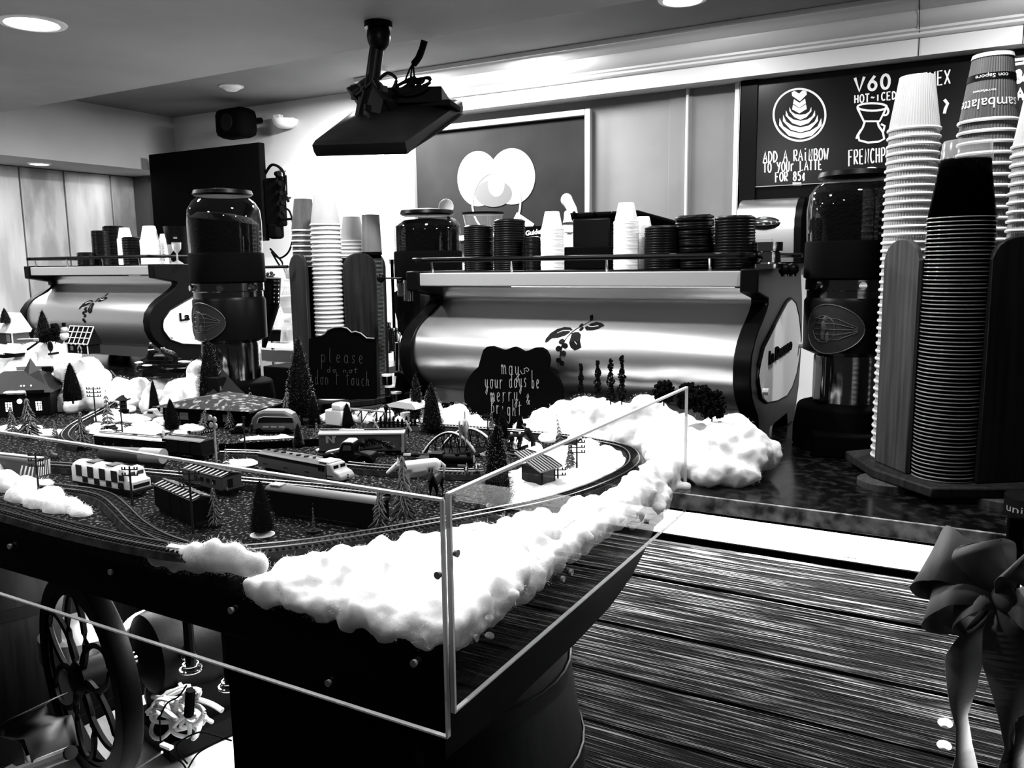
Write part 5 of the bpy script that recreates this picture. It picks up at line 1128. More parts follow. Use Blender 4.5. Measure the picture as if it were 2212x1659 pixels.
# boxcars
def boxcar(label,pl,pr,pw,hp,m='matte',roofm='lgrey',ribs=11,z=None,panels=True,w=.034,name='model_boxcar'):
    t,L,w=car(name,label,'model train',pl,pr,pw,w,z); h=hpx(pr[0],pr[1],hp)
    MB().box((L/2,w/2,(.012+h)/2),(L,w,h-.012)).build('body',m,t,bevel=.0008,**k_)
    b=MB(); rp=[(-.0015,h-.001),(w/2,h+.005),(w+.0015,h-.001)]; b.prism(rp,L*1.01,lambda y,z_,q:(q-.005*L,y,z_)); b.build('roof','soft' if ribs else roofm,t,smooth=0,**k_)
    if ribs:
        b=MB()
        for k in range(ribs):
            x=L*(k+.5)/ribs
            for s_,y0,y1 in((1,0,w*.44),(1,w*.56,w)):
                za=h+.001+.006*(1-abs(y0-w/2)/(w/2)); zb_=h+.001+.006*(1-abs(y1-w/2)/(w/2)); b.add([(x-.003,y0,za),(x+.002,y0,za),(x+.004,y1,zb_),(x-.001,y1,zb_)],[(0,1,2,3)])
        b.build('roof_ribs',roofm,t,smooth=0,**k_)
    MB().box((L/2,w/2,h+.0075),(L*.98,w*.14,.0015)).build('roof_walk','grey',t,**k_)
    if panels:
        for k in range(2): 
            d=MB().box((L*(.36+.3*k),-.0008,(.012+h)/2),(L*.12,.0015,(h-.012)*.8)).build('door',m,t,**k_)
    MB().box((L/2,w/2,.0105),(L*1.04,w*.8,.004)).build('underframe','tie',t,**k_); trucks(t,L,w); return t,L,w,h
boxcar('black boxcar with a pale ribbed roof in front of the coach, lower left',(336,1105),(420,1146),(452,1130),66)
boxcar('dark weathered freight car at the back, left of the signal post',(352,986),(436,996),(468,988),42,m='soft',roofm='grey',ribs=0)
t,L,w,h=boxcar('grey boxcar lettered with a white N, behind the pickup truck',(690,986),(874,984),None,50,m='grey',roofm='lgrey',ribs=0,panels=False)
MB().box((L/2,-.001,h-.001),(L,.002,.004)).build('white_eave','wallw',t,**k_)
q=[(.085,.55),(.085,.95),(.115,.95),(.16,.68),(.16,.95),(.205,.95),(.205,.86),(.19,.86),(.19,.55),(.165,.55),(.115,.82),(.115,.55)]
MB().prism([(x*L,.012+(z_-.08)*(h-.012)) for x,z_ in q],.0008,lambda x,z_,y:(x,-.0012+y,z_)).build('letter','lgrey',t,smooth=0,**k_)
MB().box((L*.985,-.001,h*.55),(L*.03,.0015,h*.8)).build('end_post','lgrey',t,**k_)
t,L,w,h=boxcar('low dark open freight car with round holes at the far left track',(205,972),(358,987),None,34,m='ink',ribs=0,name='model_freight_car')
for k in range(6): MB().cyl((L*(.15+.13*k),-.0008,h*.5),(L*(.15+.13*k),.0004,h*.5),.003,n=8).build('lamp_hole','grey',t,**k_)
# coach / caboose
t,L,w,h=boxcar('grey coach with small square windows and a ribbed roof, behind the black boxcar',(396,1052),(482,1074),(518,1061),44,m='grey',roofm='lgrey',ribs=9,panels=False,name='model_coach')
for x in(.35,.5,.65,.8): MB().box((L*x,-.0006,h*.68),(L*.07,.001,h*.2)).build('window','ink',t,**k_)
MB().box((L+.0006,w*.4,h*.55),(.001,w*.25,h*.55)).build('end_door','ink',t,**k_); MB().box((L+.006,w/2,.014),(.012,w*.9,.003)).build('platform','tie',t,**k_)
for y in(.08,.92): MB().cyl((L+.011,w*y,.014),(L+.011,w*y,h*.5),.0009,n=5).build('handrail','lgrey',t,**k_)
# blunt nosed locomotive
t,L,w=car('model_locomotive','pale blunt nosed diesel locomotive with round roof fans in the centre','model train',(558,1018),(735,1054),(765,1043)); h=hpx(700,1040,47)
b=hull(L*.84,w,.012,h-.012,.2); b.build('body','grey',t,smooth=30,**k_)
b=MB().prism([(L*.84,.012),(L*.84,h),(L*.89,h*.98),(L*.925,h*.68),(L*.97,h*.62),(L,h*.45),(L*1.0,.012)],w*.96,lambda x,z,q:(x,q+w*.02,z)); b.build('nose','lgrey',t,bevel=.003,**k_)
MB().box((L*.80,w/2,h+.0008),(L*.13,w*.8,.0018)).build('cab_roof','wallw',t,**k_); MB().box((L*.42,-.0005,h*.83),(L*.82,.001,h*.12)).build('upper_stripe','soft',t,**k_)
for k in range(7): MB().cyl((L*(.05+.095*k),w*.5,h-.0005),(L*(.05+.095*k),w*.5,h+.002),.0055 if k%3 else .0035,n=14).build('roof_fan','soft',t,**k_)
for x in(.77,.81): MB().box((L*x,-.0006,h*.70),(L*.028,.001,h*.16)).build('cab_window','ink',t,**k_)
for q in(.28,.72): MB().box((L*.912,w*q,h*.82),(.001,w*.3,h*.18),rot=Matrix.Rotation(-.12,3,'Y')).build('windscreen','ink',t,**k_)
MB().box((L*.88,w*.2,h*.45),(L*.08,w*.4,.001)).build('nose_patch','ink',t,**k_)
for z in(.25,.38,.5): MB().cyl((L,w*.5,h*z),(L+.002,w*.5,h*z),.0016,n=8).build('headlamp','ink',t,**k_)
for k in range(3): MB().box((L*(.10+.26*k),-.0004,h*.45),(L*.05,.0008,.0012)).build('lettering','ink',t,**k_)
trucks(t,L,w)
# long black carriage
t,L,w=car('model_coach','long black carriage with a rounded grey roof behind the nearest brush tree','model train',(574,1112),(816,1148),w=.036); h=hpx(700,1125,66)
MB().box((L/2,w/2,(.008+h*.86)/2),(L,w,h*.86-.008)).build('body','matte',t,**k_); 
b=MB().prism([(w/2-w/2*math.cos(a),h*.85+h*.15*math.sin(a)) for a in np.linspace(0,PI,9)],L,lambda y,z,q:(q,y,z)); b.build('roof','grey',t,smooth=50,**k_); trucks(t,L,w)
MB().box((L*.07,w*.45,h+.001),(L*.10,w*.5,.002)).build('roof_snow','wallw',t,**k_)
# steam locomotive at the right
t,L,w=car('model_locomotive','small black steam locomotive with a bright round smokebox near the bridge foot','model train',(900,1012),(1022,1016),w=.03); h=hpx(980,1010,32)
b=MB(); b.tube([(L*.45,w/2,h*.62),(L*.98,w/2,h*.62)],h*.30,16); b.cyl((L*.9,w/2,h*.8),(L*.9,w/2,h*1.15),.004,.006); b.sph((L*.7,w/2,h*.92),.006); b.build('boiler','ink',t,**k_)
MB().box((L*.34,w/2,h*.65),(L*.22,w,h*.8)).build('cab','ink',t,**k_); MB().box((L*.12,w/2,h*.45),(L*.22,w,h*.5)).build('tender','ink',t,**k_)
MB().lathe([(0,.0),(h*.22,.001),(h*.26,.0)],14,(L*.99,w/2,h*.66),Matrix.Rotation(PI/2,3,'Y')).build('smokebox_door','lgrey',t,**k_); MB().box((L*1.04,w/2,h*.2),(.012,w,.003)).build('pilot_beam','lgrey',t,**k_)
trucks(t,L,w,n=4); MB().box((L*.8,-.0006,h*.3),(L*.14,.001,.004)).build('side_plate','lgrey',t,**k_)
# log load between
t=thing('log_heap','heap of dark snow flecked logs between the boxcar and the bridge','logs',PZ(900,985,GZ)); 
for k in range(11):
    a=PZ(872+11*k%140+random.uniform(0,20),988+random.uniform(-12,4),GZ+.006+.004*(k%3)); MB().tube([a,a+Vector((.05,.012*random.uniform(-1,1),.002))],.0045,6).build('log','soft' if k%3 else 'lgrey',t)
# ---------------------------------------------------------------- pickup truck with a tree
t,L,w=car('toy_pickup_truck','vintage toy pickup truck facing left with a tree in its bed','toy truck',(697,1012),(802,1014),w=.045); h=hpx(750,1012,60)
pr=[(L*.0,h*.22),(L*.0,h*.42),(L*.06,h*.52),(L*.30,h*.62),(L*.34,h*.62),(L*.40,h*.92),(L*.45,h*.98),(L*.60,h*.98),(L*.65,h*.92),(L*.66,h*.55),(L*1.02,h*.52),(L*1.02,h*.24)]
MB().prism(pr,w,lambda x,z,q:(x,q,z)).build('body','ink',t,bevel=.003,**k_)
MB().prism([(L*.405,h*.93),(L*.44,h*1.0),(L*.60,h*1.0),(L*.645,h*.93)],w*.94,lambda x,z,q:(x,q+w*.03,z)).build('cab_roof','lgrey',t,bevel=.002,**k_)
MB().prism([(L*.43,h*.68),(L*.455,h*.86),(L*.60,h*.86),(L*.61,h*.68)],.001,lambda x,z,q:(x,-.0012+q,z)).build('side_window','grey',t,smooth=0,**k_)
MB().prism([(L*.34,h*.64),(L*.395,h*.9),(L*.40,h*.9),(L*.35,h*.64)],w*.8,lambda x,z,q:(x-.001,q+w*.1,z)).build('windscreen','lgrey',t,smooth=0,**k_)
MB().prism([(L*.02,h*.50),(L*.29,h*.63),(L*.30,h*.66),(L*.03,h*.55)],w*.5,lambda x,z,q:(x,q+w*.25,z)).build('bonnet_top','lgrey',t,**k_)
for x in(.18,.86):
    MB().tube([(L*x+ .020*math.cos(a)*1.,-.001,h*.20+.020*math.sin(a)) for a in np.linspace(.1,PI-.1,9)],.004,6).build('fender','black',t,**k_)
    wl=MB().cyl((L*x,-.002,.0125),(L*x,.007,.0125),.0125,n=18).build('wheel','matte',t,**k_); MB().sph((L*x,-.0025,.0125),(.0065,.002,.0065),12,8).build('hubcap','chrome',wl,**k_)
    MB().cyl((L*x,w-.007,.0125),(L*x,w+.001,.0125),.0125,n=18).build('wheel','matte',t,**k_)
MB().box((L*.5,-.002,h*.2),(L*.35,.003,.003)).build('running_board','chrome',t,**k_)
t2=thing('cut_christmas_tree','dark cut fir tree lying in the bed of the pickup truck','miniature tree',t.matrix_world@Vector((L*.75,w/2,h*.6)))
b=MB()
for _ in range(700):
    s_=random.random(); c0=Vector((-.012+.095*s_,random.uniform(-.006,.006),.004+.022*math.sin(min(1,s_*1.1)*2.6))); R=.021*(1-.55*s_); a=random.uniform(0,2*PI); q=c0+Vector((random.uniform(0,.012),R*math.cos(a),R*math.sin(a)*.8)); b.m=1 if random.random()<.06 else 0; b.add([c0,c0+Vector((0,.0015,.0015)),q],[(0,1,2)])
b.build('foliage',['needle','tip'],t2,smooth=0,**k_); MB().cyl((-.02,0,-.002),(.06,0,.014),.003,n=6).build('trunk','bark',t2,**k_)
# ---------------------------------------------------------------- streamlined bus, cars
t,L,w=car('toy_bus','rounded streamlined toy bus parked before the station','toy bus',(540,938),(641,938),w=.05); h=hpx(590,935,50)
pr=[(0,h*.12),(L*.0,h*.35),(L*.05,h*.68),(L*.16,h*.92),(L*.3,h*1.0),(L*.75,h*.98),(L*.92,h*.8),(L,h*.4),(L,h*.12)]
MB().prism(pr,w,lambda x,z,q:(x,q,z)).build('body','grey',t,bevel=.006,**k_)
MB().prism([(L*.14,h*.90),(L*.3,h*1.02),(L*.75,h*1.0),(L*.9,h*.84),(L*.72,h*.93),(L*.3,h*.95)],w*.8,lambda x,z,q:(x,q+w*.1,z)).build('roof_cap','lgrey',t,**k_)
MB().prism([(L*.17,h*.50),(L*.22,h*.68),(L*.32,h*.75),(L*.92,h*.72),(L*.95,h*.5)],.001,lambda x,z,q:(x,-.0012+q,z)).build('window_band','ink',t,smooth=0,**k_)
MB().tube([(L*.17,-.002,h*.48),(L*.21,-.002,h*.70),(L*.32,-.002,h*.77),(L*.93,-.002,h*.74)],.0013,5).build('window_trim','lgrey',t,**k_)
for k in range(3): MB().box((L*(.35+.17*k),-.0016,h*.33),(L*.12,.001,h*.06)).build('side_lettering','lgrey',t,**k_)
for x in(.2,.8): MB().cyl((L*x,-.003,.008),(L*x,.006,.008),.009,n=14).build('wheel','matte',t,**k_)
def auto(label,pl,pr,w,m,m2='lgrey'):
    t,L,w=car('toy_car',label,'toy car',pl,pr,w=w); h=L*.42
    MB().prism([(0,h*.2),(0,h*.5),(L*.25,h*.58),(L*.36,h*.95),(L*.68,h*.98),(L*.8,h*.6),(L,h*.5),(L,h*.2)],w,lambda x,z,q:(x,q,z)).build('body',m,t,bevel=.002,**k_)
    MB().prism([(L*.36,h*.95),(L*.40,h*1.08),(L*.66,h*1.08),(L*.69,h*.97)],w*.9,lambda x,z,q:(x,q+w*.05,z)).build('roof',m2,t,bevel=.001,**k_)
    MB().box((L*.52,-.0006,h*.75),(L*.26,.001,h*.22)).build('window','ink',t,**k_)
    for x in(.2,.8): MB().cyl((L*x,-.002,h*.2),(L*x,.004,h*.2),h*.2,n=12).build('wheel','matte',t,**k_)
auto('dark rounded toy car left of the streamlined bus',(494,938),(536,936),.03,'soft'); auto('small snow covered car in the village square',(304,906),(346,908),.022,'lgrey','white')
auto('tiny dark car left of the snow covered car',(222,930),(243,932),.016,'soft','white')
# ---------------------------------------------------------------- buildings
def house(name,label,cat,pc,pl,pr,wallpx,m,roof,eave=.012,rh=.05,z=GZ,y=None,hip=False,roofm='soft'):
    """pc near ground corner pixel, pl / pr left and right ground corners"""
    if y is None: c=PZ(*pc,z);a=PZ(*pl,z);d=PZ(*pr,z)
    else: c,a,d=y
    ex=(d-c); W_=ex.length; ex.normalize(); ey=Vector((-ex.y,ex.x,0)); D_=max(.03,abs((a-c).dot(ey))); rz=math.atan2(ex.y,ex.x)
    t=thing(name,label,cat,c,rz); h=wallpx*mpp(c)
    MB().box((W_/2,D_/2,h/2),(W_,D_,h)).build('walls',m,t,**k_)
    e=eave; b=MB()
    if hip: b.add([(-e,-e,h),(W_+e,-e,h),(W_+e,D_+e,h),(-e,D_+e,h),(W_*.28,D_*.5,h+rh),(W_*.72,D_*.5,h+rh)],[(0,1,5,4),(1,2,5),(2,3,4,5),(3,0,4),(3,2,1,0)])
    else: b.add([(-e,-e,h-.003),(W_+e,-e,h-.003),(W_+e,D_+e,h-.003),(-e,D_+e,h-.003),(-e,D_*.5,h+rh),(W_+e,D_*.5,h+rh)],[(0,1,5,4),(1,2,5),(2,3,4,5),(3,0,4),(3,2,1,0)])
    b.build('roof',roofm,t,smooth=0,**k_); return t,W_,D_,h
# station
t,W_,D_,h=house('toy_station','dark station with a wide snow dusted roof and a pointed tower lettered B','toy building',(540,926),(400,903),(606,905),40,'matte','',eave=.02,rh=.032,roofm='roofsnow',hip=True)
p=PZ(462,905,GZ); lp_=t.matrix_world.inverted()@PZ(474,899,GZ)
b=MB(); x0,y0=lp_.x,max(.02,min(D_-.02,lp_.y)); b.box((x0,y0,h+.03),(.040,.036,.075)); b.build('tower','soft',t,**k_)
MB().lathe([(.085,h+.008),(.045,h+.04),(.0,h+.088)],4,(x0+.03,y0,0)).build('tower_roof','soft',t,smooth=0,**k_)
tb,tw=text_mb('B',lambda x,y,z:(x,y,z),.02); mb,_=text_mb('B',lambda x,y,z:(x0-.012+x*.8,y0-.0185,h+.03+y),.018); mb.build('letter_sign','lgrey',t,smooth=0,**k_)
for k in range(3): MB().box((-.0006,D_*(.25+.25*k),h*.5),(.001,D_*.10,h*.4)).build('window','grey',t,**k_)
for k in range(2): MB().box((W_*(.3+.4*k),-.0006,h*.42),(W_*.14,.001,h*.5)).build('door','grey',t,**k_)
MB().box((W_*.4,-.012,h-.004),(W_,.004,.003)).build('gutter','lgrey',t,**k_)
# lit depot
t,W_,D_,h=house('toy_depot','large dark lit toy building with a steep roof at the left edge','toy building',(-70,905),(-110,880),(112,897),52,'soft','',eave=.010,rh=.055,hip=True,roofm='soft')
MB().lathe([(.07,h+.01),(.03,h+.04),(.0,h+.095)],4,(W_*.62,D_*.5,0)).build('turret_roof','grey',t,smooth=0,**k_)
MB().box((W_*.62,D_*.75,h+.055),(.13,.012,.012)).build('ridge_board','lgrey',t,**k_); MB().box((W_*.8,D_*.7,h+.035),(.05,.03,.05)).build('chimney_block','soft',t,**k_)
for x,z,r in((.50,.5,.010),(.86,.48,.009),(.30,.5,.010)):
    b=MB()
    for i in range(3):
        for j in range(4): b.box((W_*x-.007+.007*i,-.0008,h*.22+.0075*j+.004),(.0045,.001,.0055))
    b.build('lit_window','glow',t,smooth=0,**k_)
MB().sph((W_*.64,-.006,h*.66),.0075,10,8).build('porch_lamp','glow',t,**k_)
for x in(.62,.655,.74): MB().sph((W_*x,D_*.12,h+.018),.0025,8,6).build('eave_lamp','glow',t,**k_)
MB().box((W_*.84,-.011,h+.004),(W_*.22,.002,.010)).build('name_board','ink',t,**k_)
for x in(.55,.66): MB().sph((W_*x,-.008,h+.003),(.022,.010,.006),10,6).build('snow_pile','white',t,**k_)
MB().box((W_*.93,-.001,h*.45),(.018,.002,h*.8)).build('corner_post','soft',t,**k_)
# snow roofed cottage, far left
c=PY(-6,742,1.74);d=PY(30,744,1.74); t,W_,D_,h=house('toy_cottage','little cottage with a tall snow covered roof at the left edge','toy building',0,0,0,26,'grey','',eave=.012,rh=.07,y=(c-Vector((.05,0,0)),c+Vector((-.05,.06,0)),d),roofm='white')
MB().box((W_*.97,-.001,h*.5),(.006,.003,h)).build('corner_post','white',t,**k_); MB().box((W_*.80,-.001,h*.5),(.02,.002,h*.6)).build('window','lgrey',t,**k_)
for k,(u,v) in enumerate(((-2,772),(22,770))):
    c=PY(u-12,v,1.66);d=PY(u+12,v,1.66); house('toy_hut',('left','right')[k]+' little dark hut under a snow roof behind the lit building','toy building',0,0,0,10,'soft','',eave=.004,rh=.03,y=(c,c+Vector((0,.035,0)),d),roofm='white')
# gingerbread house
c=PY(146,762,1.60);d=PY(192,766,1.60); t,W_,D_,h=house('gingerbread_house','dark gingerbread house with white icing lattice on its roof, on the cotton mountain','toy building',0,0,0,22,'soft','',eave=.006,rh=.05,y=(c,c+Vector((.0,.04,0)),d),roofm='soft')
b=MB(); e=.006; 
for k in range(6):
    x=-e+(W_+2*e)*k/5; b.tube([(x,-e,h-.001),(x,D_*.5,h+.052)],.0018,5)
for k in range(4): z=h-.001+.053*k/3; y=-e+(D_*.5+e)*k/3; b.tube([(-e,y,z),(W_+e,y,z)],.0018,5)
b.build('icing_lattice','white',t,**k_)
MB().tube([(W_*.62+.009*math.cos(a),-.002,h*.35+.014*math.sin(a)) for a in np.linspace(-.6,PI+.6,12)],.002,5).build('icing_door','white',t,**k_)
MB().box((W_*.25,-.0015,h*.5),(.012,.002,.014)).build('icing_window','lgrey',t,**k_)
for x in(.02,.98): MB().cyl((W_*x,-.001,0),(W_*x,-.001,h),.002,n=6).build('candy_post','white',t,**k_)
for k in range(5): MB().sph((W_*(.1+.2*k),-e,h-.002),.0035,6,5).build('icing_ball','white',t,**k_)
# snowman
c=PY(141,735,1.60); s_=mpp(c); t=thing('toy_snowman','little snowman with a black top hat beside the gingerbread house','ornament',c)
MB().sph((0,0,9*s_),10*s_,12,8).build('body','white',t,**k_); MB().sph((0,0,24*s_),7*s_,12,8).build('head','white',t,**k_)
MB().lathe([(7*s_,30*s_),(4*s_,31*s_),(4*s_,38*s_),(0,38*s_)],12).build('top_hat','ink',t,**k_); MB().lathe([(8*s_,17*s_),(8*s_,20*s_),(5*s_,21*s_)],12).build('scarf','lgrey',t,**k_)
# tiled hut
t=thing('tiled_hut','little hut with a slanted snowy tile roof inside the right track curve','toy building',PZ(1169,1062,GZ))
g=[PZ(1169,1060,GZ),PZ(1200,1050,GZ),PZ(1160,1036,GZ),PZ(1127,1044,GZ)]
g[2]=g[1]+(g[3]-g[0]); hh=44*mpp(g[0]); up=Vector((0,0,1))
b=MB(); b.add(g+[p+up*hh for p in g],[(3,2,1,0),(4,5,6,7),(0,1,5,4),(1,2,6,5),(2,3,7,6),(3,0,4,7)]); b.build('walls','soft',t,smooth=0)
b=MB(); b.add([g[0]+up*.0,g[1],g[1]+up*hh*.98,g[0]+up*hh*.98],[(0,1,2,3)]); 
b=MB(); q=[a.lerp(c2,.12) for a,c2 in((g[0],g[1]),(g[1],g[0]))]; off=(g[0]-g[3]).normalized()*.0008; b.add([q[0]+off,q[1]+off,q[1]+off+up*hh*.9,q[0]+off+up*hh*.9],[(0,1,2,3)]); b.build('pale_side','grey',t,smooth=0)
ct=(g[0]+g[2])/2+up*hh; ex=(g[1]-g[0]).normalized(); ey=(g[3]-g[0]).normalized(); Lx=(g[1]-g[0]).length*.5+.012; Ly=(g[3]-g[0]).length*.5+.012
R4=[ct-ex*Lx-ey*Ly+up*.0,ct+ex*Lx-ey*Ly+up*.0,ct+ex*Lx+ey*Ly+up*.022,ct-ex*Lx+ey*Ly+up*.022]
b=MB(); b.add(R4+[p+up*.003 for p in R4],[(3,2,1,0),(4,5,6,7),(0,1,5,4),(1,2,6,5),(2,3,7,6),(3,0,4,7)]); b.build('roof','lgrey',t,smooth=0)
b=MB()
for k in range(8):
    a=R4[0].lerp(R4[1],(k+.5)/8)+up*.0035; c=R4[3].lerp(R4[2],(k+.5)/8)+up*.0035; b.tube([a,c],.0014,5)
b.build('tile_ridges','soft',t); MB().add([R4[2]+up*.005,R4[1].lerp(R4[2],.3)+up*.005,R4[0].lerp(R4[2],.72)+up*.006,R4[3].lerp(R4[2],.5)+up*.005],[(0,1,2,3)]).build('roof_snow','white',t,smooth=0)
# well / gazebo, carport, snow building
c=PZ(268,893,GZ); s_=mpp(c); t=thing('toy_well','small dark roofed well in the village square','toy building',c)
MB().lathe([(9*s_,0),(11*s_,8*s_),(7*s_,9*s_),(7*s_,26*s_),(12*s_,30*s_)],8).build('shaft','ink',t,**k_); MB().lathe([(17*s_,30*s_),(3*s_,40*s_),(0,40*s_)],6).build('roof','soft',t,smooth=0,**k_); MB().lathe([(15*s_,33*s_),(4*s_,39*s_)],6,cap=False,a0=0,a1=4).build('roof_snow','white',t,smooth=0,**k_)
c=PY(832,884,1.86);d=PY(888,886,1.86); t=thing('toy_shelter','flat white roofed shelter on thin posts behind the picket fence','toy building',c); w_=(d-c).length
MB().prism([(0,0),(.05,.014),(.10,.012),(w_+.02,.0),(w_+.02,-.006),(0,-.004)],.06,lambda x,z,q:(x-.006,q,z+.012)).build('roof','white',t,**k_)
for x in(0,.5,.95): MB().cyl((w_*x,.006,-.06),(w_*x,.006,.012),.002,n=6).build('post','ink',t,**k_)
c=PY(702,918,1.72);d=PY(740,921,1.72); t=thing('snow_block_house','snow covered white block with a stepped top left of the shelter','toy building',c); w_=(d-c).length; s_=mpp(c)
MB().box((w_/2,.02,17*s_),(w_,.04,34*s_)).build('lower_block','paper',t,bevel=.004,**k_); MB().box((w_*.68,.02,41*s_),(w_*.6,.04,16*s_)).build('upper_block','paper',t,bevel=.006,**k_)
c=PY(765,905,1.86);d=PY(830,903,1.86); t=thing('toy_trestle','dark timber trestle fence beyond the low cotton bank','toy building',c); w_=(d-c).length
for k in range(5): MB().cyl((w_*k/4,0,-.03),(w_*k/4,0,.03),.0025,n=6).build('post','grey',t,**k_)
MB().box((w_/2,0,.03),(w_*1.4,.008,.004)).build('top_rail','lgrey',t,**k_)
for k in range(4): MB().tube([(w_*k/4,0,-.01),(w_*(k+1)/4,0,.028)],.0018,5).build('brace','grey',t,**k_)
# arched bridge
t=thing('arched_bridge','black arched girder bridge with pale upper rims near the centre','bridge',PZ(970,975,GZ))
def arch(a,c,hh):
    P=[]; n=14
    for i in range(n+1):
        s_=i/n; P.append(a.lerp(c,s_)+Vector((0,0,hh*math.sin(PI*s_)**.8)))
    MB().strip(P,Vector((0,.0045,0))).build('arch_rim','wallw',t,solid=.0025)
    MB().tube([p-Vector((0,0,.003)) for p in P],.0022,5).build('arch_chord','ink',t); MB().tube([a,c],.0025,5).build('lower_chord','ink',t)
    b=MB()
    for i in range(1,n): b.tube([P[i],a.lerp(c,min(1,(i+(1 if i%2 else -1))/n))],.0012,4)
    b.build('lattice','ink',t); b=MB(); vs=[]
arch(PZ(912,985,GZ),PZ(1028,981,GZ),.056); arch(PZ(955,966,GZ),PZ(1070,966,GZ),.048)
b=MB(); a=PZ(908,990,GZ+.004);c=PZ(1028,985,GZ+.004);a2=PZ(962,968,GZ+.004);c2=PZ(1076,968,GZ+.004)
b.add([a,c,c2,a2],[(0,1,2,3)]); b.build('deck','ink',t,solid=.002)
for k in range(9):
    p=c.lerp(c2,(k+.5)/9); MB().box(p+Vector((.012,0,.002)),(.026,.004,.002)).build('deck_plank','lgrey',t)
# rock slab
t=thing('rock_slab','dark layered rock slab with snow ledges on the cotton hill','rock',PY(348,812,1.74)); rnd=random.Random(5)
for k,(v,wu,mm,sy_) in enumerate(((806,77,'rock',.055),(797,74,'rock',.054),(788,76,'rock',.05),(780,60,'rock',.045),(773,38,'rock',.035))):
    c=PY(348,v,1.76); s_=mpp(c); pts=[(c.x+wu*s_*math.cos(a)*rnd.uniform(.86,1.06),c.y+sy_*math.sin(a)*rnd.uniform(.8,1.1)) for a in np.linspace(0,2*PI,19)[:-1]]
    MB().prism(pts,.016,lambda a,b_,q:(a,b_,c.z-.008+q)).build('rock_layer',mm,t,smooth=0)
for u,v,r in((398,781,17),(318,789,12),(300,783,8)):
    c=PY(u,v,1.70); s_=mpp(c); MB().sph(c,(r*s_,.014,.0032),12,6).build('snow_ledge','white',t)
# ---------------------------------------------------------------- animals and figures (continuous bodies)
def body(name,label,cat,loc,rz,balls,m,vox,parts=()):
    """balls: list of (p,q,r0,r1) tapered limbs merged into one skin"""
    t=thing(name,label,cat,loc,rz); b=MB()
    for p,q,r0,r1 in balls:
        b.sph(p,r0,10,8); b.sph(q,r1,10,8); b.cyl(p,q,r0,r1,n=10)
    o=b.build('body',m,t,**k_); md=o.modifiers.new('r','REMESH'); md.mode='VOXEL'; md.voxel_size=vox; md.use_smooth_shade=True; s_=o.modifiers.new('s','SMOOTH'); s_.iterations=4
    for nm,mm,mb in parts: mb.build(nm,mm,t,**k_)
    return t
def quad(name,label,cat,u,v,z,y,heading,H,m,head='horse',tail=None,belly=1.,vox=None,headdown=0):
    p=PZ(u,v,z) if y is None else PY(u,v,y); h=H; B_=[]
    L=(.42 if head=='horse' else .48)*h
    hip=Vector((-L,0,.78*h)); sh=Vector((L*.85,0,.76*h)); B_+= [(hip,sh,.17*h*belly,.18*h*belly),((-L*.2,0,.70*h),(L*.4,0,.68*h),.19*h*belly,.19*h*belly)]
    for sy_,ph in((-1,.03),(1,-.03)):
        B_+=[((L*.85,sy_*.09*h,.66*h),(L*.85+ph*h,sy_*.10*h,.38*h),.085*h,.045*h),((L*.85+ph*h,sy_*.10*h,.38*h),(L*.85+ph*h*.5,sy_*.10*h,.03*h),.042*h,.03*h)]
        B_+=[((-L,sy_*.09*h,.68*h),(-L*.85-ph*h,sy_*.10*h,.45*h),.11*h,.06*h),((-L*.85-ph*h,sy_*.10*h,.45*h),(-L*1.25-ph*h,sy_*.10*h,.32*h),.055*h,.038*h),((-L*1.25-ph*h,sy_*.10*h,.32*h),(-L*1.15-ph*h,sy_*.10*h,.03*h),.036*h,.03*h)]
    parts=[]
    if head=='horse':
        nk=Vector((L*1.45,0,1.12*h-headdown*h)); mz=nk+Vector((.27*h,0,-.2*h)); B_+=[(sh,nk,.15*h,.085*h),(nk,mz,.085*h,.055*h)]
        e=MB(); 
        for s_ in(-1,1): e.cyl(nk+Vector((-.02*h,s_*.045*h,.06*h)),nk+Vector((-.02*h,s_*.07*h,.19*h)),.034*h,.004*h,n=6)
        parts.append(('ears',m,e)); mn=MB(); mn.tube([sh+Vector((-.02*h,0,.15*h)),(sh+nk)/2+Vector((-.06*h,0,.10*h)),nk+Vector((-.05*h,0,.08*h))],[.03*h,.05*h,.03*h],6); parts.append(('mane','lgrey' if m=='wallw' else m,mn))
        tl=MB(); tl.tube([hip+Vector((-.15*h,0,.08*h)),hip+Vector((-.27*h,0,-.05*h)),hip+Vector((-.26*h,0,-.4*h))],[.035*h,.06*h,.02*h],6); parts.append(('tail',m,tl))
        ey=MB(); 
        for s_ in(-1,1): ey.sph(nk+Vector((.06*h,s_*.07*h,.0)),.014*h,6,5)
        parts.append(('eyes','ink',ey))
    else:
        nk=Vector((L*1.25,0,1.02*h-headdown*h)); mz=nk+Vector((.26*h,0,-.07*h)); B_+=[(sh,nk,.16*h,.13*h),(nk,mz,.12*h,.065*h)]
        e=MB()
        for s_ in(-1,1): e.sph(nk+Vector((.0,s_*.12*h,-.02*h)),(.05*h,.03*h,.10*h),8,6)
        parts.append(('ears',m,e)); tl=MB(); tl.tube([hip+Vector((-.14*h,0,.05*h)),hip+Vector((-.24*h,0,.2*h)),hip+Vector((-.28*h,0,.45*h))],[.045*h,.04*h,.02*h],6); parts.append(('tail',m,tl))
        ns=MB(); ns.sph(mz+Vector((.06*h,0,.01*h)),.028*h,6,5)
        for s_ in(-1,1): ns.sph(nk+Vector((.10*h,s_*.06*h,.035*h)),.02*h,6,5)
        parts.append(('nose_and_eyes','ink',ns))
    return body(name,label,cat,p,heading,B_,m,vox or h*.028,parts)
q1=PZ(910,1064,GZ); s_=mpp(q1)
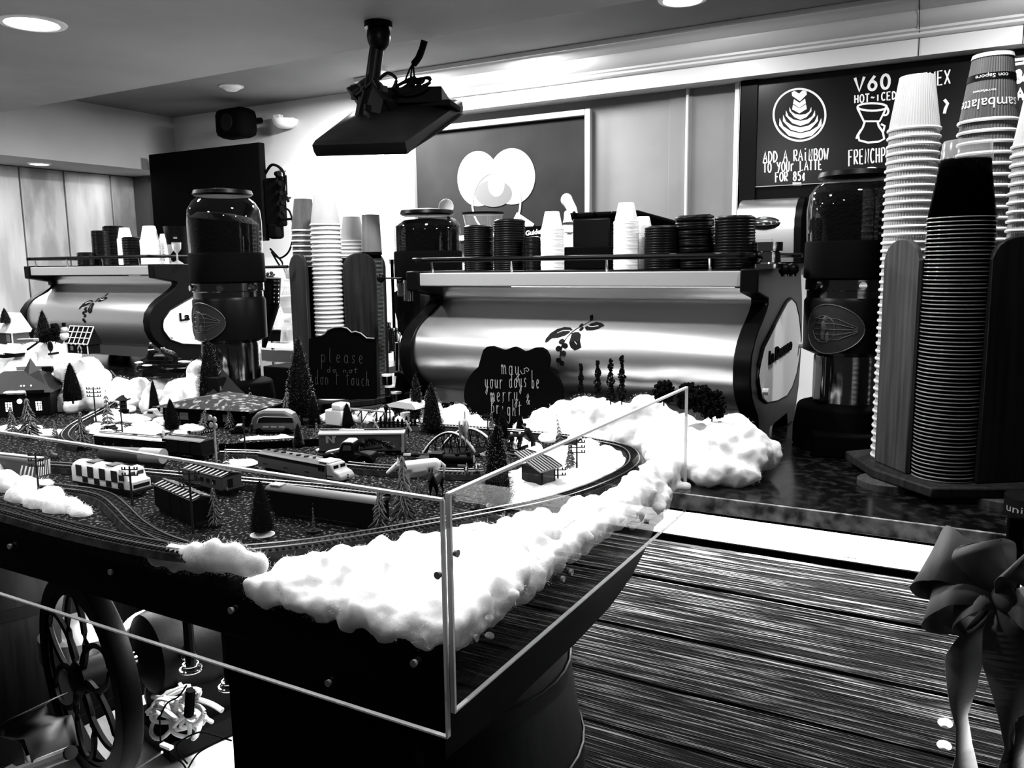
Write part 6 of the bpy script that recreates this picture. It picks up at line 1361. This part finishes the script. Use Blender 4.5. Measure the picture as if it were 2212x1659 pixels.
quad('toy_horse','white toy horse standing behind the dark foal, facing left','toy animal',908,1066,GZ,None,math.radians(228),.072,'wallw',headdown=.25,belly=1.1)
quad('toy_foal','dark toy foal with upright ears in front of the white horse','toy animal',943,1080,GZ,None,math.radians(-72),.054,'soft',belly=.85)
quad('toy_dog','pale toy dog with a raised tail standing on the arched bridge','toy animal',1002,960,GZ,1.60,math.radians(-62),.058,'lgrey',head='dog')
quad('toy_dog','grey toy dog seen through the long clear panel at the left','toy animal',120,1005,GZ,None,math.radians(170),.030,'grey',head='dog')
for k,(u,v) in enumerate(((1008,1034),(1030,1030))):
    t=quad('toy_ram',('left','right')[k]+' toy ram with curled dark horns beside the corner of the case','toy animal',u,v,GZ,None,math.radians(-60),.024,'lgrey',head='dog'); hn=MB(); h=.024
    for s_ in(-1,1): hn.tube([(Vector((.62*h+.12*h*math.cos(a),s_*(.12*h+.05*h*a/6),1.05*h+.16*h*math.sin(a)))) for a in np.linspace(0,5,10)],[.07*h]*7+[.05*h,.04*h,.02*h],6)
    hn.build('horns','soft',t,**k_)
def person(label,loc,rz,H,coat='soft',hat='ink',skin='lgrey',lean=0,arm=.5,seated=False,trousers='ink'):
    h=H; hip=Vector((0,0,.50*h)); ch=Vector((lean*.25*h,0,.78*h)); nk=Vector((lean*.32*h,0,.86*h)); hd=Vector((lean*.38*h,0,.935*h)); B_=[(hip,ch,.085*h,.10*h),(ch,nk,.06*h,.03*h)]
    for s_ in(-1,1):
        sh=ch+Vector((0,s_*.10*h,.02*h)); el=sh+Vector((arm*.12*h,s_*.03*h,-.15*h)); ha=el+Vector((arm*.22*h,-s_*.02*h,-.13*h+arm*.12*h)); B_+=[(sh,el,.042*h,.034*h),(el,ha,.033*h,.024*h)]
    lg=[]
    for s_ in(-1,1):
        hp=hip+Vector((0,s_*.05*h,0))
        if seated: kn=hp+Vector((.22*h,0,.02*h)); ft=kn+Vector((.02*h,0,-.24*h))
        else: kn=hp+Vector((.02*h*s_,0,-.24*h)); ft=kn+Vector((-.03*h*s_,0,-.24*h))
        B_+=[(hp,kn,.06*h,.045*h),(kn,ft,.044*h,.03*h),(ft,ft+Vector((.07*h,0,-.005*h)),.03*h,.022*h)]
    hdm=MB().sph(hd,(.055*h,.05*h,.065*h),12,9); hdm.sph(hd+Vector((.055*h,0,-.005*h)),.013*h,6,5)
    ht=MB(); ht.sph(hd+Vector((-.01*h,0,.03*h)),(.062*h,.06*h,.045*h),12,8); ht.sph(hd+Vector((.05*h,0,.03*h)),(.035*h,.04*h,.012*h),8,5)
    ey=MB()
    for s_ in(-1,1): ey.sph(hd+Vector((.05*h,s_*.018*h,.01*h)),.007*h,5,4)
    return body('toy_person',label,'toy figure',loc,rz,B_,coat,h*.014,[('head',skin,hdm),('cap',hat,ht),('eyes','ink',ey)])
c=PZ(1150,986,GZ); person('toy figure of a man in a cap leaning on the dark sleigh',PZ(1152,986,GZ),math.radians(195),72*mpp(c),'soft','ink',lean=.7,arm=1.)
t=thing('toy_sleigh','dark toy sleigh with pale runners beside the man in a cap','toy sleigh',PZ(1108,985,GZ),math.radians(-5)); s_=mpp(PZ(1108,985,GZ))
MB().prism([(0,8*s_),(0,26*s_),(6*s_,20*s_),(30*s_,16*s_),(44*s_,24*s_),(47*s_,8*s_)],.03,lambda x,z,q:(x-22*s_,q,z)).build('box','ink',t,bevel=.002,**k_)
for y in(.002,.028): MB().tube([(-26*s_,y,4*s_),(20*s_,y,3*s_),(28*s_,y,10*s_)],.0014,5).build('runner','lgrey',t,**k_)
MB().box((8*s_,-.001,13*s_),(30*s_,.0015,.002)).build('side_strip','lgrey',t,**k_)
MB().tube([(-10*s_,.012,26*s_),(-2*s_,.008,18*s_),(6*s_,.004,12*s_)],[.006,.007,.005],8).build('blanket','wallw',t,**k_)
for k,u in enumerate((1100,1118)):
    p=PZ(u,985,GZ)+Vector((0,.012,.004)); person(('left','right')[k]+' small seated toy figure with a white hat in the dark sleigh',p,math.radians(-70),46*mpp(p),'soft','white','lgrey',seated=True,arm=.8)
p=PZ(648,930,GZ); person('tiny toy figure in dark clothes standing right of the bus',p,math.radians(-90),34*mpp(p),'ink','soft',arm=.3)
p=PZ(545,940,GZ); person('tiny toy figure walking in front of the bus',p,math.radians(-60),28*mpp(p),'soft','ink',arm=.7)
p=PZ(170,955,GZ); person('small pale snow dusted toy child beside the winding track',p,math.radians(-80),28*mpp(p),'lgrey','white',arm=.4)
# figures on the rock
c=PY(322,774,1.70); s_=mpp(c)
body('toy_person','dark crouching toy figure with a white collar on the rock slab, left','toy figure',c-Vector((.0,0,.008)),0,[((-.00,0,.010),(.014,0,.028),.010,.011),((-.0,0,.010),(-.030,0,.004),.007,.004),((.014,.006,.028),(.034,.006,.03),.005,.004),((.0,0,.01),(-.02,.006,.0),.007,.005)],'ink',.0012,[('head','ink',MB().sph((.012,0,.044),.0085,12,8)),('white_collar','white',MB().lathe([(.008,.033),(.010,.036),(.006,.038)],12,(.012,0,0))),('bobble','lgrey',MB().sph((.012,0,.055),.004,8,6))])
c=PY(362,778,1.70)
body('toy_leopard','crouching toy wildcat with pale spotted back on the rock slab, right','toy animal',c-Vector((0,0,.006)),0,[((-.018,0,.034),(.0,0,.026),.0075,.009),((.0,0,.026),(.034,0,.020),.010,.010),((.034,0,.020),(.030,0,.0),.008,.005),((.034,0,.020),(.046,0,.004),.006,.003),((-.006,.004,.024),(-.012,.004,.0),.007,.004),((.046,0,.018),(.05,0,.006),.003,.002)],'soft',.0012,[('spotted_back','frost',MB().tube([(-.02,0,.042),(-.004,0,.037),(.016,0,.034),(.036,0,.030)],[.004,.0045,.0045,.003],8)),('ears','lgrey',MB().sph((-.018,.005,.043),.003).sph((-.018,-.005,.043),.003))])
# leaf shaped tree and logs on the far hill
c=PY(110,762,1.66); t=thing('leaf_shaped_tree','dark leaf shaped miniature tree on the far left snow','miniature tree',c); s_=mpp(c)
MB().sph((0,0,14*s_),(9*s_,.006,12*s_),12,8).build('crown','soft',t,**k_); MB().cyl((-2*s_,0,-3*s_),(0,0,4*s_),.002,n=6).build('trunk','bark',t,**k_)
for k,(a,c2) in enumerate((((72,754),(95,738)),((118,764),(138,761)))):
    p=PY(*a,1.66);q=PY(*c2,1.66); o=MB().tube([p+Vector((0,-.02,0)),q+Vector((0,-.02,0))],.004,8).build('fallen_log','soft'); tag(o,('left','right')[k]+' dark log lying on the snow of the far left hill','log')
p=PY(60,735,1.64); o=MB().box(p,(.10,.02,.012),rot=Matrix.Rotation(-.05,3,'Y')).build('stone_wall','lgrey',bevel=.003); tag(o,'low pale wall along the far left snow hill','wall')
# snow stones
for k,(u,v,r) in enumerate(((405,925,13),(398,910,10),(442,912,9),(652,955,10),(742,934,12),(690,975,9),(133,952,8))):
    p=PZ(u,v,GZ); s_=mpp(p); o=MB().sph((0,0,0),(r*s_,r*s_*.7,r*s_*.5),12,7).build('snow_boulder','paper'); o.location=p+Vector((0,0,r*s_*.25)); tag(o,'smooth pale stone '+('left of the broad dark tree','behind the broad dark tree','before the station wall','between bus and small tree','beside the snow block','left of the lettered boxcar','beside the winding track')[k],'stone')
# rear railing and dark platform
t=thing('platform','long dark raised platform edge in front of the bus','platform',PZ(560,975,GZ)); a=PZ(468,974,GZ);c=PZ(688,962,GZ); MB().box((a+c)/2+Vector((0,.01,.008)),((c-a).length,.03,.016),rot=math.atan2(c.y-a.y,c.x-a.x)).build('slab','matte',t)
MB().box((a+c)/2+Vector((0,.01,.0175)),((c-a).length,.028,.002),rot=math.atan2(c.y-a.y,c.x-a.x)).build('top','ground',t)
t=thing('toy_ladder','pale little railing frame beside the low freight car','railing',PZ(285,985,GZ))
for a,c in(((262,958),(278,953)),((285,960),(305,953)),((264,966),(306,961)),((268,955),(266,972)),((300,954),(303,970))): MB().tube([PY(*a,1.30),PY(*c,1.30)],.0011,5).build('bar','lgrey',t)
t=thing('striped_barrier','short barrier with diagonal white stripes beside the signal','barrier',PZ(448,945,GZ)); a=PZ(436,945,GZ); c=PZ(462,940,GZ)
MB().box((a+c)/2+Vector((0,0,.012)),((c-a).length,.003,.006),rot=math.atan2(c.y-a.y,c.x-a.x)).build('board','ink',t)
for k in range(5): p=a.lerp(c,(k+.5)/5); MB().box(p+Vector((0,-.003,.012)),(.002,.001,.006),rot=Matrix.Rotation(.6,3,'Y')).build('stripe','white',t)
for p in(a,c): MB().cyl(p,p+Vector((0,0,.012)),.0012,n=5).build('leg','ink',t)
# ---------------------------------------------------------------- under the table
def barrel(cx,cy,r,h,label,z0=0):
    t=thing('wooden_barrel',label,'barrel',(cx,cy,z0))
    prof=[(r*(.84+.16*math.sin(PI*s_)),h*s_) for s_ in np.linspace(0,1,13)]
    b=MB(); b.lathe([(0,h*.0)]+prof+[(r*.80,h),(r*.80,h-.02),(0,h-.02)],40); b.build('staves','barrel',t,local=True,smooth=30)
    for s_ in(.10,.30,.70,.90):
        rr=r*(.84+.16*math.sin(PI*s_))+.002; MB().lathe([(rr-.001,h*s_-.016),(rr+.002,h*s_-.015),(rr+.002,h*s_+.015),(rr-.001,h*s_+.016)],40,cap=False).build('hoop','hoop',t,local=True,smooth=60)
    return t
barrel(-.868,1.20,.305,.795,'large dark barrel holding up the near corner of the railway table')
barrel(-2.36,1.22,.36,.86,'dark barrel under the table at the left edge')
light('under_table_fill','AREA',(-1.6,1.2,.872),9,.5,(0,0,0),sizey=.06)  # added fill light without a fixture, brightens the mill and cord
light('under_table_fill','AREA',(-1.22,1.15,.872),8,.25,(0,0,0),sizey=.1)  # second added fill light, brightens the low shelf
t=thing('low_shelf','low worn pale shelf under the table beneath the iron wheel','shelf',(-1.75,1.2,.40))
MB().box((-1.42,1.15,.405),(.60,.66,.022)).build('top_board','shelf',t,bevel=.002)
for x in(-1.7,-1.32):
    for y in(.9,1.42): MB().box((x,y,.197),(.05,.05,.394)).build('leg','matte',t)
b=MB().box((-1.62,1.56,.62),(1.1,.02,.5)); o=b.build('back_board','matte'); tag(o,'black board closing the back of the space under the table','board')
b=MB().box((-1.62,1.56,.185),(1.1,.02,.37)); b.build('lower_half','matte',o,smooth=0,local=True)
# mill with flywheel
wc=PY(168,1466,.93); SZ=.416; R_=wc.z-SZ
t=thing('coffee_mill','antique iron coffee mill with a large pierced flywheel under the table','coffee mill',(wc.x,wc.y,SZ))
rm=MB(); RY=Matrix.Rotation(-PI/2,3,'X')
rm.lathe([(R_*.84,0),(R_*.985,0),(R_,.006),(R_,.036),(R_*.985,.040),(R_*.93,.040),(R_*.90,.02),(R_*.84,.014),(R_*.84,0)],64,wc,RY,cap=False); whl=rm.build('flywheel_rim','iron',t,smooth=40)
_r=Matrix.Rotation(math.radians(13),3,'Z')
def mp(u,v,y): return wc+_r@(PY(u,v,y)-wc)
def P3(x,z,y=0): return wc+Vector((x*R_,y,z*R_))
for k in range(6):
    a=PI/2+k*PI/3; pts=[]
    for q in np.linspace(0,2*PI,23)[:-1]:
        rad=.46+.37*math.cos(q); off=.205*math.sin(q); pts.append(P3(rad*math.cos(a)-off*math.sin(a),rad*math.sin(a)+off*math.cos(a),.006))
    MB().tube(pts,.0065,6,True).build('petal_spoke','iron',t)
MB().lathe([(0,-.012),(.026,-.010),(.036,0),(.036,.05),(0,.05)],24,wc,RY).build('hub','iron',t)
MB().lathe([(R_*.80,.003),(R_*.86,.003),(R_*.86,.012),(R_*.80,.012)],48,wc,RY,cap=False).build('inner_ring','iron',t)
b=MB(); b.cyl(wc,wc+Vector((0,.40,0)),.016); b.build('axle','dchrome',t)
b=MB(); b.lathe([(.03,.12),(.085,.14),(.11,.24),(.10,.33),(.05,.36)],28,wc,RY); b.box(wc+Vector((0,.24,-.10)),(.14,.16,.15)); b.box(wc+Vector((0,.24,-.185)),(.2,.22,.04)); b.build('iron_body','iron',t)
c=mp(182,1440,1.08); MB().lathe([(.03,-.02),(.075,.0),(.088,.04),(.088,.09),(.05,.115)],28,c).build('chrome_hopper','steel',t)
c=mp(318,1405,1.12); MB().lathe([(.03,-.06),(.045,-.02),(.07,.03),(.078,.05)],28,c,Matrix.Rotation(.9,3,'Y')).build('steel_bell','steel',t)
MB().cyl(mp(345,1395,1.12),mp(354,1392,1.12),.07,.07,n=24).build('flange','matte',t)
b=MB(); b.box(mp(375,1375,1.15),(.08,.05,.09),rot=.4); b.build('grey_guard','lgrey',t,bevel=.02)
b=MB(); b.tube(smooth_path([mp(356,1380,1.1),mp(362,1410,1.1),mp(378,1420,1.1),mp(395,1400,1.1)],4),.006,6); b.sph(mp(408,1402,1.08),.014); b.sph(mp(400,1415,1.08),.012); b.sph(mp(415,1410,1.08),.010); b.cyl(mp(408,1395,1.08),mp(412,1385,1.08),.006); b.build('wing_nut','dchrome',t)
for k,(u,v) in enumerate(((413,1445),(497,1482))):
    c=PY(u,v,1.0); t=thing('adjusting_bolt',('left','right')[k]+' dark threaded bolt with bright washers hanging below the table','bolt',c); MB().cyl((0,0,0),(0,0,.885-c.z-.0),.010,n=10).build('rod','iron',t,local=True)
    MB().tube([(.020*math.cos(a),.020*math.sin(a),0) for a in np.linspace(0,2*PI,20)[:-1]],.0028,6,True).build('washer','chrome',t,local=True); MB().tube([(.014*math.cos(a),.014*math.sin(a),.010) for a in np.linspace(0,2*PI,16)[:-1]],.0022,6,True).build('upper_washer','chrome',t,local=True)
SH=.4165
def sz(u,v,z=SH+.004): return PZ(u,v,z)
t=thing('white_cord','tangled coil of thick white cord on the low shelf','cord',sz(390,1540)); rnd=random.Random(3)
pts=[]
for k in range(64):
    a=k*.95; c=PY(388+rnd.uniform(-30,30),1545+rnd.uniform(-34,26),1.06); rr=rnd.uniform(.022,.042); pts.append(c+Vector((rr*math.cos(a),rnd.uniform(-.03,.03),rr*math.sin(a)*.7)))
MB().tube(smooth_path(pts,6),.0045,7).build('coil','paper',t)
for pl_ in ([(330,1505),(370,1510),(420,1510),(455,1520),(480,1535)],[(405,1530),(425,1525),(440,1540),(425,1560),(405,1552),(408,1532)],[(400,1500),(415,1490),(430,1492),(425,1505),(402,1505),(398,1495)]): MB().tube(smooth_path([PY(u,v,1.05) for u,v in pl_],5),.0055,7).build('loop','paper',t)
t=thing('black_wire','thin black wires trailing over the low shelf','wire',sz(400,1640))
for pl_ in ([(345,1545),(346,1580),(350,1615),(370,1632),(395,1650),(405,1670)],[(500,1600),(470,1590),(430,1582),(385,1605),(385,1625),(405,1650)],[(490,1592),(455,1610),(425,1630),(405,1662)],[(403,1480),(385,1505),(360,1520),(345,1550)]): MB().tube(smooth_path([PY(u,v,1.0) for u,v in pl_],6),.0018,5).build('strand','matte',t)
p=PY(508,1520,1.1); o=MB().cyl(PY(408,1545,1.04),PY(412,1490,1.04),.010,n=10).build('black_plug','matte'); tag(o,'black plug standing in the middle of the white cord coil','plug')
t=thing('curled_sheet','curled grey sheet of packing paper left of the iron wheel','paper',sz(90,1600)); P_=[]
pp=[(96,1520),(70,1530),(50,1545),(55,1565),(80,1572),(105,1570),(115,1600),(125,1635)]
MB().strip([PY(u,v,.90) for u,v in pp],Vector((.0,.05,0))).build('sheet','grey',t,solid=.001)
t=thing('newspaper','crumpled newspaper on the floor at the lower left corner','newspaper',sz(20,1640)); b=MB(); rnd=random.Random(9)
for k in range(4):
    q=[PY(u+rnd.uniform(-6,6),v+rnd.uniform(-6,6),.88+.02*k) for u,v in((-40,1580+8*k),(50,1600+6*k),(60,1650),(-30,1665))]; MB().add(q,[(0,1,2,3)]).build('page','lgrey' if k%2 else 'grey',t,smooth=0,solid=.0008)
t=thing('wooden_stick','pale cut wooden stick lying at the bottom left','stick',sz(100,1650)); MB().cyl(PY(40,1668,.86),PY(152,1626,.86),.013,.013,n=10).build('rod','shelf',t); MB().cyl(PY(150,1627,.86),PY(154,1625,.86),.0132,n=10).build('cut_end','soft',t)
t=thing('cloth_rag','dark crumpled cloth behind the wheel on the low shelf','cloth',sz(360,1480)); b=MB(); b.sph(PY(375,1485,1.15),(.06,.03,.03),12,8); b.sph(PY(345,1500,1.15),(.04,.03,.04)); b.build('cloth','grey',t)
t=thing('steel_rod','thin pale rod crossing the shelf below the wheel','rod',sz(330,1640)); MB().tube([PY(285,1665,.98),PY(350,1625,.98)],.003,6).build('bar','lgrey',t)
p=PY(360,1612,1.0); o=MB().box(p,(.03,.01,.006)).build('cord_tag','white'); tag(o,'small white tag below the cord coil','tag')
p=PY(365,1600,1.0)
millt=[o for o in bpy.data.objects if o.name.startswith('coffee_mill')][0]; millt.matrix_world=Matrix.Translation((wc.x,wc.y,SZ))@Matrix.Rotation(math.radians(-13),4,'Z')
xb=PY(505,1500,.86).x; o=MB().box(((xb-.64)/2,.862,.442),(-.64-xb,.02,.88)).build('front_board','matte'); tag(o,'black upright board under the near corner of the table, right of the iron mill','board')
# ---------------------------------------------------------------- ribbon bow
YB=1.52; c=PY(2168,1290,YB); s_=mpp(c)
t=thing('ribbon_bow','large grey satin bow with long tails hanging at the lower right','bow',c)
def pt(u,v,d=0): return PY(u,v,YB+d)
def rib(pts,wv,nm='loop',m='ribbon'):
    P=smooth_path([pt(*p) for p in pts],6); n=len(P); W0=[Vector(w) for w in wv]; W=[]
    for i in range(n):
        f=i/(n-1)*(len(W0)-1); k=min(int(f),len(W0)-2); W.append(W0[k].lerp(W0[k+1],f-k))
    b=MB(); b.strip(P,W); return b.build(nm,m,t,smooth=80,solid=.0012)
S2=s_
rib([(2165,1290,0),(2100,1230,-.02),(2040,1195,-.03),(2005,1205,0),(2000,1240,.04),(2050,1250,.05),(2120,1275,.02),(2165,1290,0)],[(0,.01,.012),(0,.02,.035),(0.01,.03,.04),(.02,.035,.03),(0,.035,.03),(0,.02,.02),(0,.01,.01)])
rib([(2165,1292,0),(2110,1270,-.03),(2050,1262,-.05),(2012,1285,-.03),(2018,1315,.02),(2070,1325,.04),(2130,1312,.02),(2165,1292,0)],[(0,.012,.012),(0,.03,.02),(0,.04,.025),(.01,.04,.03),(0,.035,.025),(0,.02,.015),(0,.01,.01)])
rib([(2165,1288,0),(2135,1240,-.02),(2110,1190,-.02),(2118,1172,0),(2150,1180,.03),(2165,1230,.02),(2170,1288,0)],[(.012,.01,0),(.03,.02,0),(.035,.03,0.01),(.03,.035,0),(.03,.03,0),(.02,.02,0),(.01,.01,0)])
rib([(2170,1288,0),(2180,1240,-.03),(2200,1212,-.03),(2235,1230,0),(2240,1270,.03),(2200,1295,.02),(2170,1290,0)],[(.012,.01,0),(.02,.02,.01),(.02,.03,.02),(0,.035,.03),(0,.03,.03),(0,.02,.01),(0,.01,.01)])
rib([(2170,1295,0),(2200,1310,-.03),(2235,1330,-.02),(2245,1370,.02),(2200,1360,.03),(2170,1300,0)],[(0,.01,.012),(0,.03,.02),(0,.03,.03),(0,.03,.03),(0,.02,.02),(0,.01,.01)])
rib([(2160,1295,0),(2118,1290,-.04),(2080,1300,-.05),(2060,1318,-.03),(2085,1335,.0),(2130,1325,0),(2160,1298,0)],[(0,.012,.012),(0,.03,.012),(0,.04,.014),(0,.04,.018),(0,.03,.02),(0,.02,.01),(0,.01,.01)])
rib([(2150,1300,.01),(2118,1350,.0),(2085,1420,.01),(2078,1500,.0),(2078,1560,.0),(2082,1620,.01),(2084,1700,0)],[(.010,.01,.0),(.024,.02,.008),(.030,.012,0),(.020,.02,0),(.008,.03,0),(.012,.03,0),(.028,.012,0)],'tail')
rib([(2165,1300,-.01),(2175,1360,-.03),(2185,1440,-.02),(2195,1520,-.02),(2190,1600,-.01),(2185,1700,-.02)],[(.012,.01,0),(.034,.02,0),(.042,.01,0),(.030,.025,0),(.014,.035,0),(.03,.02,0)],'tail')
rib([(2170,1300,.0),(2205,1380,.01),(2225,1480,.0),(2230,1560,.01),(2205,1640,0),(2215,1700,0)],[(.012,.01,0),(.03,.02,0),(.035,.01,0),(.025,.025,0),(.012,.035,0),(.02,.02,0)],'tail')
MB().sph(pt(2168,1292,-.01),(.020,.022,.024),14,10).build('knot','ribbon',t)
t=thing('hanging_hook','black bar hook under the counter edge holding the bow','hook',PY(2190,1200,1.60)); a=PY(2190,1200,1.62)
MB().box((a.x,1.63,a.z-.06),(.026,.03,.26)).build('bar','matte',t,bevel=.003); MB().box((a.x,1.665,.937),(.05,.07,.018)).build('clamp','matte',t); MB().box((a.x,1.575,PY(2190,1290,1.6).z),(.02,.10,.02)).build('arm','matte',t)
for k,(u,v) in enumerate(((2042,1558),(2040,1606))):
    c=PY(u,v,1.795); t=thing('round_hook',('upper','lower')[k]+' little pale round hook on the dark boards beside the ribbon tail','hook',c); MB().sph((0,-.008,0),(.014,.01,.010),12,8).build('head','white',t,local=True); MB().cyl((0,-.01,0),(0,.004,0),.004,n=8).build('stem','white',t,local=True)
for o in INVS:
    if '_inv' in o: del o['_inv']
for o in list(bpy.data.objects):
    if '_inv' in o: del o['_inv']
